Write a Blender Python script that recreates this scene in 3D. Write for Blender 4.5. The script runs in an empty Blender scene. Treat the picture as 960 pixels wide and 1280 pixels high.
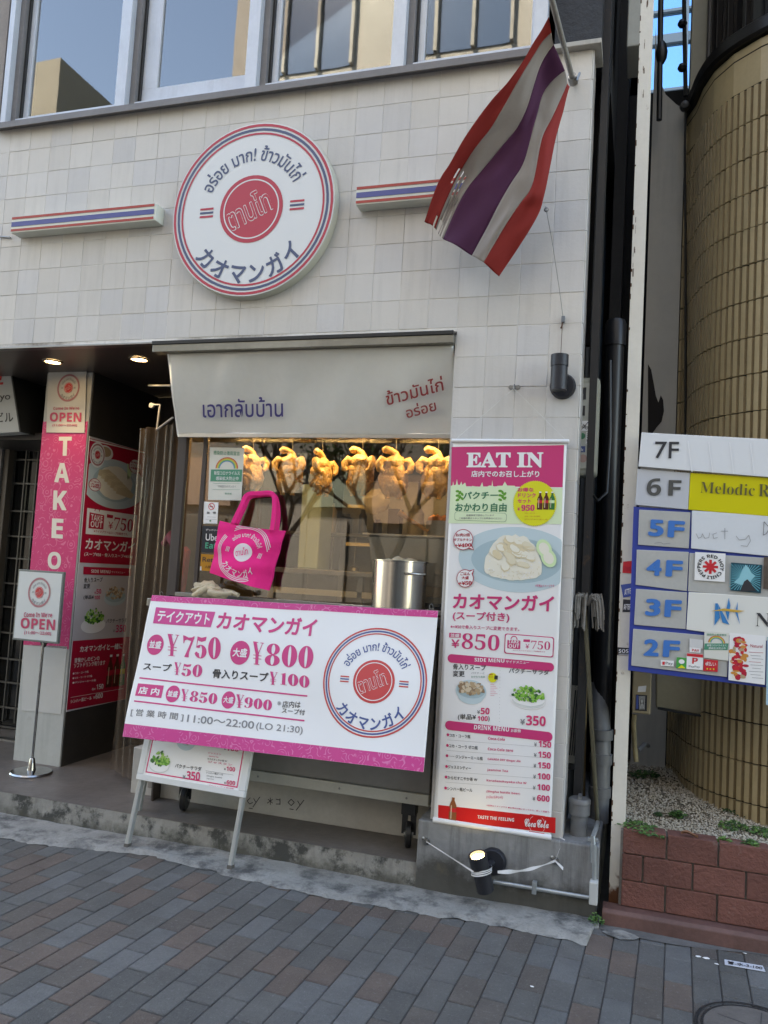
import bpy, bmesh, math, random
from mathutils import Vector, Matrix, noise
from mathutils.geometry import tessellate_polygon
random.seed(7)
R_ = math.radians
C = bpy.context.scene.collection
sc = bpy.context.scene

# ---------------------------------------------------------------- camera
CAM = Vector((0.287, -3.796, 1.472)); FPX = 1004.64
RT = Vector((0.95254, 0.29898, 0.05731)).normalized()
DN = Vector((0.03279, 0.08640, -0.99572)).normalized()
FW = Vector((-0.30265, 0.95034, 0.07249)).normalized()
cd = bpy.data.cameras.new("camera"); cam = bpy.data.objects.new("camera", cd); C.objects.link(cam)
m_ = Matrix((RT, -DN, -FW)).transposed().to_4x4(); m_.translation = CAM; cam.matrix_world = m_
cd.sensor_fit = 'HORIZONTAL'; cd.sensor_width = 36; cd.lens = 36 * FPX / 960
cd.clip_start = 0.05; cd.clip_end = 800
sc.camera = cam
# ---------------------------------------------------------------- sky, sun, exposure
SUN_EL, SUN_AZ = R_(46), R_(-28)          # azimuth from +Y (behind the shop) towards +X
w = bpy.data.worlds.new("World"); sc.world = w; w.use_nodes = True
nt = w.node_tree; bg = nt.nodes['Background']; sky = nt.nodes.new('ShaderNodeTexSky')
sky.sky_type = 'NISHITA'; sky.sun_disc = False; sky.sun_elevation = SUN_EL; sky.sun_rotation = SUN_AZ
sky.dust_density = 0.5; sky.air_density = 1.0; sky.ozone_density = 0.8
nt.links.new(sky.outputs[0], bg.inputs[0]); bg.inputs[1].default_value = 0.15
sl = bpy.data.lights.new("sun", 'SUN'); sl.energy = 4.5; sl.angle = R_(0.55); sl.color = (1, .94, .86)
so = bpy.data.objects.new("sun", sl); C.objects.link(so)
sd = Vector((math.sin(SUN_AZ) * math.cos(SUN_EL), math.cos(SUN_AZ) * math.cos(SUN_EL), math.sin(SUN_EL)))
so.rotation_euler = (-sd).to_track_quat('-Z', 'Y').to_euler(); so.location = (0, 0, 30)
vs = sc.view_settings; vs.view_transform = 'Standard'; vs.look = 'None'; vs.gamma = 1; vs.exposure = 2.76
sc.display_settings.display_device = 'sRGB'
try:
    vs.use_white_balance = True; vs.white_balance_temperature = 8000; vs.white_balance_tint = 11
except Exception: pass
sc.cycles.max_bounces = 7; sc.cycles.transparent_max_bounces = 12

# ---------------------------------------------------------------- helpers
def ray(px, py): return (RT * ((px - 480) / FPX) + DN * ((py - 640) / FPX) + FW)
def at(px, py, Y=None, X=None, Z=None):
    """the real point that photo pixel (px,py) shows on a plane of known depth, side or height"""
    d = ray(px, py)
    if Y is not None: t = (Y - CAM.y) / d.y
    elif X is not None: t = (X - CAM.x) / d.x
    else: t = (Z - CAM.z) / d.z
    return CAM + d * t
def row(r): return (25.9 - r) * .15     # height of tile joint row r
def S(h):
    h = h.lstrip('#'); c = [int(h[i:i+2], 16) / 255 for i in (0, 2, 4)]
    return tuple(x / 12.92 if x <= .04045 else ((x + .055) / 1.055) ** 2.4 for x in c)
_M = {}
def mat(name, col=None, rough=.6, metal=0, var=0.0, vscale=8, bump=0.0, bscale=60, spec=.5, rand=0.0, streak=0.0, emit=None, estr=1, coat=0, tr=0, grime=None):
    if name in _M: return _M[name]
    m = bpy.data.materials.new(name); m.use_nodes = True; _M[name] = m
    n = m.node_tree; b = n.nodes['Principled BSDF']; L = n.links.new
    if isinstance(col, str): col = S(col)
    b.inputs['Roughness'].default_value = rough; b.inputs['Metallic'].default_value = metal
    b.inputs['Specular IOR Level'].default_value = spec; b.inputs['Coat Weight'].default_value = coat
    if tr: b.inputs['Transmission Weight'].default_value = tr
    b.inputs['Base Color'].default_value = (*col, 1)
    if emit:
        b.inputs['Emission Color'].default_value = (*(S(emit) if isinstance(emit, str) else emit), 1); b.inputs['Emission Strength'].default_value = estr
    out = None
    geo = None
    if var or bump or streak or grime:
        geo = n.nodes.new('ShaderNodeNewGeometry')
    def noise(scale, det=4, vec=None, rgh=.6):
        t = n.nodes.new('ShaderNodeTexNoise'); t.inputs['Scale'].default_value = scale; t.inputs['Detail'].default_value = det; t.inputs['Roughness'].default_value = rgh
        L(vec if vec else geo.outputs['Position'], t.inputs['Vector']); return t.outputs['Fac']
    def ramp(src, a, bb, lo, hi):
        r = n.nodes.new('ShaderNodeMapRange'); L(src, r.inputs[0]); r.inputs[1].default_value = a; r.inputs[2].default_value = bb; r.inputs[3].default_value = lo; r.inputs[4].default_value = hi; return r.outputs[0]
    def mul(c1, f):
        x = n.nodes.new('ShaderNodeMix'); x.data_type = 'RGBA'; x.blend_type = 'MULTIPLY'; x.inputs[0].default_value = 1
        if c1 is None: x.inputs[6].default_value = (*col, 1)
        else: L(c1, x.inputs[6])
        L(f, x.inputs[7]); return x.outputs[2]
    if var:
        out = mul(out, ramp(noise(vscale), .25, .75, 1 - var, 1 + var * .6))
        out = mul(out, ramp(noise(vscale * 9, 2), .2, .8, 1 - var * .5, 1 + var * .4))
        out = mul(out, ramp(noise(vscale * .22, 3), .3, .7, 1 - var * .6, 1 + var * .3))
    if rand:
        oi = n.nodes.new('ShaderNodeObjectInfo'); out = mul(out, ramp(oi.outputs['Random'], 0, 1, 1 - rand, 1 + rand * .5))
    if streak:
        mp = n.nodes.new('ShaderNodeMapping'); mp.inputs['Scale'].default_value = (9, 9, .7); L(geo.outputs['Position'], mp.inputs['Vector'])
        out = mul(out, ramp(noise(1.6, 6, mp.outputs[0], .7), .5, .78, 1, 1 - streak))
    if grime:
        gc, a, bb, sca = grime
        x = n.nodes.new('ShaderNodeMix'); x.data_type = 'RGBA'
        L(ramp(noise(sca, 8, None, .7), a, bb, 0, 1), x.inputs[0])
        if out is None: x.inputs[6].default_value = (*col, 1)
        else: L(out, x.inputs[6])
        x.inputs[7].default_value = (*(S(gc) if isinstance(gc, str) else gc), 1); out = x.outputs[2]
    if out is not None: L(out, b.inputs['Base Color'])
    if bump:
        bp = n.nodes.new('ShaderNodeBump'); bp.inputs['Strength'].default_value = bump; bp.inputs['Distance'].default_value = .01
        L(noise(bscale, 5), bp.inputs['Height']); L(bp.outputs[0], b.inputs['Normal'])
    return m
def glass(name, refl=.12, tint=(.75, .8, .8), rough=.02, wires=False, wob=.0, fres=True):
    if name in _M: return _M[name]
    m = bpy.data.materials.new(name); m.use_nodes = True; _M[name] = m
    n = m.node_tree; n.nodes.clear(); L = n.links.new
    o = n.nodes.new('ShaderNodeOutputMaterial'); t = n.nodes.new('ShaderNodeBsdfTransparent'); g = n.nodes.new('ShaderNodeBsdfGlossy'); mx = n.nodes.new('ShaderNodeMixShader')
    t.inputs[0].default_value = (*tint, 1); g.inputs['Roughness'].default_value = rough; g.inputs['Color'].default_value = (1, 1, 1, 1)
    lw = n.nodes.new('ShaderNodeFresnel'); lw.inputs[0].default_value = 1.5
    a = n.nodes.new('ShaderNodeMath'); a.operation = 'ADD'; a.inputs[1].default_value = refl; a.use_clamp = True
    if fres: L(lw.outputs[0], a.inputs[0])
    else: a.inputs[0].default_value = 0
    L(a.outputs[0], mx.inputs[0]); L(t.outputs[0], mx.inputs[1]); L(g.outputs[0], mx.inputs[2]); L(mx.outputs[0], o.inputs[0])
    if wob:
        ge = n.nodes.new('ShaderNodeNewGeometry'); no = n.nodes.new('ShaderNodeTexNoise'); no.inputs['Scale'].default_value = 3.5; no.inputs['Detail'].default_value = 2
        bp = n.nodes.new('ShaderNodeBump'); bp.inputs['Strength'].default_value = wob; bp.inputs['Distance'].default_value = .02
        L(ge.outputs['Position'], no.inputs['Vector']); L(no.outputs['Fac'], bp.inputs['Height']); L(bp.outputs[0], g.inputs['Normal'])
    return m

class MB:
    def __init__(s): s.v = []; s.f = []; s.m = []; s.mats = []
    def mi(s, m):
        if m not in s.mats: s.mats.append(m)
        return s.mats.index(m)
    def add(s, vs_, fs, m):
        k = len(s.v); s.v += [tuple(p) for p in vs_]; i = s.mi(m)
        for f in fs: s.f.append(tuple(a + k for a in f)); s.m.append(i)
        return s
    def box(s, x0, x1, y0, y1, z0, z1, m):
        return s.add([(x, y, z) for x in (x0, x1) for y in (y0, y1) for z in (z0, z1)],
              [(0, 1, 3, 2), (4, 6, 7, 5), (0, 4, 5, 1), (2, 3, 7, 6), (0, 2, 6, 4), (1, 5, 7, 3)], m)
    def bar(s, a, b, w, t, m, up=(0, 0, 1)):
        """box section w x t along a->b; w measured along up x dir, t along the other"""
        a, b = Vector(a), Vector(b); d = (b - a).normalized(); sx = d.cross(Vector(up)).normalized(); sy = sx.cross(d).normalized()
        vv = []
        for p in (a, b):
            for i, j in ((-1, -1), (1, -1), (1, 1), (-1, 1)): vv.append(p + sx * (i * w / 2) + sy * (j * t / 2))
        return s.add(vv, [(0, 3, 2, 1), (4, 5, 6, 7), (0, 1, 5, 4), (1, 2, 6, 5), (2, 3, 7, 6), (3, 0, 4, 7)], m)
    def cyl(s, a, b, r, m, n=16, r2=None, cap=True):
        return s.tube([a, b], [r, r if r2 is None else r2], m, n, cap)
    def tube(s, pts, r, m, n=8, cap=True):
        pts = [Vector(p) for p in pts]; k = len(pts)
        rs = r if isinstance(r, (list, tuple)) else [r] * k
        vv = []; prev = None
        for i, p in enumerate(pts):
            d = (pts[min(i + 1, k - 1)] - pts[max(i - 1, 0)])
            d = d.normalized() if d.length > 1e-9 else Vector((0, 0, 1))
            if prev is None:
                prev = d.orthogonal().normalized()
            u = (prev - d * prev.dot(d)); u = u.normalized() if u.length > 1e-6 else d.orthogonal().normalized(); prev = u; q = d.cross(u)
            for j in range(n):
                a = 2 * math.pi * j / n; vv.append(p + (u * math.cos(a) + q * math.sin(a)) * rs[i])
        fs = [(i * n + j, i * n + (j + 1) % n, (i + 1) * n + (j + 1) % n, (i + 1) * n + j) for i in range(k - 1) for j in range(n)]
        if cap: fs += [tuple(range(n))[::-1], tuple((k - 1) * n + j for j in range(n))]
        return s.add(vv, fs, m)
    def lathe(s, c, prof, m, n=32, axis=(0, 0, 1)):
        ax = Vector(axis).normalized(); u = ax.orthogonal().normalized(); q = ax.cross(u); c = Vector(c); vv = []
        for (r, z) in prof:
            for j in range(n):
                a = 2 * math.pi * j / n; vv.append(c + ax * z + (u * math.cos(a) + q * math.sin(a)) * max(r, 1e-5))
        k = len(prof)
        fs = [(i * n + j, i * n + (j + 1) % n, (i + 1) * n + (j + 1) % n, (i + 1) * n + j) for i in range(k - 1) for j in range(n)]
        return s.add(vv, fs, m)
    def grid(s, fn, nu, nv, m):
        vv = [fn(i / nu, j / nv) for j in range(nv + 1) for i in range(nu + 1)]
        fs = [(j * (nu + 1) + i, j * (nu + 1) + i + 1, (j + 1) * (nu + 1) + i + 1, (j + 1) * (nu + 1) + i) for j in range(nv) for i in range(nu)]
        return s.add(vv, fs, m)
    def prism(s, poly, off, m):
        """closed polygon of 3-D points pushed along vector off"""
        n = len(poly); o = Vector(off); P = [Vector(p) for p in poly]
        vv = P + [p + o for p in P]
        fs = [tuple(range(n))[::-1], tuple(range(n, 2 * n))] + [(i, (i + 1) % n, n + (i + 1) % n, n + i) for i in range(n)]
        return s.add(vv, fs, m)
    def blob(s, c, r, m, sub=2, amp=.15, sc_=3, sq=(1, 1, 1), seed=0):
        from mathutils import noise as N
        b = bmesh.new(); bmesh.ops.create_icosphere(b, subdivisions=sub, radius=1)
        vv = []
        for v in b.verts:
            k = 1 + amp * N.noise(v.co * sc_ + Vector((seed * 7.3, seed * 3.1, 0)))
            vv.append((c[0] + v.co.x * r * k * sq[0], c[1] + v.co.y * r * k * sq[1], c[2] + v.co.z * r * k * sq[2]))
        fs = [tuple(x.index for x in f.verts) for f in b.faces]; b.free()
        return s.add(vv, fs, m)
    def mesh(s, name, smooth=None):
        me = bpy.data.meshes.new(name); me.from_pydata(s.v, [], s.f)
        for m in s.mats: me.materials.append(m)
        me.polygons.foreach_set('material_index', s.m)
        me.update()
        bm = bmesh.new(); bm.from_mesh(me); bmesh.ops.recalc_face_normals(bm, faces=bm.faces[:])
        bm.to_mesh(me); bm.free()
        if smooth:
            me.polygons.foreach_set('use_smooth', [True] * len(me.polygons))
            try: me.set_sharp_from_angle(angle=R_(smooth if smooth is not True else 40))
            except Exception: pass
        return me
    def build(s, name, parent=None, smooth=None, bevel=0, seg=2, sub=0):
        return link(name, s.mesh(name, smooth), parent, bevel=bevel, seg=seg, sub=sub)
WL = {}
def link(name, me, parent=None, loc=(0, 0, 0), bevel=0, seg=2, sub=0):
    o = bpy.data.objects.new(name, me); C.objects.link(o); loc = Vector(loc)
    if parent is not None:
        o.parent = parent; o.location = loc - WL.get(parent, Vector())
    else: o.location = loc
    WL[o] = loc
    if sub: s_ = o.modifiers.new('s', 'SUBSURF'); s_.levels = sub; s_.render_levels = sub
    if bevel:
        b = o.modifiers.new('b', 'BEVEL'); b.width = bevel; b.segments = seg; b.limit_method = 'ANGLE'; b.harden_normals = False
    return o
def thing(name, label, cat, loc=(0, 0, 0), group=None):
    o = link(name, None, None, loc); o.empty_display_size = .1; return tag(o, label, cat, group)
def tag(o, label=None, cat=None, group=None, kind=None):
    if label: o['label'] = label
    if cat: o['category'] = cat
    if group: o['group'] = group
    if kind: o['kind'] = kind
    return o

# ---- flat print: lettering and shapes on a plane, placed by what each photo pixel shows on that plane
_TC = {}
def textgeo(s, bold=0.0, res=3):
    """outline of a line of lettering; a heavier stroke is the same outline laid down again a hair to each side"""
    if bold > .001:
        v0, f0 = textgeo(s, 0, res); n = 8 if bold > .02 else 4; vv = list(v0); ff = list(f0); r = bold * .9
        for i in range(n):
            a = 2 * math.pi * (i + .5) / n; k0 = len(vv); vv += [(x + r * math.cos(a), y + r * math.sin(a)) for x, y in v0]; ff += [tuple(q + k0 for q in f) for f in f0]
        return vv, ff
    k = (s, round(bold, 4), res)
    if k not in _TC:
        c = bpy.data.curves.new("t", 'FONT'); c.body = s; c.size = 1; c.offset = bold; c.resolution_u = res
        o = bpy.data.objects.new("t", c); C.objects.link(o); bpy.context.view_layer.update()
        me = bpy.data.meshes.new_from_object(o)
        _TC[k] = ([(v.co.x, v.co.y) for v in me.vertices], [tuple(p.vertices) for p in me.polygons])
        bpy.data.objects.remove(o); bpy.data.curves.remove(c); bpy.data.meshes.remove(me)
    return _TC[k]
MB_ = {c: chr(0x1D400 + ord(c) - 65) for c in map(chr, range(65, 91))}          # heavy roman capitals, small letters, digits
MB_.update({c: chr(0x1D41A + ord(c) - 97) for c in map(chr, range(97, 123))}); MB_.update({c: chr(0x1D7CE + ord(c) - 48) for c in map(chr, range(48, 58))})
SB_ = {c: chr(0x1D5D4 + ord(c) - 65) for c in map(chr, range(65, 91))}          # heavy sans
SB_.update({c: chr(0x1D5EE + ord(c) - 97) for c in map(chr, range(97, 123))}); SB_.update({c: chr(0x1D7EC + ord(c) - 48) for c in map(chr, range(48, 58))})
def rom(s): return ''.join(MB_.get(c, c) for c in s)
def san(s): return ''.join(SB_.get(c, c) for c in s)
SCR = {c: chr(0x1D4D0 + ord(c) - 65) for c in map(chr, range(65, 91))}; SCR.update({c: chr(0x1D4EA + ord(c) - 97) for c in map(chr, range(97, 123))})
def scr(s): return ''.join(SCR.get(c, c) for c in s)
class Pr:
    def __init__(s, O, U, V, fn=None, maxe=0):
        s.O = Vector(O); s.U = Vector(U).normalized(); V = Vector(V); s.V = (V - s.U * V.dot(s.U)).normalized(); s.N = s.U.cross(s.V).normalized()
        s.fn = fn; s.maxe = maxe; s.mb = MB(); s.L = .0006
    def p(s, px, py):
        d = ray(px, py); t = (s.O - CAM).dot(s.N) / d.dot(s.N); q = CAM + d * t - s.O; return (q.dot(s.U), q.dot(s.V))
    def w3(s, u, v, l=0):
        b = s.O + s.U * u + s.V * v + s.N * (l * s.L)
        return b + s.N * s.fn(u, v) if s.fn else b
    n0 = 0
    def raw(s, uv, faces, m, l=1):
        n0 = s.n0 or len(uv); s.n0 = 0      # repeats of a letter's outline each lie a hair above the last
        s.mb.add([(u, v, l + .07 * (i // n0)) for i, (u, v) in enumerate(uv)], faces, m)
    def poly(s, uv, m, l=1):
        t = tessellate_polygon([[Vector((a, b, 0)) for a, b in uv]]); s.raw(uv, t, m, l)
    def pq(s, pts, m, l=1): s.poly([s.p(*q) for q in pts], m, l)
    def rect(s, u0, v0, u1, v1, m, l=1, r=0):
        if not r: s.raw([(u0, v0), (u1, v0), (u1, v1), (u0, v1)], [(0, 1, 2, 3)], m, l); return
        P = []
        for cx, cy, a0 in ((u1 - r, v0 + r, -90), (u1 - r, v1 - r, 0), (u0 + r, v1 - r, 90), (u0 + r, v0 + r, 180)):
            for k in range(6): a = R_(a0 + k * 18); P.append((cx + r * math.cos(a), cy + r * math.sin(a)))
        s.raw(P, [tuple(range(len(P)))], m, l)
    def ell(s, cu, cv, a, b, m, l=1, n=40, rot=0, a0=0, a1=360):
        P = []; full = a1 - a0 >= 360
        for k in range(n if full else n + 1):
            t = R_(a0 + (a1 - a0) * k / n); x, y = a * math.cos(t), b * math.sin(t); P.append((cu + x * math.cos(rot) - y * math.sin(rot), cv + x * math.sin(rot) + y * math.cos(rot)))
        s.raw(P, [tuple(range(len(P)))], m, l)
    def ring(s, cu, cv, r0, r1, m, l=1, n=64, ky=1, a0=0, a1=360):
        P = []
        for k in range(n + 1):
            t = R_(a0 + (a1 - a0) * k / n)
            for r in (r0, r1): P.append((cu + r * math.cos(t), cv + r * ky * math.sin(t)))
        s.raw(P, [(2 * k, 2 * k + 1, 2 * k + 3, 2 * k + 2) for k in range(n)], m, l)
    def line(s, a, b, wd, m, l=1):
        a, b = Vector(a), Vector(b); n = Vector((-(b - a).y, (b - a).x)).normalized() * wd / 2
        s.raw([tuple(a - n), tuple(b - n), tuple(b + n), tuple(a + n)], [(0, 1, 2, 3)], m, l)
    def tfit(s, txt, bl, br, tl, m, l=2, bold=.0, px=True, res=3):
        """lettering whose outline box has these three corners (photo pixels, or u,v when px is False)"""
        if px: bl, br, tl = s.p(*bl), s.p(*br), s.p(*tl)
        vv, ff = textgeo(txt, bold, res)
        x0 = min(a for a, b in vv); x1 = max(a for a, b in vv); y0 = min(b for a, b in vv); y1 = max(b for a, b in vv)
        s.n0 = len(textgeo(txt, 0, res)[0])
        ex = ((br[0] - bl[0]), (br[1] - bl[1])); ey = ((tl[0] - bl[0]), (tl[1] - bl[1]))
        s.raw([(bl[0] + ex[0] * (a - x0) / (x1 - x0) + ey[0] * (b - y0) / (y1 - y0), bl[1] + ex[1] * (a - x0) / (x1 - x0) + ey[1] * (b - y0) / (y1 - y0)) for a, b in vv], ff, m, l)
    def text(s, txt, u, v, h, m, l=2, bold=.0, w=None, align='l', rot=0, res=3, sx=1):
        """cap height ~h at (u,v)"""
        vv, ff = textgeo(txt, bold, res); k = h / .72; x0 = min(a for a, b in vv); x1 = max(a for a, b in vv)
        kx = k * sx if w is None else w / (x1 - x0)
        off = {'l': 0, 'c': -(x1 - x0) * kx / 2, 'r': -(x1 - x0) * kx}[align]; c, sn = math.cos(rot), math.sin(rot)
        s.n0 = len(textgeo(txt, 0, res)[0]); P = []
        for a, b in vv:
            x, y = (a - x0) * kx + off, b * k; P.append((u + x * c - y * sn, v + x * sn + y * c))
        s.raw(P, ff, m, l)
    def arc(s, txt, cu, cv, r, h, m, mid=90, span=None, l=2, bold=.0, inner=False, ky=1, rot=0):
        vv, ff = textgeo(txt, bold); k = h / .72; x0 = min(a for a, b in vv); x1 = max(a for a, b in vv)
        kx = R_(span) * r / (x1 - x0) if span else k; s.n0 = len(textgeo(txt, 0)[0])
        P = []
        for a, b in vv:
            x = (a - (x0 + x1) / 2) * kx; y = b * k
            if not inner: t = R_(mid) - x / r; rr = r + y
            else: t = R_(mid) + x / r; rr = r - y
            t += rot
            P.append((cu + rr * math.cos(t), cv + rr * math.sin(t) * ky))
        s.raw(P, ff, m, l)
    def logo(s, cu, cv, R, rc, rd, wt, l=2, one=False, ky=1, rot=0, ringm=None, txt=None):
        """ring emblem: rc ring/letters blue, rd red, wt ground"""
        tm = txt or rc
        if not one:
            s.ring(cu, cv, R * .985, R * .955, rd, l, ky=ky); s.ring(cu, cv, R * .935, R * .905, rc, l, ky=ky); s.ring(cu, cv, R * .885, R * .862, rd, l, ky=ky)
        elif ringm: s.ring(cu, cv, R, R * .86, ringm, l, ky=ky)
        else:
            for q in (1, .95, .9): s.ring(cu, cv, R * q, R * (q - .022), rc, l, ky=ky)
        s.arc("อร่อย มาก! ข้าวมันไก่", cu, cv, R * .56, R * .15, tm, 92, 128, l, .018, False, ky, rot)
        s.arc("カオマンガイ", cu, cv, R * .84, R * .185, tm, 270, 104, l, .028, True, ky, rot)
        for sg in (-1, 1):
            for q, mm in ((.045, rd if not one else tm), (0, tm), (-.045, rd if not one else tm)):
                a = R * .56 * sg - R * .085; c_, s_ = math.cos(rot), math.sin(rot)
                s.line((cu + a * c_ - R * q * s_, cv + (a * s_ + R * q * c_ ) * ky), (cu + (a + R * .17) * c_ - R * q * s_, cv + ((a + R * .17) * s_ + R * q * c_) * ky), R * .024, mm, l)
        s.ell(cu, cv, R * .39, R * .39 * ky, rd, l)
        if R > .05:
            s.ring(cu, cv, R * .345, R * .33, wt, l + 1, ky=ky)
            s.text("ตานโท", cu + R * .02, cv - R * .13, R * .26, wt, l + 1, .034, R * .56, 'c', R_(24) + rot)
            s.text("ตานโท", cu + R * .02, cv - R * .13, R * .26, rd, l + 2, .008, R * .56, 'c', R_(24) + rot)
    def build(s, name, parent):
        me = bpy.data.meshes.new(name); me.from_pydata(s.mb.v, [], s.mb.f)
        for m in s.mb.mats: me.materials.append(m)
        me.polygons.foreach_set('material_index', s.mb.m); me.update()
        if s.maxe:
            bm = bmesh.new(); bm.from_mesh(me); bmesh.ops.triangulate(bm, faces=bm.faces[:])
            for _ in range(6):
                e = [x for x in bm.edges if x.calc_length() > s.maxe and abs(x.verts[0].co.z - x.verts[1].co.z) < 1e-6]
                if not e: break
                bmesh.ops.subdivide_edges(bm, edges=e, cuts=1); bmesh.ops.triangulate(bm, faces=[f for f in bm.faces if len(f.verts) > 3])
            bm.to_mesh(me); bm.free()
        for v in me.vertices: v.co = s.w3(v.co.x, v.co.y, v.co.z)
        me.update()
        return link(name, me, parent)

# ---- colours
Mt_white = M_white = mat('white paint', (.78, .78, .77), .5)
M_paper = mat('printed white', (.80, .80, .80), .45, bump=.02, bscale=9)
P_pink = mat('pink ink', (.66, .03, .15), .5)
P_mag = mat('magenta ink', (.60, .05, .30), .5)
P_red = mat('red ink', (.60, .02, .03), .5)
P_crim = mat('crimson ink', (.46, .012, .04), .45)
P_navy = mat('navy ink', (.045, .075, .22), .5)
P_blue = mat('blue ink', (.05, .09, .33), .5)
P_black = mat('black ink', (.03, .03, .035), .5)
P_grey = mat('grey ink', (.22, .22, .23), .5)
P_wh = mat('white ink', (.80, .80, .80), .5)
P_green = mat('dark green ink', (.03, .18, .09), .5)
P_lgreen = mat('pale green ink', (.60, .78, .45), .5)
P_yel = mat('yellow ink', (.68, .66, .02), .5)
P_leaf = [mat('leaf ink %d' % i, c, .5) for i, c in enumerate([(.10, .32, .03), (.20, .48, .06), (.03, .12, .03), (.32, .55, .12)])]
P_dish = mat('dish blue ink', (.50, .62, .66), .5); P_dish2 = mat('dish shade ink', (.36, .49, .54), .5)
P_rice = [mat('rice ink %d' % i, c, .5) for i, c in enumerate([(.72, .66, .50), (.80, .77, .66), (.62, .52, .33), (.70, .60, .40)])]
P_brown = mat('cola ink', (.10, .02, .01), .4)
P_broth = [mat('broth ink %d' % i, c, .5) for i, c in enumerate([(.45, .33, .2), (.62, .52, .38), (.3, .2, .12)])]

def dish(pr, cu, cv, a, b, kind, l=3, seed=1):
    rr = random.Random(seed)
    pr.ell(cu, cv, a, b, P_dish, l); pr.ell(cu, cv, a * .72, b * .68, P_dish2 if kind != 'rice' else P_dish, l + 1)
    if kind == 'rice': pr.ell(cu, cv - b * .06, a * .70, b * .70, P_dish2, l + 1)
    if kind == 'salad': pr.ell(cu, cv - b * .15, a, b * .75, P_wh, l + 1)
    k = K0 = l + 2
    if kind == 'rice':
        R2 = a * .60
        pts = [(cu + R2 * math.cos(R_(t)) * (1 + rr.uniform(-.03, .03)), cv - b * .42 + (b * 1.12 if t <= 180 else b * .30) * math.sin(R_(t)) * (1 + rr.uniform(-.05, .05))) for t in range(0, 360, 8)]
        pr.poly(pts, P_rice[1], k)
        for _ in range(170):
            t = rr.uniform(0, 2 * math.pi); q = rr.random() ** .5; u = cu + R2 * .97 * q * math.cos(t); v = cv - b * .42 + (b * 1.08 if t < math.pi else b * .26) * q * math.sin(t)
            pr.ell(u, v, a * .022, a * .010, rr.choice([P_rice[0], P_rice[1], P_wh]), k + 1 + _ * .01, 5, rr.uniform(0, 3))
        for _ in range(26):
            t = rr.uniform(0, 2 * math.pi); q = rr.random() ** .6; u = cu + a * .40 * q * math.cos(t); v = cv + b * .12 + b * .46 * q * math.sin(t); r_ = R_(rr.uniform(-42, -12)) ; w_, h_ = a * rr.uniform(.10, .17), b * rr.uniform(.09, .14); ns = [rr.uniform(.8, 1.15) for k in range(8)]
            O_ = lambda s_, dy: [(u + ns[k] * s_ * w_ * math.cos(R_(k * 45)) * math.cos(r_) - ns[k] * s_ * h_ * math.sin(R_(k * 45)) * math.sin(r_), v + dy + ns[k] * s_ * w_ * math.cos(R_(k * 45)) * math.sin(r_) + ns[k] * s_ * h_ * math.sin(R_(k * 45)) * math.cos(r_)) for k in range(8)]
            pr.poly(O_(1, -h_ * .22), rr.choice([P_rice[2], P_rice[3]]), K0 + 3 + .07 * _); pr.poly(O_(.93, 0), rr.choice([P_rice[0], P_rice[0], P_rice[3], P_rice[1]]), K0 + 3.03 + .07 * _)
        for (du, dv) in ((.62, .30), (.72, .02)):
            pr.ell(cu + a * du, cv + b * dv, a * .15, b * .30, P_lgreen, k + 5.2, 16, .5); pr.ell(cu + a * du, cv + b * dv, a * .10, b * .2, P_rice[1], k + 5.4, 12, .5)
    else:
        pal = P_leaf if kind == 'salad' else P_broth
        n = 70 if a > .03 else 40
        for _ in range(n):
            t = rr.uniform(0, 6.28); q = rr.random() ** .6; u = cu + a * .66 * q * math.cos(t); v = cv + b * (.30 if kind == 'salad' else .05) + b * (.85 if kind == 'salad' else .55) * q * math.sin(t)
            s_ = a * rr.uniform(.08, .17)
            pr.poly([(u + s_ * rr.uniform(.5, 1.1) * math.cos(x), v + s_ * rr.uniform(.5, 1.1) * math.sin(x)) for x in (0, .8, 1.7, 2.5, 3.5, 4.4, 5.4)], rr.choice(pal), k + _ * .02)
def bottle(pr, cu, v0, h, m, l=4, lab=None):
    w_ = h * .15
    P = [(-w_, 0), (w_, 0), (w_, .35), (w_ * .8, .45), (w_, .56), (w_ * .85, .66), (w_ * .36, .82), (w_ * .36, .97), (-w_ * .36, .97), (-w_ * .36, .82), (-w_ * .85, .66), (-w_, .56), (-w_ * .8, .45), (-w_, .35)]
    pr.poly([(cu + x, v0 + y * h if i > 1 else v0) for i, (x, y) in enumerate(P)], m, l)
    pr.rect(cu - w_ * .85, v0 + h * .36, cu + w_ * .85, v0 + h * .52, lab or P_red, l + 1)
    pr.rect(cu - w_ * .4, v0 + h * .93, cu + w_ * .4, v0 + h * 1.0, P_wh, l + 1); pr.rect(cu - w_ * .55, v0 + h * .1, cu - w_ * .3, v0 + h * .62, P_broth[1], l + 2)
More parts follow.
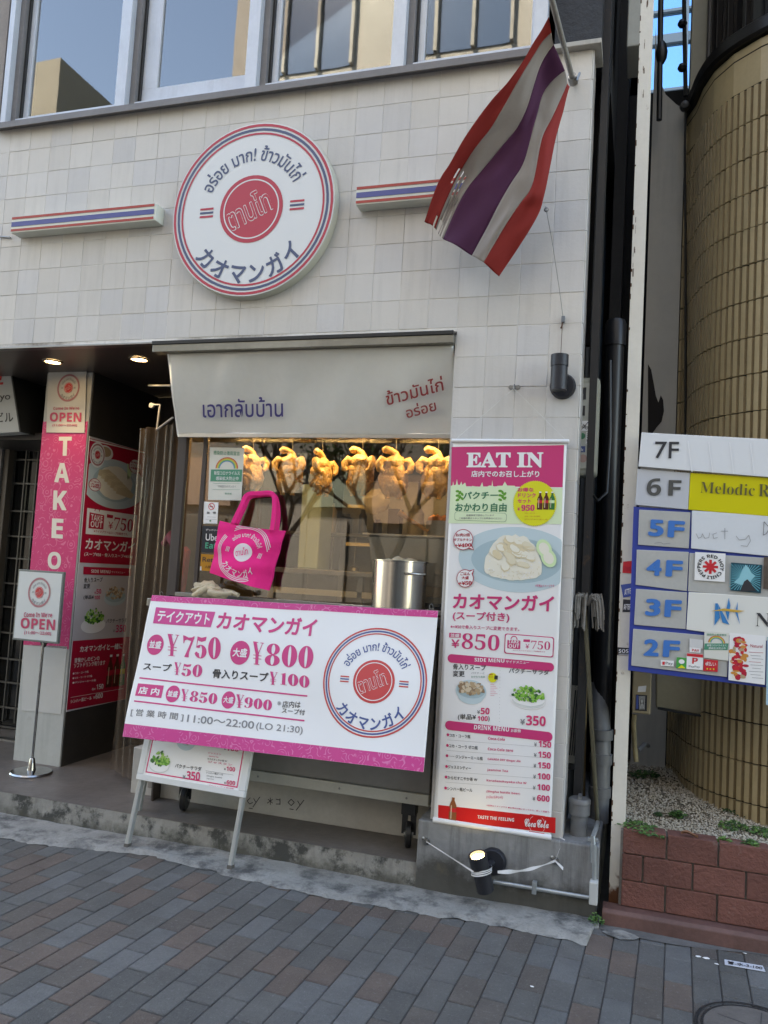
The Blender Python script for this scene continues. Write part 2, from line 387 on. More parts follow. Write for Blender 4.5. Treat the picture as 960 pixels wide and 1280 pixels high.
# ================================================================ SETTING
Mt_tile = mat('glazed wall tile', (.62, .60, .57), .32, var=.035, vscale=3, bump=.12, bscale=55, rand=.06, streak=.13, spec=.5)
def tint_tile(m):
    # some tiles are fired a touch cooler than their neighbours
    n = m.node_tree; b = n.nodes['Principled BSDF']; L = n.links.new; src = b.inputs['Base Color'].links[0].from_socket
    oi = n.nodes.new('ShaderNodeObjectInfo'); cr = n.nodes.new('ShaderNodeValToRGB'); cr.color_ramp.interpolation = 'CONSTANT'
    e = cr.color_ramp.elements; e[0].color = (1.0, .99, .975, 1); e[1].position = .52; e[1].color = (.985, .985, .99, 1)
    x3 = e.new(.78); x3.color = (.945, .955, .985, 1)
    mu = n.nodes.new('ShaderNodeMath'); mu.operation = 'MULTIPLY'; mu.inputs[1].default_value = 7.13; fr = n.nodes.new('ShaderNodeMath'); fr.operation = 'FRACT'
    L(oi.outputs['Random'], mu.inputs[0]); L(mu.outputs[0], fr.inputs[0]); L(fr.outputs[0], cr.inputs[0])
    x = n.nodes.new('ShaderNodeMix'); x.data_type = 'RGBA'; x.blend_type = 'MULTIPLY'; x.inputs[0].default_value = 1
    L(src, x.inputs[6]); L(cr.outputs[0], x.inputs[7]); L(x.outputs[2], b.inputs['Base Color'])
tint_tile(Mt_tile)
Mt_grout = mat('tile grout', (.78, .76, .72), .9, var=.15, vscale=2.2, grime=((.28, .25, .22), .48, .60, 1.0))
Mt_conc = mat('weathered concrete', (.235, .225, .205), .85, var=.22, vscale=4, bump=.5, bscale=35, grime=((.07, .065, .058), .52, .75, 2.6))
Mt_concw = mat('painted plinth concrete', (.25, .252, .25), .7, var=.2, vscale=4, bump=.4, bscale=18, streak=.65, grime=((.42, .38, .28), .63, .70, 5))
Mt_stepf = mat('mossy step concrete', (.27, .26, .235), .9, var=.2, vscale=5, bump=.6, bscale=30, streak=.5, grime=((.05, .05, .045), .48, .58, 7))
Mt_mortar = mat('pale cement', (.30, .29, .265), .9, var=.25, vscale=7, bump=.9, bscale=45, grime=((.085, .083, .08), .47, .62, 6))
Mt_steptop = mat('worn step screed', (.17, .15, .135), .45, var=.3, vscale=2.5, bump=.25, bscale=30, grime=((.10, .085, .075), .45, .75, 1.7))
Mt_sand = mat('joint sand', (.062, .058, .054), .95, var=.2, vscale=20)
Mt_dark = mat('near-black alley fill', (.022, .022, .023), .8, var=.3, vscale=3)
Mt_black = mat('black paint', (.018, .018, .018), .4)
Mt_steel = mat('brushed steel', (.55, .55, .54), .28, 1, var=.1, vscale=6)
Mt_steeld = mat('dull steel', (.30, .30, .29), .42, 1, var=.15, vscale=5)
Mt_alu = mat('pale aluminium', (.56, .60, .66), .42, .25, var=.08, vscale=5, streak=.15)
Mt_alud = mat('grey aluminium', (.20, .19, .19), .5, .2, var=.15, vscale=4)
Mt_brown = mat('brown soffit panel', (.085, .068, .06), .32, var=.15, vscale=2)
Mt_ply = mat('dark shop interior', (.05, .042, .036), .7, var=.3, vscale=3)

def dirtfoot(m, z0, z1, col, amp=.55, sc_=6):
    # splashed dirt and moss that gathers on the lowest hand's breadth of the concrete, ragged edge
    n = m.node_tree; b_ = n.nodes['Principled BSDF']; L = n.links.new; src = b_.inputs['Base Color'].links[0].from_socket
    ge = n.nodes.new('ShaderNodeNewGeometry'); sp = n.nodes.new('ShaderNodeSeparateXYZ'); no = n.nodes.new('ShaderNodeTexNoise'); no.inputs['Scale'].default_value = sc_; no.inputs['Detail'].default_value = 8; no.inputs['Roughness'].default_value = .7
    L(ge.outputs['Position'], sp.inputs[0]); L(ge.outputs['Position'], no.inputs['Vector'])
    r = n.nodes.new('ShaderNodeMapRange'); r.clamp = False; L(sp.outputs['Z'], r.inputs[0]); r.inputs[1].default_value = z0; r.inputs[2].default_value = z1; r.inputs[3].default_value = amp; r.inputs[4].default_value = 0
    a = n.nodes.new('ShaderNodeMath'); a.operation = 'ADD'; L(r.outputs[0], a.inputs[0]); L(no.outputs['Fac'], a.inputs[1])
    r2 = n.nodes.new('ShaderNodeMapRange'); L(a.outputs[0], r2.inputs[0]); r2.inputs[1].default_value = .62; r2.inputs[2].default_value = .86; r2.inputs[4].default_value = .85
    x = n.nodes.new('ShaderNodeMix'); x.data_type = 'RGBA'; L(r2.outputs[0], x.inputs[0]); L(src, x.inputs[6]); x.inputs[7].default_value = (*col, 1); L(x.outputs[2], b_.inputs['Base Color'])
dirtfoot(Mt_concw, .0, .21, (.040, .038, .030), .62, 5); dirtfoot(Mt_stepf, -.01, .10, (.06, .058, .045), .4)
# ground sheet, street
g = MB(); g.box(-60, 60, -60, 60, -.25, -.012, Mt_sand); tag(g.build('ground'), kind='structure')
g = MB(); g.box(-60, 60, -11.2, -3.9, -.012, -.006, mat('asphalt', (.05, .05, .05), .9, var=.2, vscale=4)); tag(g.build('road'), kind='structure')

# paving: grey and russet concrete pavers laid lengthwise to the street, joints a little skew to the wall
pave = MB(); pave.box(-6, 3, -3.9, -.05, -.011, -.0045, Mt_sand); pave = tag(pave.build('pavement'), kind='structure')
MP = [mat('paver %d' % i, c, .82, var=.22, vscale=7, bump=.8, bscale=150, rand=.13, grime=((.20, .20, .20), .56, .8, 70)) for i, c in enumerate([(.116, .114, .109), (.132, .133, .131), (.106, .103, .097), (.132, .100, .083), (.114, .098, .086)])]
def paver_mesh(m, L=.196, Wd=.0965):
    b = MB(); b.box(-Wd / 2, Wd / 2, -L / 2, L / 2, -.03, 0, m); me = b.mesh('paver'); bm = bmesh.new(); bm.from_mesh(me)
    bmesh.ops.bevel(bm, geom=[e for e in bm.edges if max(v.co.z for v in e.verts) > -.001], offset=.003, segments=1, affect='EDGES'); bm.to_mesh(me); bm.free(); return me
PM = [paver_mesh(m) for m in MP]
ca, sa = math.cos(R_(-2.6)), math.sin(R_(-2.6))
rr = random.Random(3); cand = []
SFX = [(-9, -.31), (-2.6, -.31), (-1.95, -.185), (-1.45, -.25), (-.95, -.28), (-.27, -.235), (.05, -.25), (.3, -.29)]
def strip_front(x):
    for (a, ya), (c, yc) in zip(SFX, SFX[1:]):
        if x <= c and x < .16: return ya + (yc - ya) * max(0, (x - a) / (c - a))
    return -.06 - .03 * math.sin(x * 5)
# cut edge rows: a stretcher row follows the cement strip
for i in range(-58, 28):
    off = (.1 if i % 2 else 0) + .02 * math.sin(i * 1.7)
    red = 0
    for j in range(-14, 3):
        lx, ly = i * .1005, j * .2005 + off - .05
        x, y = lx * ca - ly * sa, lx * sa + ly * ca
        if y - .1 > strip_front(x) + .03: continue
        k = rr.random(); c = rr.choice([0, 0, 1, 2, 2]) 
        if math.sin(i * .9 + j * 1.9 + math.sin(i * .37) * 3) > .30 and k < .78: c = rr.choice([3, 3, 4])
        d = (Vector((x, y, 0)) - CAM); u = d.dot(RT) / d.dot(FW) * FPX + 480; v = d.dot(DN) / d.dot(FW) * FPX + 640
        off_ = d.dot(FW) < .3 or u < -60 or u > 1020 or v > 1330      # beside the frame: still laid, but joined into the field
        cand.append((d.length + (100 if off_ else 0), x, y, c))
cand.sort(); n300 = 0; rest = MB()
for dist, x, y, c in cand:
    h = rr.uniform(-.0015, .0015)
    if n300 < 298 and dist < 90:
        o = link('paver', PM[c], pave, (x, y, h)); o.rotation_euler = (rr.uniform(-.006, .006), rr.uniform(-.006, .006), R_(-2.6)); n300 += 1
    else:
        A = PM[c]; vv = [(x + v.co.x * ca - v.co.y * sa, y + v.co.x * sa + v.co.y * ca, v.co.z + h) for v in A.vertices]
        rest.add(vv, [tuple(p.vertices) for p in A.polygons], MP[c])
tag(rest.build('paver_field', pave), kind='stuff')
# cement haunch strip with an uneven margin
def strip(u, v):
    x = -4.2 + u * 4.38; back = -.01; fr = strip_front(x) - .035 + .026 * (noise.noise(Vector((x * 3.1, 1, 0)))) + .030 * noise.noise(Vector((x * 11, 4, 0))) + .014 * noise.noise(Vector((x * 37, 9, 0)))
    return (x, back + (fr - back) * v, .012 + .006 * math.sin(x * 3 + v * 2) * (1 - v) - .010 * (v > .99) + .005 * noise.noise(Vector((x * 9, v * 3, 0))))
b = MB(); b.grid(strip, 220, 8, Mt_mortar); tag(b.build('cement_strip', smooth=60), kind='structure')
Mt_mort2 = mat('dark cement patch', (.12, .115, .11), .9, var=.25, vscale=6, bump=.6, bscale=40)
b = MB(); b.grid(lambda u, v: (.165 + u * 1.3, -.05 - .055 * v - .03 * math.sin(u * 9) * v, .003 + .002 * math.sin(u * 13)), 60, 4, Mt_mort2); tag(b.build('cement_patch', smooth=60), kind='structure')
b = MB(); b.grid(lambda u, v: (.27 + (u - .5) * .15 * (1 - .5 * abs(v - .5)), -.135 + (v - .5) * .10 * (1 - abs(u - .5)), .006), 10, 6, Mt_mortar); tag(b.build('cement_daub', smooth=60), kind='structure')

# shop step
ST = .115
b = MB()
def stepface(u, v):
    x = -6 + u * 5.40; return (x, -.035 + .012 * v + .003 * math.sin(x * 17), ST * v - .01 * (1 - v) + (.0015 * math.sin(x * 40) if v > .9 else 0))
b.grid(stepface, 160, 4, Mt_stepf); b.box(-6, -.6, -.0235, 2.6, -.01, ST - .0005, Mt_stepf)
st = tag(b.build('shop_step'), kind='structure')
b = MB(); b.box(-6, -.6, -.022, 2.6, ST - .0003, ST + .002, Mt_steptop); tag(b.build('step_tread'), kind='structure')
# low kerb wall in front of the counter foot (pale upstand behind the castors)
b = MB(); b.box(-2.45, -.62, .30, .42, ST, ST + .26, mat("pale upstand concrete", (.46, .44, .40), .8, var=.12, vscale=5, bump=.3, bscale=30)); tag(b.build('counter_upstand', bevel=.006), kind='structure')
# plinth under the tiled pier
PZ = .318
b = MB(); b.box(-.655, .168, -.035, 1.4, -.05, PZ, Mt_concw)
plinth = tag(b.build('concrete_plinth', bevel=.008), kind='structure')
mossm = mat('black moss', (.022, .022, .018), .95, var=.3, vscale=20, bump=.6, bscale=60)

# ================================================================ SHOP BUILDING
bld = thing('shop_building', 'shop building faced in pale square tiles with aluminium windows above the ring emblem', 'building', (-1.8, 0, 0))
# backing walls
b = MB(); b.box(-3.55, -.001, -.0002, .30, row(8.12), row(-1.0), Mt_grout); b.box(-.598, -.001, -.0002, .30, PZ + .001, row(8.12), Mt_grout)
wall = b.build('tiled_wall', bld)
def tilemesh(w_, h_, m=Mt_tile, nm='tile'):
    b = MB(); b.box(-w_ / 2, w_ / 2, -.0, .008, -h_ / 2, h_ / 2, m); me = b.mesh(nm); bm = bmesh.new(); bm.from_mesh(me)
    bmesh.ops.bevel(bm, geom=[e for e in bm.edges if max(v.co.y for v in e.verts) < .001], offset=.0010, segments=1, affect='EDGES'); bm.to_mesh(me); bm.free(); return me
g_ = .0022; T0 = tilemesh(.15 - g_, .15 - g_)
Ttop = tilemesh(.15 - g_, .15 - g_ - .012); Thalf = tilemesh(.094, .15 - g_); Tbot = tilemesh(.15 - g_, .035); rr = random.Random(5)
def put(me, x, z):
    o = link('tile', me, wall, (x, -.003 + rr.uniform(0, .0016), z)); o.rotation_euler = (rr.uniform(-.0035, .0035), 0, rr.uniform(-.0035, .0035))
for r in range(-1, 8):
    for c in range(0, 23): put(T0, -(c + .5) * .15, row(r + .5))
    put(Thalf, -23.33 * .15, row(r + .5))
for r in range(8, 24):
    for c in range(4):
        if r < 23: put(T0, -(c + .5) * .15, row(r + .5))
    if r == 23:
        last = tilemesh(.15 - g_, .112)
        for c in range(4): put(last, -(c + .5) * .15, PZ + .057)
# corner return: narrow tiles turning the corner into the alley
b = MB(); b.box(-.0005, .0, .005, .006, 0, .001, Mt_grout)
rt = tilemesh(.0, .0) if False else None
b = MB(); b.box(-.008, .0, 0, .17, -.5 * (.15 - g_), .5 * (.15 - g_), Mt_tile); RTm = b.mesh('return_tile')
bm = bmesh.new(); bm.from_mesh(RTm); bmesh.ops.bevel(bm, geom=bm.edges[:], offset=.002, segments=1, affect='EDGES'); bm.to_mesh(RTm); bm.free()
for r in range(-1, 24):
    if r == 23: continue
    o = link('return_tile', RTm, wall, (.0065 + rr.uniform(-.001, .001), .004, row(r + .5)))
b = MB(); b.box(-.008, .006, .004, .17, PZ + .001, row(23) - .002, Mt_tile); b.build('return_tile', wall)
# building body behind, storeys above, hidden side of the block
Mt_stucco = mat('dark rough stucco', (.035, .037, .042), .75, var=.3, vscale=5, bump=1.0, bscale=28, grime=((.35, .06, .03), .74, .78, 5))
b = MB(); b.box(-11, -3.56, .0, 12, 2.66, 22, mat('neighbour render', (.30, .27, .25), .8, var=.15)); nb = b.build('neighbour_building', None)
tag(nb, 'plain rendered neighbour building at the far left behind the lattice door', 'building')
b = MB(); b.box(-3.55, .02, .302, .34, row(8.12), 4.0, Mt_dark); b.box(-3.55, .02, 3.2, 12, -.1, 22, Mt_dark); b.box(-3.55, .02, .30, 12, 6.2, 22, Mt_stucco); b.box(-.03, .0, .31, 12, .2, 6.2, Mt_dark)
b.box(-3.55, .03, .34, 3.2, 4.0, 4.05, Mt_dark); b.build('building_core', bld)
b = MB(); b.box(-3.56, .03, .02, .3, 6.2, 22, Mt_stucco); b.build('upper_facade', bld)
# sill flashing under the windows
b = MB()
b.box(-3.56, -.215, -.055, .12, row(-.97) - .0, row(-.97) + .022, Mt_alud); b.box(-3.56, -.215, -.056, -.050, row(-.97) - .018, row(-.97) + .001, Mt_alud)
b.build('window_sill', bld, bevel=.002)
b = MB(); b.box(-.215, .042, -.045, .15, row(-.97) + .004, row(-.97) + .028, mat('pale coping metal', (.42, .40, .36), .5, streak=.4)); b.build('coping', bld, bevel=.002)
b = MB(); b.box(-.215, .036, .0, .30, row(-.97) + .03, 6.2, Mt_stucco); b.build('stucco_panel', bld)
# windows: projecting mullions, frames, wired glass
zs = row(-.97) + .022; zt = 6.1
mull = [(-3.507, -3.47), (-2.689, -2.621), (-1.853, -1.783), (-1.013, -.943), (-.19, -.12)]
G_up = glass('upper window glass', .14, (.75, .8, .8), .015, wob=.006)
for i, (a, c) in enumerate(mull[:4] + [(-.285, -.218)]):
    b = MB(); b.box(a, c, -.042, .08, zs + .001, zt, Mt_alu); b.build('mullion', bld, bevel=.002)
    b = MB(); b.box(c + .001, c + .035, .0, .09, zs + .001, zt, Mt_alud); b.build('mullion_flange', bld, bevel=.0015)
xs = [(-3.435, -2.691), (-2.585, -1.855), (-1.747, -1.015), (-.907, -.287)]
for i, (a, c) in enumerate(xs):
    bf, wf = (.10, .10) if i == 1 else (.035, .035)
    fr = MB(); z0 = zs + .045
    fr.box(a, c, .0, .06, z0 - .018, z0, Mt_alu)                      # weathered lower rail
    fr.box(a + .012, c, .045, .085, z0 + .001, z0 + bf, Mt_alu); fr.box(a + .012, a + .012 + wf, .046, .084, z0 + bf, zt, Mt_alu); fr.box(c - .02, c, .046, .084, z0 + bf, zt, Mt_alu)
    f = fr.build('window_frame', bld, bevel=.002)
    gk = MB(); gk.box(a, a + .012, .03, .09, z0, zt, Mt_black); gk.box(a, c, .028, .088, zs + .002, z0 - .019, Mt_alud); gk.build('gasket', f)
    p = MB(); p.box(a + .012 + wf - .003, c - .017, .060, .064, z0 + bf - .003, zt, G_up); p.build('pane', f)
    if i == 0:
        cu = MB()
        for (x0, x1) in ((a + .05, a + .17), (a + .42, c - .02)):
            cu.grid(lambda u, v: (x0 + (x1 - x0) * u, .16 + .012 * math.sin(u * 30), z0 + v * 1.9), 40, 1, mat('pale curtain', (.62, .66, .64), .9))
        cu.build('curtain', f, smooth=True)
rm = MB(); rm.box(-3.5, -.2, 2.0, 2.05, 4.05, 6.2, mat('upper room wall', (.06, .065, .07), .9)); rm.box(-3.5, -.2, .1, 2.0, 6.15, 6.19, Mt_dark); rm.build('room_wall', bld)
wi = MB()
for k in range(0): pass
# soffit over the shopfront
SZ = row(8.12)
b = MB(); b.box(-6, -.603, -.012, .04, SZ - .012, SZ - .001, Mt_steeld); b.build('soffit_trim', bld, bevel=.002)
b = MB(); b.box(-8, -2.24, .04, 3.1, SZ - .008, SZ + .05, Mt_brown); b.box(-2.24, -.6, .04, .3, SZ - .007, SZ + .05, Mt_brown); b.build('soffit', bld)
# side and back walls of the entrance recess
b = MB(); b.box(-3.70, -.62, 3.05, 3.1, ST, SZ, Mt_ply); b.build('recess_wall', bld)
for (px_, py_) in ((66, 452), (174, 449)):
    q = at(px_, py_, Z=SZ - .009)
    t = thing('downlight', 'lit round downlight in the brown soffit ' + ('above the pink take-out pillar' if px_ < 100 else 'to the right, just before the steel header'), 'ceiling light', q, 'downlights in the soffit')
    b = MB(); b.lathe(q, [(.062, 0), (.062, -.006), (.05, -.008), (.046, -.002)], Mt_steeld, 28); b.build('trim_ring', t, smooth=True)
    b = MB(); b.lathe(q, [(.0, -.003), (.046, -.003)], mat('lamp glow', (1, .8, .5), .5, emit=(1, .70, .36), estr=5), 28); b.build('lamp_disc', t)
    l = bpy.data.lights.new('downlight_lamp', 'SPOT'); l.energy = 1.6; l.spot_size = R_(100); l.spot_blend = .6; l.color = (1, .76, .48); l.shadow_soft_size = .04
    lo = bpy.data.objects.new('downlight_lamp', l); C.objects.link(lo); lo.location = q + Vector((0, 0, -.02))

# pier edge inside the shop opening, jamb in brown
Mt_jamb = mat('brown window jamb', (.06, .045, .038), .6, var=.1)
b = MB(); b.box(-.605, -.599, .0, .29, PZ, SZ - .02, Mt_tile); b.build('pier_reveal', bld)
# shop display window
GY = .24; CZ = 1.262
dw = thing('display_window', 'shop display window with brown frame and hanging roast chickens behind it', 'window', (-1.4, GY, CZ))
WX0, WX1 = -2.20, -.612
b = MB()
b.box(WX0 - .05, WX0, GY - .03, GY + .03, CZ, 2.30, Mt_jamb); b.box(WX0 + .10, WX0 + .125, GY - .012, GY + .012, CZ + .03, 2.24, Mt_jamb)
b.box(WX0, WX1, GY - .03, GY + .03, 2.205, 2.30, Mt_jamb); b.box(WX0, WX1, GY - .03, GY + .03, CZ, CZ + .022, Mt_steeld)
b.build('window_frame', dw, bevel=.002)
G_sh = glass('shop window glass', .035, (.88, .88, .86), .012, wob=.012)
for (a, c) in ((WX0, WX0 + .10), (WX0 + .125, WX1)):
    b = MB(); b.box(a + .0005, c - .0005, GY - .002, GY + .002, CZ + .022, 2.205, G_sh); b.build('pane', dw)
# kitchen behind
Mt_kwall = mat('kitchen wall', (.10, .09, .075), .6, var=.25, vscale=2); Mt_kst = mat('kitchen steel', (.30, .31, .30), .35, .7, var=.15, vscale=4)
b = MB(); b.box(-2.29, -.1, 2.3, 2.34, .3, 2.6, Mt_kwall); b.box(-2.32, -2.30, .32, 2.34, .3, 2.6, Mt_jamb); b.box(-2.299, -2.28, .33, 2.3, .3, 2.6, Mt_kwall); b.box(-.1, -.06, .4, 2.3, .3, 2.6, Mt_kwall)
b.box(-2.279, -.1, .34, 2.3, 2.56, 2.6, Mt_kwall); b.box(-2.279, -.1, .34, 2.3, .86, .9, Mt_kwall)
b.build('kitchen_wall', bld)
b = MB()
for i in range(3):
    x = -1.90 + i * .62
    b.box(x, x + .6, 2.0, 2.28, 1.15 + .1 * (i % 2), 2.15, Mt_kst)
t = tag(b.build('wall_cupboards', bevel=.006), 'row of steel wall cupboards at the back of the kitchen', 'cupboard')
t = thing('steel_worktable', 'long steel worktable with an under rail inside the kitchen window', 'table', (-1.3, 1.0, .9))
b = MB(); b.box(-1.9, -.7, .72, 1.25, 1.425, 1.455, Mt_kst); b.build('tabletop', t, bevel=.004)
for x in (-1.88, -1.3, -.74):
    b = MB(); b.box(x, x + .035, .74, .775, .9, 1.424, Mt_kst); b.build('leg', t, bevel=.002)
b = MB(); b.box(-1.84, -.74, .74, .765, 1.30, 1.335, mat('pale shelf strip', (.5, .5, .42), .5)); b.build('under_rail', t)
t = thing('wooden_rack', 'pale timber ladder rack standing behind the hanging chickens', 'rack', (-1.25, .8, 1.46))
for k, x in enumerate((-1.415, -1.20)):
    b = MB(); b.bar((x, .80, 1.456), (x, .80, 2.05), .02, .032, mat('pale timber', (.42, .36, .22), .6)); b.build('upright', t)
for z in (1.62, 1.85):
    b = MB(); b.bar((-1.404, .80, z), (-1.211, .80, z), .02, .028, _M['pale timber'], (0, 1, 0)); b.build('rung', t)
# big tray, bowl, wooden spoon behind the pot
Mt_tray = mat('worn steel tray', (.50, .50, .46), .38, .55, var=.12)
t = thing('steel_trough', 'large deep steel trough behind the stockpot inside the window', 'tray', (-.85, .55, 1.46))
b = MB(); b.prism([(-1.14, .42, 1.66), (-1.10, .44, 1.40), (-.66, .44, 1.40), (-.625, .42, 1.66)], (0, .36, 0), Mt_tray); b.build('trough_body', t, bevel=.006)
b = MB(); b.box(-1.17, -.622, .405, .80, 1.661, 1.674, Mt_tray); b.build('rim', t, bevel=.004)
t = thing('ladle_tub', 'grey tub with orange rimmed food beside a wooden spoon in the kitchen', 'tub', (-.72, .55, 1.68))
b = MB(); b.lathe((-.75, .56, 1.6755), [(.0, 0), (.085, 0), (.10, .085), (.092, .085), (.08, .01), (0, .01)], Mt_tray, 24); b.build('tub', t, smooth=True)
b = MB()
for k in range(7): b.blob((-.75 + .06 * math.cos(k), .56 + .05 * math.sin(k * 2.1), 1.765), .035, mat('orange food', (.50, .19, .04), .5), 1, .2, 2, seed=k)
b.build('food', t, smooth=True)
t = MB(); t.tube([(-.82, .50, 1.70), (-.93, .48, 1.765), (-.985, .47, 1.80)], [.009, .012, .017], mat('spoon timber', (.45, .27, .12), .6), 10)
tag(t.build('wooden_spoon', smooth=True), 'wooden spoon handle poking up from the trough behind the pot', 'spoon')
# orange boxes
t = MB(); t.box(-1.00, -.93, 1.15, 1.25, 1.455, 1.68, mat('orange box card', (.48, .18, .05), .6)); tag(t.build('orange_box', bevel=.003), 'small orange box on the steel worktable', 'box')
t = MB(); t.box(-1.80, -1.66, .98, 1.2, 1.455, 2.0, mat('pale teal fill', (.30, .40, .38), .8)); tag(t.build('teal_block', bevel=.01), 'made-up pale teal block inside the window behind the pink bag', 'cabinet')  # added block standing in for an unclear pale teal shape
# clutter on a shelf and hooks at the back of the kitchen
t = thing('kitchen_shelf', 'steel shelf of jars and cartons at the back of the kitchen', 'shelf', (-1.3, 1.7, 1.5))
b = MB(); b.box(-2.2, -.2, 1.55, 1.85, 1.70, 1.72, Mt_kst); b.build('shelf_board', t, bevel=.003)
rk = random.Random(5); cols = [(.35, .33, .28), (.12, .10, .08), (.30, .12, .06), (.20, .26, .24), (.42, .40, .36), (.05, .05, .06)]
x = -2.15; ORD = ['first', 'second', 'third', 'fourth', 'fifth', 'sixth', 'seventh', 'eighth', 'ninth', 'tenth', 'eleventh', 'twelfth', 'thirteenth', 'fourteenth', 'fifteenth', 'sixteenth', 'seventeenth', 'eighteenth', 'nineteenth', 'twentieth']; kk = 0
while x < -.3:
    w_ = rk.uniform(.05, .12); h = rk.uniform(.08, .24); m = mat('shelf goods %d' % rk.randrange(6), cols[rk.randrange(6)], .5)
    if rk.random() < .5: b = MB(); b.lathe((x + w_ / 2, 1.68, 1.7205), [(0, 0), (w_ / 2, 0), (w_ / 2, h * .75), (w_ * .28, h * .88), (w_ * .28, h), (0, h)], m, 18); o = b.build('jar', smooth=35); kk += 1; tag(o, 'jar on the kitchen shelf, %s item from the shelf end nearest the pink bag' % ORD[kk - 1], 'jar', 'goods on the kitchen shelf')
    else: b = MB(); b.box(x, x + w_, 1.62, 1.62 + w_, 1.7205, 1.7205 + h, m); o = b.build('carton', bevel=.004); kk += 1; tag(o, 'carton on the kitchen shelf, %s item from the shelf end nearest the pink bag' % ORD[kk - 1], 'carton', 'goods on the kitchen shelf')
    x += w_ + rk.uniform(.01, .06)
for k in range(7):
    x = -1.95 + k * .20 + rk.uniform(-.03, .03); b = MB(); L_ = rk.uniform(.16, .30); b.tube([(x, 1.40, 1.69), (x, 1.40, 1.69 - L_)], .006, Mt_kst, 8); b.lathe((x, 1.40, 1.69 - L_), [(.006, .01), (.035, -.005), (.040, -.03), (.02, -.05), (0, -.052)], Mt_kst, 16)
    o = b.build('ladle', smooth=35); tag(o, 'steel ladle under the kitchen shelf, %s from the end nearest the pink bag' % ORD[k], 'ladle', 'ladles hanging under the kitchen shelf')
b = MB(); b.tube([(-2.2, 1.40, 1.695), (-.3, 1.40, 1.695)], .006, Mt_kst, 8); tag(b.build('utensil_rail'), 'steel rail under the kitchen shelf for the ladles', 'rail')
# warming lamp strip above the chickens
t = thing('heat_lamp_strip', 'steel strip of warm lamps glowing above the hanging chickens', 'lamp', (-1.3, .36, 2.26))
b = MB(); b.box(-2.1, -.62, .31, .42, 2.245, 2.29, Mt_steeld); b.build('housing', t, bevel=.003)
for x in (-1.93, -1.62, -1.25, -.86):
    b = MB(); b.box(x - .07, x + .07, .335, .40, 2.232, 2.244, mat('warm tube', (1, .7, .3), .5, emit=(1, .52, .13), estr=5)); b.build('tube', t)
for x in (-1.85, -1.3, -.78):
    l = bpy.data.lights.new('heat_lamp', 'AREA'); l.energy = .85; l.shape = 'RECTANGLE'; l.size = .4; l.size_y = .05; l.color = (1, .68, .33)
    lo = bpy.data.objects.new('heat_lamp', l); C.objects.link(lo); lo.location = (x, .37, 2.23)
b = MB(); b.box(-2.2, -.612, .30, .72, CZ - .05, CZ + .003, mat('display sill', (.16, .13, .11), .4)); b.build('display_shelf', dw)
# hanging rail
hr = MB(); hr.cyl((-2.15, .385, 2.215), (-.62, .385, 2.215), .006, Mt_steeld, 10); tag(hr.build('hanging_rail', smooth=True), 'thin steel rail the chickens hang from', 'rail')

# hanging chickens
Mc = mat('roast chicken skin', (.58, .36, .125), .36, var=.30, vscale=14, bump=.9, bscale=70, coat=.25, grime=((.66, .47, .22), .50, .72, 16))
Mhk = Mt_steeld
def chicken(x, z, yaw, lab, s=1.0):
    """neck folded over the hook at the top, wings tucked, drumstick ends at the bottom"""
    t = thing('roast_chicken', lab, 'chicken', (x, .385, z), 'chickens hanging in the window')
    ca_, sa_ = math.cos(yaw), math.sin(yaw)
    def T(p): return (x + (p[0] * ca_ - p[1] * sa_) * s, .40 + (p[0] * sa_ + p[1] * ca_) * s, z + p[2] * s)
    b = MB()
    def lump(c, rx, ry, rz, seed, sub=3, amp=.26):
        k = len(b.v); b.blob((0, 0, 0), 1, Mc, sub, amp, 2.1, (rx, ry, rz), seed + x * 9)
        for i in range(k, len(b.v)): b.v[i] = T((b.v[i][0] + c[0], b.v[i][1] + c[1], b.v[i][2] + c[2]))
    lump((0, 0, -.02), .070, .055, .088, 1)
    lump((0, -.006, -.052), .064, .052, .060, 2)
    lump((0, -.01, .045), .052, .038, .042, 3)
    b.build('body', t, smooth=True)
    b = MB(); b.tube([T(p) for p in ((0, 0, .04), (.010, 0, .072), (.0, 0, .094), (-.022, -.004, .108), (-.048, -.006, .112), (-.062, -.008, .106))], [.032 * s, .023 * s, .018 * s, .017 * s, .020 * s, .013 * s], Mc, 12)
    b.build('neck', t, smooth=True)
    for sg in (-1, 1):
        b = MB(); b.tube([T(p) for p in ((sg * .040, -.012, .050), (sg * .066, -.02, .058), (sg * .076, -.03, .040), (sg * .072, -.038, .010), (sg * .052, -.048, -.004))], [.018 * s, .023 * s, .021 * s, .017 * s, .009 * s], Mc, 12); b.build('wing', t, smooth=True)
        b = MB(); b.tube([T(p) for p in ((sg * .042, -.012, -.055), (sg * .038, -.022, -.088), (sg * .028, -.022, -.112), (sg * .027, -.022, -.124))], [.030 * s, .022 * s, .012 * s, .014 * s], Mc, 12); b.build('leg', t, smooth=True)
    b = MB(); b.tube([T((.0, 0, .10)), T((.003, 0, .13)), (x, .385, 2.218), (x + .01, .38, 2.206)], .0022, Mhk, 6); b.build('hook', t)
for (px_, py_, ya, s, lab) in ((313, 585, .9, .93, 'roast chicken hanging at the far left beside the rainbow notice'), (362, 588, 0, 1.0, 'roast chicken hanging directly above the pink bag handles'),
        (400, 590, 1.2, .95, 'roast chicken turned sideways, hanging pale in the window reflection'), (450, 588, -.1, 1.0, 'roast chicken hanging in the middle above the timber rack'),
        (492, 590, .35, 1.04, 'roast chicken hanging slightly turned, second from the tiled pier'), (545, 590, -.15, 1.05, 'roast chicken hanging right against the tiled pier')):
    q = at(px_, py_, Y=.385); chicken(q.x, q.z - .006, ya, lab, s * 1.1)
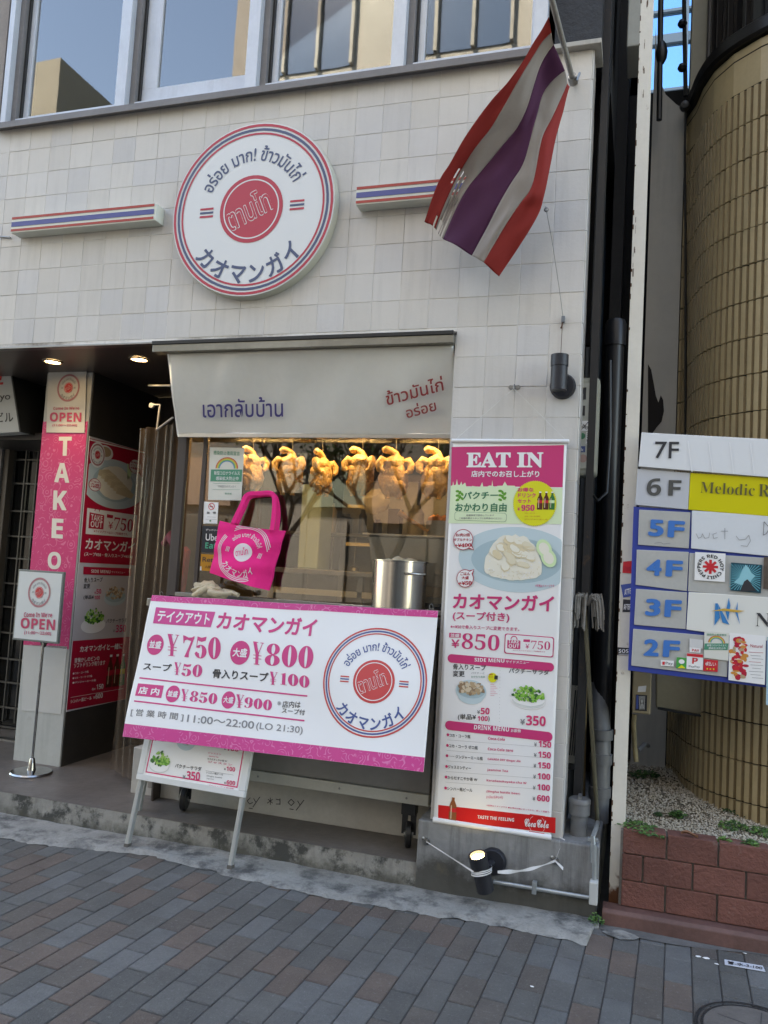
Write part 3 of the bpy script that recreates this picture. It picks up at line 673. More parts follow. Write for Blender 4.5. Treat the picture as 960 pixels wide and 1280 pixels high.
# pale plastic bag hanging by the rack
b = MB(); b.blob(tuple(at(470, 628, Y=.75)), .075, mat('cloudy film', (.20, .18, .14), .35), 3, .35, 2.0, (1.1, .4, 1.0), 4); tag(b.build('hanging_rag', smooth=True), 'crumpled brown rag hanging from the timber rack', 'rag')
# ================================================================ ALLEY, POST, NEIGHBOUR RIGHT
b = MB(); b.box(.02, 1.5, 1.52, 1.6, -.1, 4.7, Mt_dark); tag(b.build('alley_blackout'), 'added black sheet blocking light at the back of the narrow alley', 'wall')  # added wall stops light leaking through; the gap's darkness is in its colour
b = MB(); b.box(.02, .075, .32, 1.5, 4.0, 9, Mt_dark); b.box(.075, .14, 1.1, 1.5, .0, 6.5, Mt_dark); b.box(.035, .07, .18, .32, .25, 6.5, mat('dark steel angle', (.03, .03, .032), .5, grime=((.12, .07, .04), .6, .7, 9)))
tag(b.build('alley_wall'), 'dark wall and steel angle rising in the alley', 'wall')  # near-black boxes and a dark steel angle
b = MB(); b.box(.145, .22, .32, .6, 4.24, 5.2, mat('dingy white box', (.46, .46, .42), .6, var=.1)); tag(b.build('duct_box', bevel=.006), 'dingy white duct box high in the alley by the rusty post', 'duct')
b = MB(); b.tube([(.135, .56, .3), (.135, .56, 2.80)], .047, mat('black pipe', (.016, .017, .02), .35), 20); b.lathe((.135, .56, 2.73), [(.047, 0), (.055, 0), (.055, .12), (.047, .14), (.0, .145)], _M['black pipe'], 20)
tag(b.build('drain_pipe', smooth=40), 'thick black drain pipe standing in the alley', 'pipe')
Mt_gpipe = mat('grey pvc', (.16, .165, .17), .45, var=.12, vscale=8)
b = MB(); b.tube([(.145, .42, .30), (.145, .42, .62), (.14, .44, .74), (.12, .54, .84), (.12, .58, .95)], .048, Mt_gpipe, 20)
for z in (.42, .58, .70): b.lathe((.145, .42, z), [(.048, 0), (.055, .002), (.055, .05), (.048, .052)], Mt_gpipe, 20)
tag(b.build('pipe_elbow', smooth=40), 'grey plastic pipe with a bent elbow in the alley', 'pipe')
t = thing('cleanout_cap', 'short grey plastic drain stub with screw cap on the concrete plinth', 'drain cap', (.07, .12, PZ))
b = MB(); b.lathe((.07, .10, PZ), [(.038, 0), (.038, .09), (.047, .093), (.047, .14)], Mt_gpipe, 28); b.build('pipe_stub', t, smooth=40)
b = MB(); b.lathe((.07, .10, PZ + .14), [(.047, 0), (.049, .002), (.049, .018), (.044, .024), (0, .026)], Mt_gpipe, 28); b.box(.062, .078, .07, .13, PZ + .163, PZ + .178, Mt_gpipe); b.build('cap', t, smooth=40)
# meter box with stickers
Mt_meter = mat('greenish meter casing', (.42, .43, .36), .5, var=.1, vscale=6, streak=.3)
t = thing('meter_box', 'rounded greenish white meter box with scribbled stickers in the alley', 'meter box', (.03, .2, 2.2))
b = MB(); b.box(-.10, .083, .19, .30, 1.985, 2.475, Mt_meter); b.build('casing', t, bevel=.022, seg=4)
b = MB(); b.box(-.02, .062, .184, .189, 2.02, 2.44, mat('meter face', (.46, .47, .42), .4, var=.05)); f = b.build('face', t, bevel=.004)
pr = Pr((0, .1832, 0), (1, 0, 0), (0, 0, 1))
pr.rect(.0, 2.36, .02, 2.42, P_black, 1); pr.rect(.0, 2.28, .018, 2.33, P_black, 1)
pr.rect(.002, 2.205, .04, 2.255, P_wh, 1); pr.text("ZERO", .004, 2.225, .016, P_black, 2, .03, .03, rot=-.5); pr.line((.004, 2.21), (.036, 2.25), .003, P_black, 2)
pr.ell(.008, 2.18, .016, .016, P_green, 1); pr.rect(.028, 2.14, .048, 2.20, P_wh, 1); pr.text("YEAH", .045, 2.142, .014, P_black, 2, .03, .05, rot=1.57)
pr.rect(.004, 2.10, .026, 2.13, P_navy, 1); pr.text("k", .008, 2.105, .018, P_wh, 2); pr.ell(.018, 2.07, .018, .02, mat('faded sticker', (.42, .28, .25), .6), 1)
pr.build('sticker', f)
b = MB(); b.tube([(.04, .22, 1.985), (.055, .22, 1.92), (.09, .25, 1.87), (.13, .3, 1.92), (.135, .33, 2.2), (.12, .36, 2.6)], .008, Mt_black, 8); b.build('cable', t, smooth=True)
# mop
Mt_mop = mat('grimy mop yarn', (.27, .26, .24), .95, var=.3, vscale=30)
t = thing('mop', 'grey string mop stood upside down in the alley beside the tiled pier', 'mop', (.15, .2, .4))
hT = at(731, 762, Y=.12); hB = Vector((.148, .24, PZ + .01))
b = MB(); b.cyl(hB, hT, .0105, mat('mop handle', (.16, .15, .10), .5, var=.2, vscale=12), 12); b.build('handle', t, smooth=True)
b = MB(); rr = random.Random(4)
for k in range(90):
    a0 = rr.uniform(-1, 1); sd_ = rr.uniform(-1, 1); L_ = rr.uniform(.09, .19); p = hT + Vector((a0 * .018, sd_ * .02, .02)); d = Vector((a0 * .05 + .012, sd_ * .04 - .01, .055))
    pts = [p]
    for q in range(9):
        u = (q + 1) / 9; pts.append(hT + Vector((a0 * .05 * min(1, u * 1.8) + .010 + (.03 if a0 > 0 else -.006) * u, sd_ * .045 * min(1, u * 2) - .012, .02 + .085 * math.sin(u * 2.2) - L_ * u * u + .006 * math.sin(q * 2 + k))))
    b.tube(pts, .0035, Mt_mop, 5, False)
mh = b.build('mop_strings', t, smooth=True); tag(mh, kind='stuff')
# broken white panel heater and odd boards
t = thing('scrap_panel', 'broken white slatted panel leaning inside the alley behind the pier', 'scrap panel', (.03, .25, .6))
b = MB()
b.box(-.04, .058, .25, .27, .60, .97, mat('chipped white plastic', (.45, .45, .42), .5, var=.15, grime=((.05, .05, .05), .55, .6, 9)))
b.build('panel', t, bevel=.003)
for k in range(5):
    b = MB(); b.bar((.006 + k * .010, .243, .64), (.022 + k * .010, .243, .95), .006, .006, Mt_black, (1, 0, 0)); b.build('slat', t)
b = MB(); b.box(-.03, .06, .235, .30, .575, .598, Mt_black); b.build('foot', t)
b = MB(); b.bar((.06, .45, .30), (.045, .42, 1.15), .03, .02, mat('old yellow board', (.22, .15, .06), .7, var=.3)); tag(b.build('timber_offcut'), 'yellowed timber offcut leaning at the back of the alley', 'plank')

# rusty white post
Mt_post = mat('chipped cream paint', (.66, .63, .56), .5, var=.06, vscale=5, bump=.2, bscale=25, grime=((.20, .07, .02), .635, .70, 7))
def rustfoot(m):
    n = m.node_tree; b_ = n.nodes['Principled BSDF']; L = n.links.new; src = b_.inputs['Base Color'].links[0].from_socket
    ge = n.nodes.new('ShaderNodeNewGeometry'); sp = n.nodes.new('ShaderNodeSeparateXYZ'); no = n.nodes.new('ShaderNodeTexNoise'); no.inputs['Scale'].default_value = 12; no.inputs['Detail'].default_value = 6
    L(ge.outputs['Position'], sp.inputs[0]); L(ge.outputs['Position'], no.inputs['Vector'])
    r = n.nodes.new('ShaderNodeMapRange'); L(sp.outputs['Z'], r.inputs[0]); r.inputs[1].default_value = .02; r.inputs[2].default_value = .36; r.inputs[3].default_value = .42; r.inputs[4].default_value = -.35
    a = n.nodes.new('ShaderNodeMath'); a.operation = 'ADD'; L(r.outputs[0], a.inputs[0]); L(no.outputs['Fac'], a.inputs[1])
    r2 = n.nodes.new('ShaderNodeMapRange'); L(a.outputs[0], r2.inputs[0]); r2.inputs[1].default_value = .56; r2.inputs[2].default_value = .66
    x = n.nodes.new('ShaderNodeMix'); x.data_type = 'RGBA'; L(r2.outputs[0], x.inputs[0]); L(src, x.inputs[6]); x.inputs[7].default_value = (.12, .045, .018, 1); L(x.outputs[2], b_.inputs['Base Color'])
rustfoot(Mt_post)
t = thing('steel_post', 'tall chipped white steel post with a rusty foot carrying the floor directory', 'post', (.24, .06, 0))
b = MB(); b.box(.213, .273, .045, .052, 0, 7.5, Mt_post); b.box(.266, .273, .052, .14, 0, 7.5, Mt_post); b.box(.213, .220, .052, .14, 0, 7.5, Mt_post); b.build('post_channel', t, bevel=.0015)
b = MB()
rr = random.Random(8)
z = .1
while z < 4.6:      # flaked paint along both arrises
    h = rr.uniform(.004, .03)
    if rr.random() < .62: b.box(.2115, .2145 + rr.uniform(0, .004), .0435, .0455, z, z + h, mat('dark rust', (.07, .03, .015), .9))
    z += h + rr.uniform(.008, .07)
for (z0, z1, x) in ((3.75, 4.05, .237), (2.9, 3.25, .222), (4.2, 4.4, .243)):
    for k in range(9): zz = rr.uniform(z0, z1); xx_ = x + rr.uniform(-.004, .004); b.box(xx_, xx_ + rr.uniform(.0008, .0025), .0443, .0455, zz, zz + rr.uniform(.008, .04), _M['dark rust'])
tag(b.build('rust_flake', t), kind='stuff')
for (pts, m, txt, tm, rot) in (([(779, 702), (791, 701), (791, 717), (778, 716)], P_red, 'ATTENTION', P_crim, .1), ([(776, 731), (790, 729), (790, 745), (779, 747)], P_blue, 'ATTE', P_wh, .3), ([(779, 749), (790, 750), (790, 765), (778, 765)], P_black, 'AFTER', P_wh, .7), ([(772, 809), (787, 810), (787, 819), (772, 819)], P_black, 'SOS', P_wh, 0)):
    names = {'ATTENTION': 'small red sticker on the white post, topmost of the post stickers', 'ATTE': 'small tilted blue sticker on the white post', 'AFTER': 'small square black sticker on the white post under the blue one', 'SOS': 'black sticker reading SOS low on the white post'}
    pr = Pr((0, .0435, 0), (1, 0, 0), (0, 0, 1)); P_ = [pr.p(*q) for q in pts]; pr.poly(P_, m, 1)
    pr.tfit(san(txt), (pts[3][0] + 1.5, pts[3][1] - 3), (pts[2][0] - 1.5, pts[2][1] - 3), (pts[3][0] + 1.5, pts[0][1] + (2.5 if txt == 'SOS' else 6)), tm, 2)
    if txt == 'SOS': pr.line(pr.p(773, 817.7), pr.p(786, 817.7), .002, P_wh, 2)
    o = pr.build('sticker', None); tag(o, names[txt], 'sticker', 'stickers on the white post')
b = MB(); b.lathe((.238, .0435, at(776, 841, Y=.044).z), [(0, -.004), (.004, -.003), (.0055, 0)], mat('rusty bolt', (.12, .07, .05), .7), 12, (0, -1, 0)); b.build('bolt', t)

# white panel closing the gap, curved top
q = [(.279, 4.60)]
topL = at(822, 92, Y=1.05); a1 = at(832, 118, Y=1.05); a2 = at(845, 130, Y=1.05); a3 = at(857, 138, Y=1.05)
poly = [(.285, 1.05, .3), (.285, 1.05, topL.z + .3), (topL.x, 1.05, topL.z), (a1.x, 1.05, a1.z), (a2.x, 1.05, a2.z), (a3.x, 1.05, a3.z), (a3.x, 1.05, .3)]
Mt_wp = mat('old white render', (.50, .49, .45), .7, var=.08, vscale=2, bump=.1, bscale=12, streak=.2)
b = MB(); b.prism(poly, (0, .06, 0), Mt_wp); tag(b.build('white_partition'), 'sooty white partition panel with a curved top closing the gap beside the ribbed building', 'wall')
b = MB(); rr = random.Random(41); zz = [at(820 + dx, y_, Y=1.046) for dx, y_ in ((-10, 455), (-6, 462), (-3, 478), (0, 495), (3, 503), (6, 494), (9, 500), (10, 514), (7, 527), (1, 534), (-4, 541), (-10, 545))]
b.prism(zz, (0, .002, 0), mat('soot', (.022, .019, .018), .95)); tag(b.build('soot_mark'), 'black flame-shaped soot mark on the white partition above the directory', 'stain')
b = MB(); 
b.tube([at(855, 0, Y=.98), at(856, 60, Y=.98), at(857, 120, Y=.98)], .012, Mt_black, 8); b.tube([at(857, 140, Y=.96), at(856, 200, Y=.96), at(857, 300, Y=.96), at(857, 545, Y=.96)], .007, Mt_black, 8)
b.lathe(at(856, 133, Y=.96), [(0, -.03), (.022, -.025), (.030, 0), (.022, .025), (0, .03)], Mt_black, 16, (0, 1, 0))
for yy in (30, 85): b.lathe(at(853, yy, Y=.97), [(0, -.02), (.02, -.015), (.028, 0), (.02, .02), (0, .02)], Mt_black, 12)
tag(b.build('cable_run', smooth=40), 'black cables clipped up the edge of the ribbed building', 'cable')
b = MB(); b.tube([at(826, 0, Y=.9), at(824, 150, Y=.9)], .016, Mt_black, 12); b.lathe(at(827, 65, Y=.9), [(.016, -.07), (.030, -.04), (.034, 0), (.026, .04), (.016, .06)], Mt_black, 16)
tag(b.build('black_conduit', smooth=40), 'black conduit with a bulging joint behind the white post', 'conduit')

# ribbed tile building on the right
CP = [(.488, 1.10), (.527, 1.0), (.558, .82), (.590, .70), (.635, .60), (.70, .515), (.77, .45), (.85, .39), (.95, .34), (1.10, .29), (1.35, .25), (2.2, .22)]
def curve(n_):
    """points at equal arc length along the plan curve"""
    L_ = [0]; 
    fine = []
    for i in range(len(CP) - 1):
        p0 = CP[max(i - 1, 0)]; p1 = CP[i]; p2 = CP[i + 1]; p3 = CP[min(i + 2, len(CP) - 1)]
        for k in range(12):
            u = k / 12; fine.append(tuple(.5 * (2 * p1[j] + (p2[j] - p0[j]) * u + (2 * p0[j] - 5 * p1[j] + 4 * p2[j] - p3[j]) * u * u + (3 * p1[j] - p0[j] - 3 * p2[j] + p3[j]) * u ** 3) for j in (0, 1)))
    fine.append(CP[-1])
    for a, b_ in zip(fine, fine[1:]): L_.append(L_[-1] + math.dist(a, b_))
    out = []; k = 0; s_ = 0
    while s_ < L_[-1]:
        while L_[k + 1] < s_: k += 1
        f = (s_ - L_[k]) / (L_[k + 1] - L_[k]); a, b_ = fine[k], fine[k + 1]; t_ = Vector((b_[0] - a[0], b_[1] - a[1])).normalized()
        out.append((a[0] + (b_[0] - a[0]) * f, a[1] + (b_[1] - a[1]) * f, t_.y, -t_.x)); s_ += n_
    return out
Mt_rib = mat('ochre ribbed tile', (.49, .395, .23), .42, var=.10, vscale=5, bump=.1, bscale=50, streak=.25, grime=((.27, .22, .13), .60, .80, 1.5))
Mt_ribg = mat('rib groove shade', (.29, .22, .12), .6, var=.2, vscale=9)  # darker copy of the rib colour paints shade into the grooves
Mt_ribj = mat('ribbed wall joint', (.045, .038, .028), .9)
rb = thing('ribbed_building', 'ochre building with a curved ribbed tile wall and dark window band at the right edge', 'building', (.6, 1.0, .3))
PT = curve(.0192); CH = .186; ZB = .30; z = ZB
b = MB(); zt_ = 4.26; nc = int((zt_ - ZB) / CH)
rr = random.Random(12)
for c in range(nc + 1):
    z0 = ZB + c * CH; z1 = min(z0 + CH, zt_ - .002)
    if z1 - z0 < .02: continue
    smoothc = c >= nc - 1
    if smoothc:
        for i in range(0, len(PT) - 8, 8):
            a, e = PT[i], PT[i + 8]; vv = []
            for (p, zz, d) in ((a, z0, 0), (e, z0, 0), (e, z1, 0), (a, z1, 0)):
                vv.append((p[0] + p[2] * .012, p[1] + p[3] * .012, zz + (.004 if zz == z0 else -.004)))
            b.add(vv, [(0, 1, 2, 3)], Mt_rib)
        continue
    for i in range(0, len(PT) - 2, 2):
        a, m_, e = PT[i], PT[i + 1], PT[i + 2]; jz = rr.uniform(-.0015, .0015); o_ = rr.uniform(-.0012, .0012)
        sec = [(a, .001, .12), (a, .013 + o_, .24), (a, .016 + o_, .5), (m_, .016 + o_, .58), (m_, .006, .78), (e, .001, 0)]
        ps = []
        for k_, (p, d, f) in enumerate(sec):
            q2 = e if p is m_ else m_
            x = p[0] + (q2[0] - p[0]) * (f if k_ < 5 else 0); y = p[1] + (q2[1] - p[1]) * (f if k_ < 5 else 0); ps.append((x + p[2] * d, y + p[3] * d))
        k = len(ps); vv = [(x, y, z0 + .004 + jz) for x, y in ps] + [(x, y, z1 - .003 + jz) for x, y in ps]
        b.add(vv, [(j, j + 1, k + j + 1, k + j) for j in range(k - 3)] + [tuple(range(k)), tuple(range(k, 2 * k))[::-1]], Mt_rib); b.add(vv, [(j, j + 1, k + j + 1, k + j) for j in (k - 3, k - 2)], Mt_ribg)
rt_ = tag(b.build('ribbed_tiles', rb), kind='stuff')
b = MB(); b.grid(lambda u, v: (PT[int(u * (len(PT) - 1))][0], PT[int(u * (len(PT) - 1))][1], ZB - .1 + v * (zt_ - ZB + .1)), len(PT) - 1, 1, Mt_ribj); b.build('wall', rb, smooth=60)
# flat pilaster with its own joints at the left end of the curve
x0, x1 = .474, .527
b = MB(); b.box(x0, x1 + .3, 1.11, 1.3, ZB, 4.30, Mt_ribj); b.build('pilaster_core', rb)
z = ZB
while z < 4.2:
    for (a, c) in ((x0 + .002, x0 + .026), (x0 + .031, x1 + .004)):
        b = MB(); b.box(a, c, 1.075, 1.112, z + .005, min(z + CH - .003, 4.24), Mt_rib); b.build('tile', rb, bevel=.002)
    z += CH
# dark sill band, following the curve
b = MB(); 
sec = [(.0, 4.262), (.035, 4.262), (.05, 4.275), (.05, 4.335), (.035, 4.35), (-.10, 4.36)]
vv = []; PS = PT[2::3]
for p in PS:
    for d, z in sec: vv.append((p[0] + p[2] * d, p[1] + p[3] * d, z))
k = len(sec); b.add(vv, [(i * k + j, i * k + j + 1, (i + 1) * k + j + 1, (i + 1) * k + j) for i in range(len(PS) - 1) for j in range(k - 1)], mat('dark bronze metal', (.022, .020, .019), .35, .4))
b.build('sill_band', rb, smooth=30)
# window band above: beige pier, bronze frames, dark glass
Mt_beige = mat('beige pier render', (.40, .385, .31), .7, var=.08, vscale=3, bump=.1, bscale=20)
b = MB(); b.box(.488, .60, 1.02, 1.16, 4.30, 8.0, Mt_beige); b.build('pier', rb, bevel=.004)
PW = [PT[i] for i in range(6, len(PT), 1)]
gl = MB(); vv = []
for p in PW: vv += [(p[0] - p[2] * .06, p[1] - p[3] * .06, 4.33), (p[0] - p[2] * .06, p[1] - p[3] * .06, 8.0)]
gl.add(vv, [(2 * i, 2 * i + 2, 2 * i + 3, 2 * i + 1) for i in range(len(PW) - 1)], mat('dark bronze glass', (.015, .014, .014), .08, spec=.5)); gl.build('pane', rb, smooth=60)
for i in (3, 5, 8, 13, 20, 27, 34, 41):
    if i < len(PW):
        p = PW[i]; b = MB(); b.bar((p[0] - p[2] * .045, p[1] - p[3] * .045, 4.34), (p[0] - p[2] * .045, p[1] - p[3] * .045, 8), .022, .03, _M['dark bronze metal'] if i != 5 else Mt_alud, (p[2], p[3], 0)); b.build('window_mullion', rb, bevel=.002)
b = MB(); b.box(.66, 3.5, .9, 1.9, -.1, 12, Mt_dark); b.box(.90, 3.5, 1.9, 8, -.1, 12, Mt_dark); b.box(.50, .66, 1.32, 1.42, -.1, 12, Mt_beige); b.build('building_core', rb)

# glass tower seen in the gap
Mt_tg = mat('tower glass', (.20, .42, .68), .08, .9)
tw = thing('glass_tower', 'distant blue glass tower seen through the gap between the buildings', 'building', (3, 26, 0))
a0 = at(846, 0, Y=26); b = MB(); b.box(a0.x - 5, a0.x + 7, 26, 34, 0, 60, Mt_tg); b.build('curtain_wall', tw)
for yy, hh in ((12, .10), (47, .34), (111, .10), (111 + 63, .34)):
    z = at(846, yy, Y=25.9).z
    for k in range(-3, 5) if yy in (12,) else (0,):
        b = MB(); b.box(a0.x - 5, a0.x + 7, 25.86, 25.99, z - hh / 2, z + hh / 2, mat('tower fin', (.10, .13, .16), .5)); b.build('transom', tw); break
b = MB(); x = at(858, 60, Y=25.9).x; b.box(x - .05, x + .05, 25.8, 25.99, 10, 60, _M['tower fin']); b.build('tower_mullion', tw)

# floor directory
Mt_bl = mat('blue sign frame', (.03, .055, .30), .4); Mt_pan = mat('dusty acrylic grey', (.44, .44, .42), .35, var=.08, vscale=7); Mt_wp2 = mat('glossy white acrylic', (.72, .74, .76), .22, coat=.3)
Mt_yp = mat('yellow acrylic', (.62, .56, .012), .3); Mt_lg = mat('pale violet grey acrylic', (.50, .52, .56), .35)
ds = thing('floor_directory', 'floor directory sign with rows from 7F down to 2F beside the rusty post', 'sign', (.5, .0, 1.1))
DY = .0
def panel(nm, pts, m, y=DY - .002, th=.02, bev=.002, par=None):
    P_ = [at(a, c, Y=y) for a, c in pts]; b = MB(); b.prism(P_, (0, th, 0), m); return b.build(nm, par or ds, bevel=bev)
SL = .05
def yy(x, y0, sl): return y0 + (x - 800) * sl
XR = 1040
fr = panel('frame', [(792, 633), (XR, 633 + .06 * 248), (XR, 838 + .115 * 250 + 3), (785, 838)], Mt_bl, .004, .05)
panel('floor_panel', [(802, 540.5), (XR, 553), (XR, 603), (798, 583)], Mt_wp2, -.02, .03)
b7 = panel('floor_panel', [(797, 586), (862.5, 591), (860, 637), (794, 631)], Mt_lg, -.006, .02)
panel('floor_panel', [(863, 591), (XR, 602), (XR, 652), (860.5, 637)], Mt_yp, -.006, .02)
rows = [((799, 637), (863, 640.5), (861, 685.5), (797.5, 681)), ((796, 687), (861, 690), (858.5, 739), (794.5, 731)), ((795, 736), (859, 740.5), (857, 786.5), (792.5, 781)), ((791.5, 786), (911, 797), (909, 846.5), (789, 832))]
for r_ in rows: panel('floor_panel', r_, Mt_pan, -.003, .012)
panel('tenant_panel', [(865, 638), (XR, 650), (XR, 703), (864, 685.5)], mat('white tenant acrylic', (.66, .69, .72), .3, var=.03), -.005, .012)
panel('tenant_panel', [(862, 691), (XR, 703), (XR, 758), (860, 739)], Mt_pan, -.003, .012)
panel('tenant_panel', [(861, 740), (XR, 752), (XR, 812), (858, 787)], mat('cream tenant acrylic', (.72, .72, .68), .3), -.005, .012)
pr = Pr((0, -.0225, 0), (1, 0, 0), (0, 0, 1))
pr.tfit("7F", (818, 573), (848, 573.5), (819, 552), P_black, 2, .008)
for q in range(4): x = 860 + q * 26; pr.line(pr.p(x, 551 + q), pr.p(x + 5, 590 + q), .0035, mat('faint scuff', (.78, .79, .8), .3), 1)
pr.build('lettering', ds)
pr = Pr((0, -.0085, 0), (1, 0, 0), (0, 0, 1)); dgr = mat('brown grey letters', (.075, .075, .07), .5)
pr.tfit(san("6"), (808, 619.5), (826, 619.5), (809, 598), dgr, 2, .0); pr.tfit(san("F"), (835, 619.5), (851, 620), (836, 600), dgr, 2, .0)
sk = .09
pr.tfit(rom("Melodic"), (875, 616), (943, 620), (876, 602), mat('olive letters', (.10, .09, .03), .5), 2, -.012); pr.tfit(rom("R"), (948, 620), (962, 621), (948.5, 605), _M['olive letters'], 2, -.012); pr.tfit(rom("oad"), (964, 621), (995, 624), (964.5, 606), _M['olive letters'], 2, -.012)
pr.build('lettering', ds)
pr = Pr((0, -.0065, 0), (1, 0, 0), (0, 0, 1)); bl = mat('sky blue letters', (.035, .17, .50), .45)
for s_, L_, T_ in (("5F", (810, 670), 649), ("4F", (807.5, 719), 698.5), ("3F", (806, 769.5), 748), ("2F", (804, 819.5), 798.5)):
    x0, y0 = L_
    for ch, dx, w_ in ((s_[0], 0, 19), ('F', 24, 21)):
        off = y0 + dx * .06
        pr.tfit(ch, (x0 + dx, off), (x0 + dx + w_, off + w_ * .06), (x0 + dx + 1.5, off - (y0 - T_)), bl, 2, .045)
# pen scrawl on 5F
def scrawl(pts, wd, m, l=2):
    P_ = [pr.p(*q) for q in pts]
    for a, b_ in zip(P_, P_[1:]): pr.line(a, b_, wd, m, l)
grs = mat('marker grey', (.30, .30, .31), .5)
scrawl([(870, 667), (873, 673), (877, 671), (878, 667), (881, 673), (886, 672), (887, 666)], .0022, grs); scrawl([(896, 666), (891, 668), (892, 673), (897, 672)], .0022, grs); scrawl([(901, 664), (910, 664)], .0022, grs); scrawl([(906, 660), (906, 674)], .0022, grs)
scrawl([(920, 670), (924, 675), (932, 674), (936, 669), (938, 676), (934, 683), (926, 682)], .0022, grs)
scrawl([(955, 652), (954, 669), (958, 667), (962, 660), (955, 652)], .003, P_grey); scrawl([(818, 679), (826, 678), (829, 680), (838, 679)], .002, P_grey)
# blue and gold monogram of the 3F tenant
mb_ = mat('monogram blue', (.02, .20, .48), .5); gd = mat('monogram gold', (.60, .36, .06), .5)
for pts in (([(894, 754), (897, 754), (900, 772), (893, 782)]), ([(897, 754), (910, 778), (912, 781), (903, 778)]), ([(911, 747), (913, 757), (910, 776), (907, 765)]), ([(922, 752), (919, 765), (925, 781), (922, 766)])): pr.pq(pts, mb_, 3)
pr.pq([(888, 764), (905, 760.5), (931, 763.5), (922, 765.5), (905, 763.5)], gd, 4)
pr.tfit(rom("N"), (944, 783), (962, 784), (945, 766), P_black, 2, -.01)
pr.tfit(rom("EW"), (965, 784), (990, 785), (965.5, 768), P_black, 2, -.01)
pr.build('lettering', ds)
# stickers and leaflets stuck on the directory
def stick(nm, lab, pts, m, fn=None, y=-.0085, th=.0012, cat='sticker', grp=None):
    P_ = [at(a, c, Y=y) for a, c in pts]; b = MB(); b.prism(P_, (0, th, 0), m); t = b.build(nm); tag(t, lab, cat, grp)
    if fn:
        global pr
        pr = Pr((0, y, 0), (1, 0, 0), (0, 0, 1)); fn(pr); pr.build('print', t)
    return t
def rh(p):
    p.arc(san("RED HOT CHILI PEPPERS"), *p.p(888, 708.5), .040, .014, P_black, -64, 345, 2, .01)
    cu, cv = p.p(888, 708.5)
    for k in range(4):
        a = R_(k * 45 + 22.5 - 22.5); p.line((cu - .031 * math.cos(a), cv - .031 * math.sin(a)), (cu + .031 * math.cos(a), cv + .031 * math.sin(a)), .011, P_red, 2 + k * .2)
stick('square_sticker', 'square white sticker with a red asterisk and circular black lettering on the 4F row', [(869, 690), (907, 692), (906, 727.5), (868, 725)], P_wh, rh)
def raysf(p):
    cu, cv = p.p(931, 722); rr = random.Random(2)
    for k in range(40):
        a = k * math.pi / 20; c, s_ = math.cos(a), math.sin(a); k2 = min(.066 / max(abs(c), 1e-3), .060 / max(abs(s_), 1e-3)); r_ = k2 * .93
        p.line((cu + c * .015, cv + s_ * .015), (cu + c * r_, cv + s_ * r_ * .98), .0028, mat('ray cyan', (.12, .42, .50), .4), 2)
    p.pq([(917, 728), (924, 722), (928, 712), (932, 706), (936, 710), (939, 716), (944, 720), (940, 724), (936, 731), (926, 731)], mat('ray pale', (.25, .55, .62), .4), 3); p.pq([(925, 739), (930, 727), (934, 724), (938, 728), (945, 739)], P_black, 4)
stick('poster_print', 'dark teal poster of light rays radiating from a figure on the 4F row', [(914, 703), (953, 706), (951, 741.5), (913, 738)], mat('dark teal card', (.008, .06, .09), .35), raysf, cat='poster')
stick('brown_photo', 'brown photo print cut by the frame edge on the 4F row', [(955, 696), (990, 699), (989, 738), (954, 736)], mat('brown photo', (.12, .09, .07), .4, var=.4, vscale=40), cat='poster')
def rainbow(p, bx, by, w_, h_, big=False):
    g2 = mat('notice green', (.06, .27, .17), .5)
    cu, cv = p.p(bx + w_ * .5, by + h_ * .40); U = abs(p.p(bx + w_, by)[0] - p.p(bx, by)[0])
    p.tfit("感染防止徹底宣言", (bx + w_ * .08, by + h_ * .13), (bx + w_ * .92, by + h_ * .15), (bx + w_ * .08, by + h_ * .05), g2, 2, .01)
    for k, c in enumerate([(.55, .08, .05), (.65, .32, .04), (.62, .60, .08), (.10, .42, .18), (.10, .25, .50)]): p.ring(cu, cv, U * (.36 - k * .028), U * (.335 - k * .028), mat('rainbow %d' % k, c, .5), 2, 24, .9, 0, 180)
    p.pq([(bx, by + h_ * .42), (bx + w_, by + h_ * .42), (bx + w_ - 1, by + h_ * .66), (bx - 1, by + h_ * .65)], g2, 2)
    p.tfit("新型コロナウイルス", (bx + w_ * .1, by + h_ * .525), (bx + w_ * .92, by + h_ * .53), (bx + w_ * .1, by + h_ * .45), P_wh, 3, .01); p.tfit("感染拡大防止中", (bx + w_ * .16, by + h_ * .63), (bx + w_ * .88, by + h_ * .635), (bx + w_ * .16, by + h_ * .555), P_wh, 3, .01)
    if big:
        p.tfit("渋谷店カオマンガイ", (bx + w_ * .22, by + h_ * .77), (bx + w_ * .80, by + h_ * .775), (bx + w_ * .22, by + h_ * .725), P_grey, 3)
        for yq in (.69, .81): p.line(p.p(bx + w_ * .05, by + h_ * yq), p.p(bx + w_ * .92, by + h_ * (yq + .005)), .0012, g2, 3)
        p.tfit("東京都", (bx + w_ * .44, by + h_ * .91), (bx + w_ * .66, by + h_ * .915), (bx + w_ * .44, by + h_ * .87), g2, 3)
Mt_card = mat('notice card', (.66, .66, .60), .5)
stick('rainbow_notice', 'small rainbow hygiene notice stuck on the 2F row of the directory', [(880.5, 789), (911.5, 791), (910.5, 826), (880, 822)], Mt_card, lambda p: rainbow(p, 881, 790, 29.5, 34), cat='notice')
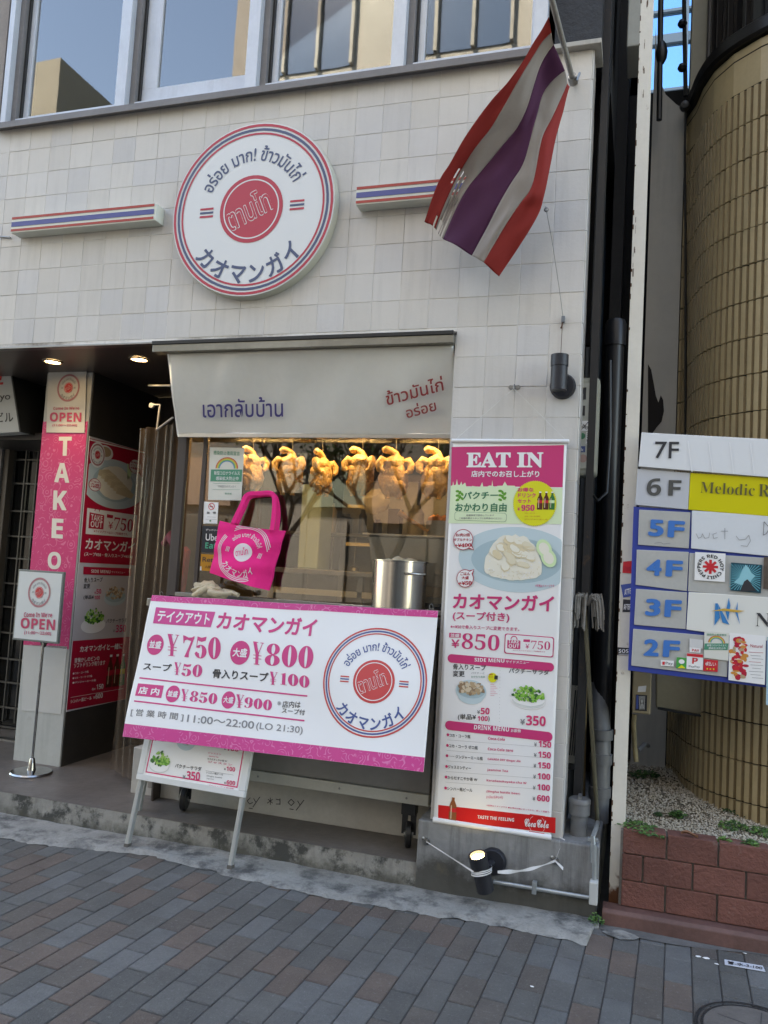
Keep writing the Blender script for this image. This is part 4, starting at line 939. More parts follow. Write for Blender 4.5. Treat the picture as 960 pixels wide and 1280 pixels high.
def leaf(p):
    rr = random.Random(6)
    for k in range(60): u, v = p.p(915 + rr.uniform(0, 18), rr.uniform(798, 847)); p.ell(u, v, rr.uniform(.006, .016), rr.uniform(.005, .014), rr.choice([P_red, P_crim, mat('orange ink', (.6, .25, .05), .5), P_rice[1], P_broth[0]]), 2 + k * .02, 9)
    p.tfit("Natural", (938, 809), (953, 810), (938, 805), P_crim, 3, .0)
    for k in range(9): y = 815 + k * 4; p.line(p.p(936 + (k % 3) * 2, y), p.p(954 - (k % 2) * 3, y + 1), .0016, P_crim if k in (0, 3) else P_grey, 3)
stick('menu_leaflet', 'food menu leaflet with red dishes hanging below the 2F row', [(912, 791), (957.5, 795), (956, 856), (910.5, 850)], P_paper if False else M_paper, leaf, cat='leaflet')
stick('blue_leaflet', 'pale blue leaflet cut off at the frame edge below the directory', [(959, 796), (985, 798), (984, 885), (957.5, 881)], mat('pale blue card', (.35, .55, .62), .5), cat='leaflet')
def lbl(txt, a, b_, c, m, bold=.01): return lambda p: p.tfit(txt, a, b_, c, m, 2, bold)
stick('pay_sticker', 'white mobile payment sticker reading Pay on the 2F row', [(826, 825), (842.5, 826), (842, 833), (826, 832)], P_wh, lambda p: (p.pq([(828, 827), (831, 827), (831, 831), (828, 831)], P_red, 2), p.tfit("Pay", (832, 831.5), (841, 832), (832, 827), P_grey, 2, .01)))
stick('green_sticker', 'rounded green payment sticker on the 2F row', [(846, 821.5), (858.5, 822.5), (858, 836), (845, 835)], mat('bright green card', (.05, .34, .07), .4), lambda p: (p.ell(*p.p(852, 827), .012, .010, P_wh, 2), p.pq([(847, 835), (852, 831), (857, 835.5)], P_yel, 2)))
stick('pay_card', 'white and red payment card with a red P on the 2F row', [(858.5, 816), (879, 818), (878.5, 837.5), (858, 836)], P_wh, lambda p: (p.pq([(858.6, 816.4), (878.8, 818.2), (878.8, 822), (858.6, 820)], P_red, 2), p.tfit(san("P"), (865, 829.5), (872, 830), (865.5, 822), P_red, 2), p.tfit("PayPay", (861, 834.5), (875, 835.5), (861, 831.5), P_grey, 2, .01)))
stick('red_sticker', 'red payment sticker with d logo and three yellow dots on the 2F row', [(880, 824), (897.5, 825.5), (897, 840), (879, 838.5)], P_red, lambda p: (p.tfit(san("d払い"), (882, 832), (895, 833), (882, 826.5), P_wh, 2), [p.ell(*p.p(884 + k * 4, 836 + k * .2), .0032, .0032, P_yel, 2) for k in range(3)]))
stick('small_label', 'tiny blank white label above the payment stickers', [(862, 798), (879, 800), (878.5, 811), (862, 809)], mat('faded label', (.60, .60, .60), .5))
stick('red_label', 'tiny red and white label below the blank one', [(862, 808.5), (876, 810), (875.5, 816), (862, 815)], P_wh, lambda p: p.tfit(san("PAY"), (865, 814), (874, 814.8), (865, 811), P_red, 2))
# cabinets under the directory
Mt_cab = mat('beige cabinet', (.36, .30, .19), .5, var=.12, vscale=5)
t = thing('beige_cabinet', 'beige utility cabinet mounted on the ribbed wall under the directory', 'cabinet', (.5, .6, 1.1))
P_ = [at(820, 832, Y=.62), at(880, 836, Y=.62), at(880, 895, Y=.62), at(820, 885, Y=.62)]; b = MB(); b.prism(P_, (0, .12, 0), Mt_cab); b.build('door', t, bevel=.006)
P_ = [at(822, 884, Y=.60), at(881, 894.5, Y=.60), at(881, 897, Y=.60), at(822, 887, Y=.60)]; b = MB(); b.prism(P_, (0, .14, 0), Mt_black); b.build('base_rail', t)
for y0 in (862, 878): a = at(878, y0, Y=.612); b = MB(); b.box(a.x, a.x + .018, .595, .62, a.z, a.z + .04, Mt_cab); b.build('hinge', t, bevel=.002)
t = thing('meter_cabinet', 'narrow beige meter cabinet with a small window of stickers next to the post', 'meter box', (.3, .45, 1))
P_ = [at(791, 836, Y=.40), at(815, 837, Y=.40), at(813, 893.5, Y=.40), at(790, 891, Y=.40)]; b = MB(); b.prism(P_, (0, .10, 0), Mt_cab); b.build('casing', t, bevel=.006)
pr = Pr((0, .3985, 0), (1, 0, 0), (0, 0, 1)); pr.pq([(795, 868), (809, 869), (808.5, 889), (794, 888)], P_black, 1); pr.pq([(795.5, 869), (798, 869), (798, 886), (795, 886)], P_blue, 2)
for k in range(6): pr.line(pr.p(799 + k * 1.4, 870), pr.p(800 + (k % 3) * 2.5, 887), .002, P_wh, 2)
pr.pq([(798, 858), (808, 857), (807, 865), (797, 865)], P_wh, 2); pr.build('sticker', t)
b = MB(); b.tube([at(793, 893, Y=.45), at(792, 905, Y=.45), at(793, 925, Y=.5), at(795, 952, Y=.5)], .012, mat('old beige conduit', (.30, .25, .14), .6, var=.3, vscale=20), 10); b.tube([at(797, 938, Y=.6), at(806, 930, Y=.7), at(810, 932, Y=.8)], .012, Mt_gpipe, 10)
tag(b.build('conduit_stub', smooth=40), 'bent old conduit stubs rising from the gravel', 'conduit')

# red block planter
t = thing('planter_wall', 'low planter wall of red split blocks on a reddish kerb', 'planter', (.5, 0, 0))
Mt_red = mat('red split block', (.185, .072, .055), .85, var=.25, vscale=6, bump=.9, bscale=60, rand=.15, grime=((.26, .19, .17), .60, .78, 9)); Mt_rj = mat('block mortar', (.20, .185, .165), .9, var=.25, vscale=9, bump=.5)
b = MB(); b.box(.255, 2.6, .012, .09, .05, .392, Mt_rj); b.build('mortar_core', t)
KH = .072; courses = [(KH, .108), (KH + .112, .108), (KH + .224, .104)]
def blk(x0, x1, z0, h):
    b = MB(); b.box(x0, x1, -.002 + rr.uniform(-.0015, .0015), .088, z0, z0 + h, Mt_red); b.build('block', t, bevel=.004)
j1 = [.262, .447, .655, .86, 1.07, 1.28]; j2 = [.262, .352, .555, .765, .97, 1.18]
for ci, (z0, h) in enumerate(courses):
    J = j1 if ci != 1 else j2
    for a, c in zip(J, J[1:]): blk(a + .004, c - .004, z0 + .003, h)
b = MB(); b.prism([(.19, -.062, 0), (.19, -.058, .055), (.19, -.045, .069), (.19, .02, .074), (.19, .02, 0)], (2.4, 0, 0), mat('reddish kerb concrete', (.125, .062, .052), .6, var=.3, vscale=5, bump=.3, bscale=40, streak=.2)); tag(b.build('kerb', bevel=.004), kind='structure')
# gravel bed
def gz(x, y):
    return .392 + .075 * min(1, max(0, y - .1)) + .010 * math.sin(x * 9 + y * 4)
b = MB(); b.grid(lambda u, v: (.26 + u * 1.6, .085 + v * 1.1, gz(.26 + u * 1.6, .085 + v * 1.1) - .012), 40, 40, mat('gravel soil', (.26, .22, .16), .95, var=.3, vscale=10)); tag(b.build('gravel_bed', smooth=60), kind='structure')
GM = [mat('gravel stone %d' % i, c, .85) for i, c in enumerate([(.44, .40, .32), (.34, .30, .235), (.50, .46, .39), (.24, .20, .15)])]
b = MB(); rr = random.Random(22)
for k in range(7500):
    x = .27 + rr.random() * .78; y = .09 + rr.random() ** 1.2 * 1.0
    s_ = rr.uniform(.0035, .0075) * (1 + .3 * (y > .5)); z = gz(x, y) - .010 + rr.uniform(0, .006); a = rr.uniform(0, 6.28); c_, n_ = math.cos(a) * s_, math.sin(a) * s_; m = rr.choices(GM, [5, 3, 3, 1])[0]
    b.add([(x + c_, y + n_, z), (x - n_, y + c_, z + .001), (x - c_, y - n_ * .8, z), (x + n_ * .9, y - c_, z), (x + c_ * .1, y, z + s_ * 1.0), (x, y, z - s_ * .5)], [(0, 1, 4), (1, 2, 4), (2, 3, 4), (3, 0, 4)], m)
tag(b.build('gravel'), kind='stuff')
# weeds
Mt_wd = [mat('weed leaf %d' % i, c, .6) for i, c in enumerate([(.05, .13, .025), (.10, .20, .04), (.03, .07, .02)])]
def weed(px_, py_, r_, h_, n_, lab, m2=None, base=None, lr=1.0):
    c0 = base or at(px_, py_, Z=.41); b = MB(); rr = random.Random(int(px_ * 7 + py_))
    for k in range(n_):
        a = rr.uniform(0, 6.28); q = rr.random() ** .6 * r_; x, y = c0[0] + q * math.cos(a) * 1.3, c0[1] + q * math.sin(a); z = (base[2] if base else gz(x, y)) + rr.random() * h_ * (1 - q / r_ * .6)
        s_ = rr.uniform(.006, .013) * lr; ax = rr.uniform(0, 6.28); u = Vector((math.cos(ax), math.sin(ax), rr.uniform(-.2, .5))).normalized(); w_ = u.cross(Vector((rr.uniform(-.4, .4), rr.uniform(-.8, 0), 1))).normalized()
        p = Vector((x, y, z)); b.add([p - u * s_, p - w_ * s_ * .55 + Vector((0, 0, .002)), p + u * s_, p + w_ * s_ * .55 + Vector((0, 0, .003))], [(0, 1, 2, 3)], rr.choice(m2 or Mt_wd))
    t = thing('weed', lab, 'plant', c0, 'weeds in the gravel planter'); tag(b.build('foliage', t), kind='stuff')
    s2 = MB()
    for k in range(5): s2.tube([(c0[0], c0[1], (base[2] if base else gz(c0[0], c0[1])) - .005), (c0[0] + rr.uniform(-1, 1) * r_ * .7, c0[1] + rr.uniform(-1, 1) * r_ * .6, (base[2] if base else gz(c0[0], c0[1])) + h_ * .6)], .0012, Mt_wd[1], 4)
    s2.build('stem', t)
weed(797, 1030, .075, .035, 240, 'leafy green clump spilling over the planter next to the post'); weed(812, 1037, .05, .025, 110, 'low leaves along the top of the first red blocks')
weed(847, 1019, .030, .03, 130, 'dark round moss-green tuft in the middle of the gravel', [Mt_wd[2], Mt_wd[0]]); weed(823, 1016, .014, .015, 40, 'tiny dark tuft left of the round one', [Mt_wd[2]])
weed(805, 980, .06, .03, 150, 'dark weed patch at the back near the post', [Mt_wd[2], Mt_wd[0]])
weed(917, 1035, .05, .03, 130, 'patch of green weeds by the foot of the ribbed wall'); weed(952, 1041, .05, .03, 130, 'green weeds at the right end of the planter'); weed(906, 1048, .025, .03, 60, 'bright sprig at the planter edge right of the dry leaf', [Mt_wd[1]])
weed(938, 1053, .03, .025, 70, 'spreading weeds on the planter edge at the right'); weed(925, 1020, .06, .015, 80, 'thin creeping weeds along the ribbed wall', [Mt_wd[2]])
b = MB(); q = at(862, 1043, Z=.415); b.grid(lambda u, v: (q.x - .035 + .07 * u, q.y + (v - .5) * .03 * math.sin(math.pi * min(.97, u + .03)), .412 + .010 * abs(v - .5) * 2 + .006 * math.sin(u * 5)), 10, 4, mat('dry leaf', (.22, .10, .05), .7)); tag(b.build('dry_leaf'), 'curled brown dead leaf on the planter edge', 'leaf')
weed(743, 1157, .028, .05, 90, 'small weed tuft growing at the foot of the plinth by the post', None, (.165, -.075, .008), .8)
# ================================================================ SIGNS AND THINGS ON THE FRONT
# round emblem
RC = Vector((-1.745, -.060, 3.357)); RR = .478
t = thing('round_sign', 'large round white sign with tricolour rings and red centre on the tiled wall', 'sign', RC)
Mw_s = mat('sign face white', (.72, .74, .745), .35); b = MB(); b.lathe(RC, [(0, 0), (RR, 0), (RR + .004, .006), (RR + .004, .054), (RR - .01, .058)], mat('cream sign rim', (.50, .50, .42), .45), 96, (0, 1, 0)); b.build('rim', t, smooth=35)
b = MB(); b.lathe(RC, [(0, -.002), (RR - .001, -.002), (RR - .001, .001)], Mw_s, 96, (0, 1, 0)); b.build('face', t, smooth=35)
S_red = mat('sign red', (.50, .045, .075), .4); S_navy = mat('sign navy', (.075, .10, .19), .4)
pr = Pr((0, RC.y - .0025, 0), (1, 0, 0), (0, 0, 1)); pr.logo(RC.x, RC.z, RR, S_navy, S_red, Mw_s, 2); pr.build('lettering', t)
# tricolour light boxes
def lightbar(x0, x1, z, lab):
    t = thing('light_box', lab, 'sign', ((x0 + x1) / 2, -.06, z), 'striped light boxes on the tiled wall')
    b = MB(); b.box(x0, x1, -.085, -.004, z - .052, z + .044, mat('light box white', (.66, .68, .60), .35)); b.build('casing', t, bevel=.003)
    pr = Pr((0, -.0865, 0), (1, 0, 0), (0, 0, 1)); h = .086 / 6; zb = z - .045
    for k, m in ((0, S('#b03a30')), (2, None), (5, None)):
        pass
    Rm = mat('bar red', (.42, .055, .04), .4); Bm = mat('bar blue', (.085, .095, .28), .4)
    pr.rect(x0 + .002, zb, x1 - .012, zb + h, Rm, 1); pr.rect(x0 + .002, zb + 2 * h, x1 - .012, zb + 4 * h, Bm, 1); pr.rect(x0 + .002, zb + 5.1 * h, x1 - .012, zb + 6.1 * h, Rm, 1)
    pr.build('stripe', t)
a = at(14, 281, Y=-.086); c = at(195, 263, Y=-.086); lightbar(a.x, c.x, .5 * (a.z + c.z) + .0, 'striped red white and blue light box left of the round sign')
a = at(445, 244, Y=-.086); lightbar(a.x, -.48, a.z, 'striped red white and blue light box half hidden behind the flag')
b = MB(); b.tube([at(0, 296, Y=-.01), at(13, 297, Y=-.01)], .005, Mt_steeld, 8); tag(b.build('wall_cable'), 'short pale cable running into the left light box', 'cable')

# flag pole and flag
FA = at(716, 100, Y=-.14); FB = at(690, 0, Y=-.62); FB2 = FA + (FB - FA) * 1.9
t = thing('flagpole', 'slanting weathered flag pole reaching out from the top of the tiled pier', 'flagpole', FA)
b = MB(); b.cyl(FA, FB2, .0125, mat('weathered pole', (.34, .33, .31), .5, .3, var=.25, vscale=15), 14); b.build('pole', t, smooth=True)
b = MB(); b.bar(FA + Vector((.0, .137, .075)), FA + Vector((0, -.01, .01)), .022, .022, Mt_steeld); b.lathe(FA, [(0, -.02), (.02, -.02), (.02, .03), (0, .03)], Mt_steeld, 14, (FB - FA)); b.tube([FA + Vector((.03, 0, .03)), FA + Vector((.02, -.02, -.02))], .006, Mt_steeld, 8); b.build('bracket', t, bevel=.001)
Mfl = []
for nm, c in (('flag red', (.37, .035, .03)), ('flag cream', (.40, .36, .33)), ('flag violet', (.105, .026, .085))):
    m = mat(nm, c, .8, var=.08, vscale=8, bump=.05, bscale=200); n = m.node_tree; bs = n.nodes['Principled BSDF']
    tr = n.nodes.new('ShaderNodeBsdfTranslucent'); tr.inputs[0].default_value = (*[min(1, x * 1.1) for x in c], 1); mx = n.nodes.new('ShaderNodeMixShader'); mx.inputs[0].default_value = .33
    n.links.new(bs.outputs[0], mx.inputs[1]); n.links.new(tr.outputs[0], mx.inputs[2]); n.links.new(mx.outputs[0], n.nodes['Material Output'].inputs[0]); Mfl.append(m)
# control rows (photo outline at its real depth): s across the stripes 0..1 from the left edge, t down the cloth
# each row: pixels of the five stripe borders plus both edges
eF = [[(686,21),(667,55),(640,99),(605,142),(570,197),(549,232),(531,278)], [(689,41),(673,61),(645,110),(618,155),(587,193),(566,228),(543,284)], [(692,55),(675,82),(656,138),(634,171),(601,210),(577,247),(553,297)],
 [(706,88),(681,110),(670,144),(655,200),(638,232),(614,275),(590,320)], [(709,104),(692,144),(678,175),(666,232),(650,258),(628,292),(606,331)], [(712,108),(704,140),(692,190),(682,240),(673,270),(650,305),(623,344)]]
dF = [(-.54, -.17), (-.48, -.20), (-.41, -.22), (-.34, -.22), (-.28, -.20), (-.23, -.19), (-.18, -.17)]
rowsF = [(0, [eF[k][i] for k in range(6)], dF[i][0], dF[i][1]) for i in range(7)]
def frow(i):
    P_, ya, yb = rowsF[i][1], rowsF[i][2], rowsF[i][3]; return [at(p[0], p[1], Y=ya + (yb - ya) * (k / 5)) for k, p in enumerate(P_)]
FR = [frow(i) for i in range(7)]
def cat4(a, b_, c, d, u): return .5 * (2 * b_ + (c - a) * u + (2 * a - 5 * b_ + 4 * c - d) * u * u + (3 * b_ - a - 3 * c + d) * u ** 3)
def flagpt(s_, v):
    # s_ in 0..5 stripe border coordinate, v in 0..1
    t_ = v * 6; i = min(5, int(t_)); u = t_ - i
    def colp(k): R = [FR[max(0, min(6, i + d))][k] for d in (-1, 0, 1, 2)]; return cat4(*R, u)
    k = min(4, int(s_)); f = s_ - k
    R = [colp(max(0, min(5, k + d))) for d in (-1, 0, 1, 2)]; p = cat4(*R, f)
    fold = .022 * math.sin(s_ * 1.5 + v * 2.6) * min(1, v * 3) + .010 * math.sin(s_ * 3.7 - v * 7) * v + .005 * math.sin(s_ * 7.3 + v * 15) * v + .004 * noise.noise(Vector((s_ * 2.2, v * 9, 0))) * 2
    fold += .030 * math.exp(-((s_ - 2.6) ** 2) / .10 - ((v - .70) ** 2) / .02)
    return p + Vector((0, -fold, 0))
fg = MB(); NV = 60
for k in range(5):
    m = (Mfl[0], Mfl[1], Mfl[2], Mfl[1], Mfl[0])[k]; nu = 10
    vv = [flagpt(k + i / nu, j / NV) for j in range(NV + 1) for i in range(nu + 1)]; fs = []
    for j in range(NV):
        for i in range(nu):
            if k == 0 and i == 8 and (44 < j < 50 or j > 56): continue            # long tears beside the first stripe
            if k == 1 and j > 44 and (i in (2, 5) or (i == 8 and j > 50)) : continue   # frayed ribbons at the hem
            if k == 1 and j > 56 and i in (1, 3, 6): continue
            fs.append((j * (nu + 1) + i, j * (nu + 1) + i + 1, (j + 1) * (nu + 1) + i + 1, (j + 1) * (nu + 1) + i))
    fg.add(vv, fs, m)
o = fg.build('flag', smooth=180); tag(o, 'faded torn red white and violet striped flag hanging from the pole', 'flag')
s_ = o.modifiers.new('s', 'SOLIDIFY'); s_.thickness = .0012
# cord from the flag corner to the wall, with its little weight
q0 = at(682, 258, Y=-.16); q1 = at(704, 398, Y=-.012)
t = thing('hanging_string', 'thin cord from the flag corner down to a small grey clip on the tiles', 'cord', q1)
b = MB(); b.tube([q0, at(690, 300, Y=-.09), at(699, 360, Y=-.03), q1], .0018, mat('cord grey', (.28, .28, .27), .7), 6); b.tube([q1, at(702.5, 412, Y=-.01), at(701, 442, Y=-.008)], .0015, mat('rust line', (.13, .07, .045), .8), 6); b.build('line', t)
b = MB(); q = at(704, 399, Y=-.014); b.box(q.x - .008, q.x + .008, -.022, -.004, q.z - .016, q.z + .014, mat('clip grey', (.16, .18, .20), .5)); b.tube([(q.x - .002, -.012, q.z - .016), (q.x - .006, -.012, q.z - .035), (q.x - .010, -.008, q.z - .042)], .0045, mat('rusty bolt', (.12, .07, .05), .7), 8); b.build('clip', t, bevel=.002)
for (x, y) in ((683, 262),):
    q = at(x, y, Y=-.17); b = MB(); b.lathe(q, [(.006, -.002), (.012, 0), (.006, .002)], Mt_steeld, 12, (0, 1, 0)); b.build('ring', t)

# upper wall lamp (off)
Ml = mat('charcoal lamp metal', (.025, .026, .032), .42, .3)
def walllamp(cx, cz, base, tilt, lab, lit, axis_h, rad=.043):
    t = thing('wall_spotlight', lab, 'wall lamp', base, 'black tube wall spotlights')
    b = MB(); b.lathe(base, [(0, -.001), (.058, -.001), (.060, -.010), (.056, -.026), (.05, -.030), (0, -.030)], Ml, 40, (0, -1, 0)) if False else b.lathe(base, [(.060, 0), (.060, .018), (.052, .030), (0, .032)], Ml, 40, (0, -1, 0)); b.build('wall_plate', t, smooth=35)
    ax = Vector(tilt).normalized(); c = Vector((cx, base[1] - .09, cz)); b = MB(); b.lathe(c, [(0, -axis_h), (rad, -axis_h), (rad, axis_h - .055), (rad + .0025, axis_h - .053), (rad + .0025, axis_h), (rad - .006, axis_h), (rad - .008, axis_h - .02), (0, axis_h - .02)], Ml, 40, ax); b.build('lamp_tube', t, smooth=35)
    b = MB(); b.cyl((base[0], base[1] - .02, base[2]), (base[0] + (cx - base[0]) * .5, base[1] - .075, base[2] + (cz - base[2]) * .2), .016, Ml, 16); b.build('arm', t, smooth=35)
    if lit:
        b = MB(); b.lathe(c + ax * (axis_h - .012), [(0, 0), (rad - .010, 0)], mat('spot glow', (1, .9, .6), .5, emit=(1, .82, .42), estr=7), 30, ax); b.build('bulb', t)
        l = bpy.data.lights.new('spot_lamp', 'SPOT'); l.energy = .5; l.color = (1, .86, .6); l.spot_size = R_(70); l.spot_blend = .7; l.shadow_soft_size = .03
        lo = bpy.data.objects.new('spot_lamp', l); C.objects.link(lo); lo.location = c + ax * (axis_h + .01); lo.rotation_euler = (-ax).to_track_quat('Z', 'Y').to_euler()
q = at(703, 484, Y=-.03); q2 = at(699, 466, Y=-.09); walllamp(q2.x, q2.z, Vector((q.x, -.003, q.z + .008)), (.0, 0, 1), 'black tube lamp, unlit, high on the tiled pier by the corner', False, .082, .038)
q = at(606, 1080, Y=-.06); q2 = at(602, 1090, Y=-.12); walllamp(q2.x, q2.z, Vector((q.x + .035, -.035, q.z + .012)), (-.22, -.30, 1), 'lit black tube lamp on the concrete plinth, tied with white tape', True, .086, .039)

# steel header and tilted translucent shade
t = thing('window_shade', 'tilted pale translucent shade with Thai words under a steel header above the window', 'shade', (-1.4, .0, 2.4))
hx0 = -2.30; b = MB(); b.box(hx0, -.604, -.045, .02, 2.598, 2.638, mat('aged header steel', (.30, .29, .25), .35, .8, var=.25, vscale=2.5)); b.box(hx0 - .003, -.604, -.052, .02, 2.638, 2.658, Mt_black); b.build('header', t, bevel=.002)
shA = Vector((-2.225, .0, 2.597)); shB = Vector((-.612, .0, 2.597)); dv = Vector((0, .16, -.425))
Msh = mat('pale film', (.86, .86, .82), .08, var=.06, vscale=3, coat=1.0, spec=.8, tr=.0)
def translucent(m, col, f):
    n = m.node_tree; bs = n.nodes['Principled BSDF']; tr = n.nodes.new('ShaderNodeBsdfTranslucent'); tr.inputs[0].default_value = (*col, 1); mx = n.nodes.new('ShaderNodeMixShader'); mx.inputs[0].default_value = f
    n.links.new(bs.outputs[0], mx.inputs[1]); n.links.new(tr.outputs[0], mx.inputs[2]); n.links.new(mx.outputs[0], n.nodes['Material Output'].inputs[0])
translucent(Msh, (.9, .88, .8), .22)
def film(u, v):
    p = shA + (shB - shA) * u + dv * v; return p + Vector((0, -.010 * math.sin(u * 9 + v * 2) * math.sin(v * 3.1) - .0025 * math.sin(u * 58 + v * 5) * math.sin(v * 3.1) - .005 * math.sin(u * 31 + v * 3) * math.sin(v * 3.1), 0))
b = MB(); b.grid(film, 90, 30, Msh); f = b.build('film', t, smooth=180)
m = f.modifiers.new('s', 'SOLIDIFY'); m.thickness = .002
b = MB(); e = dv.normalized(); b.bar(shA + dv, shB + dv, .028, .012, Mt_steel, (0, -1, 0)); b.build('bottom_rail', t, bevel=.003)
b = MB(); b.bar(shA, shA + dv, .010, .008, Mt_white, (0, -1, 0)); b.build('side_rail', t)
pr = Pr(shA + Vector((0, -.020, 0)), (1, 0, 0), -dv); Tn = mat('indigo vinyl', (.055, .045, .20), .5); Tr = mat('brick vinyl', (.30, .035, .035), .5)
pr.tfit("เอากลับบ้าน", (254, 522), (354, 521), (253, 497.5), Tn, 2, .012); pr.tfit("ข้าวมันไก่", (484, 507), (555, 488), (481, 489), Tr, 2, .015); pr.tfit("อร่อย", (509, 523), (546, 513), (506, 508), Tr, 2, .015)
pr.build('lettering', t)
# vinyl curtain left of the window and brown panels
Mv = mat('clear vinyl', (.19, .14, .095), .22, var=.1, coat=.5); Mv.node_tree.nodes['Principled BSDF'].inputs['Alpha'].default_value = .33
def vin(u, v):
    x = -2.74 + u * .47; return (x, .50 - .22 * u + .018 * math.sin(u * 34 + v * 2 + math.sin(v * 5)) + .02 * math.sin(u * 11 + v * 2), ST + .05 + v * 2.10)
b = MB(); b.grid(vin, 90, 20, Mv); t_ = b.build('vinyl_curtain', smooth=180); tag(t_, 'creased clear vinyl curtain hanging brown beside the shop window', 'curtain')
b = MB(); b.box(-3.6, -2.26, 1.32, 1.36, ST, SZ - .01, mat('brown wall panel', (.10, .075, .055), .75, var=.25, streak=.4)); tag(b.build('brown_wall'), 'brown wall panel behind the vinyl curtain', 'wall')
b = MB(); b.box(-2.262, -2.25, .22, .30, ST, 2.62, Mt_jamb); tag(b.build('brown_jamb', bevel=.002), 'slim brown jamb at the left of the display window', 'jamb')
# hook arms holding the curtain
t = thing('curtain_rail', 'white curtain rail with a bent arm in the dark entrance', 'curtain rail', (-2.5, .3, 2.4))
b = MB(); b.tube([at(186, 482, Y=.5), at(214, 482, Y=.2)], .006, mat('rail white', (.5, .5, .48), .4), 8); b.build('rail', t); b = MB(); b.tube([at(190, 506, Y=.45), at(200, 506, Y=.42), at(196, 537, Y=.38), at(216, 522, Y=.2)], .006, _M['rail white'], 8); b.lathe(at(190, 507, Y=.45), [(0, -.012), (.016, -.01), (.016, .01), (0, .012)], _M['rail white'], 14, (0, 1, 0)); b.build('arm', t, smooth=35)
b = MB(); b.tube([at(205, 680, Y=.45), at(213, 670, Y=.42), at(228, 690, Y=.42), at(222, 740, Y=.42)], [.02, .035, .05, .045], mat('faint pink bag', (.30, .05, .10), .7), 12); tag(b.build('hanging_pink_bag', smooth=True), 'dim pink bag seen through the vinyl curtain', 'bag')

# counter cart on castors under the banner
t = thing('counter_cart', 'grey counter cart on black castors under the take-out banner', 'counter', (-1.4, .1, ST))
Mcart = mat('grey counter panel', (.24, .228, .21), .35, .2, var=.15, vscale=2); Mrail = mat('pale cart rail', (.46, .45, .39), .45, .3, var=.1)
b = MB(); b.box(-2.22, -.64, .10, .29, .40, CZ - .06, Mcart); b.build('front_panel', t, bevel=.004)
b = MB(); b.box(-2.22, -.64, .085, .29, .345, .398, Mrail); b.build('bottom_rail', t, bevel=.003)
b = MB(); b.box(-2.24, -.63, .0, .24, CZ - .055, CZ - .012, Mt_steeld); b.build('counter_top', t, bevel=.004)
for x in (-1.95, -1.55, -1.1, -.75): b = MB(); b.lathe((x, .084, .372), [(0, -.003), (.005, -.002), (.006, 0)], Mt_steeld, 10, (0, 1, 0)); b.build('rivet', t)
for (px_, py_) in ((231, 998), (511, 1035)):
    q = at(px_, py_, Y=.16); r_ = .062; c = Vector((q.x, .16, ST + r_ + .002)); 
    ct = MB(); ct.lathe(c, [(0, -.016), (r_ - .008, -.016), (r_, -.010), (r_, .010), (r_ - .008, .016), (0, .016)], Mt_black, 32, (1, .25, 0)); w_ = ct.build('castor', t, smooth=35)
    ct = MB(); ct.bar(c + Vector((-.022, 0, 0)), c + Vector((-.022, 0, .11)), .03, .004, Mt_black, (0, 1, 0)); ct.bar(c + Vector((.022, 0, 0)), c + Vector((.022, 0, .11)), .03, .004, Mt_black, (0, 1, 0)); ct.box(c.x - .035, c.x + .035, c.y - .03, c.y + .03, c.z + .10, .344, Mt_black)
    ct.lathe(c, [(0, -.024), (.016, -.024), (.016, .024), (0, .024)], Mt_steeld, 16, (1, .25, 0)); ct.build('castor_fork', w_)
# pen scrawl on the upstand
pr = Pr((0, .2985, 0), (1, 0, 0), (0, 0, 1)); ink = mat('felt pen', (.05, .045, .05), .7)
def scr_(pts, w_=.004): 
    P_ = [pr.p(*q) for q in pts]
    for a, c in zip(P_, P_[1:]): pr.line(a, c, w_, ink, 1)
scr_([(313, 997), (309, 1001), (312, 1005), (316, 1003)]); scr_([(317, 998), (320, 1003)]); scr_([(325, 996), (316, 1009)]); scr_([(334, 1004), (341, 999)]); scr_([(335, 999), (341, 1004)]); scr_([(338, 997), (338, 1006)]); scr_([(345, 999), (350, 1000)]); scr_([(345, 1005), (350, 1005)]); scr_([(350, 998), (350, 1006)])
scr_([(364, 999), (360, 1003), (364, 1007), (368, 1003), (364, 999)]); scr_([(372, 1001), (375, 1006)]); scr_([(380, 1000), (370, 1013)]); scr_([(362, 1011), (367, 1012)]); scr_([(311, 1010), (316, 1011)])
o = pr.build('pen_scrawl', None); tag(o, 'black pen scrawl on the concrete upstand under the cart', 'graffiti')

# take-out banner
BL_ = Vector((-2.186, -.19, .550)); TL_ = Vector((-2.196, -.012, 1.268)); BR_ = Vector((-.604, -.19, .575)); TR_ = Vector((-.622, -.012, 1.277))
Ub = (BR_ - BL_).normalized(); Vb = (TL_ - BL_); bw = (BR_ - BL_).length; bh = Vb.length
def drape(u, v):
    s_ = u / bw; t_ = v / bh
    e = .007 * math.sin(s_ * 17 + t_ * 3) * (1 - t_ * .4) + .012 * math.sin(s_ * 7.5 + 1.2) * (.35 + .65 * (1 - t_)) + .004 * math.sin(t_ * 9 + s_ * 4)
    e += .006 * math.exp(-((s_ - .26) ** 2) / .002) * t_ + .007 * math.exp(-((s_ - .62) ** 2) / .0015) * t_
    return e
pr = Pr(BL_, Ub, Vb, drape, .035)
t = thing('takeout_banner', 'wide white and magenta take-out price banner clipped over the counter front', 'banner', (-1.4, -.1, .9))
Mban = mat('banner cloth', (.80, .80, .80), .55, bump=.12, bscale=7)
Mbm = mat('banner magenta', (.58, .07, .36), .5)
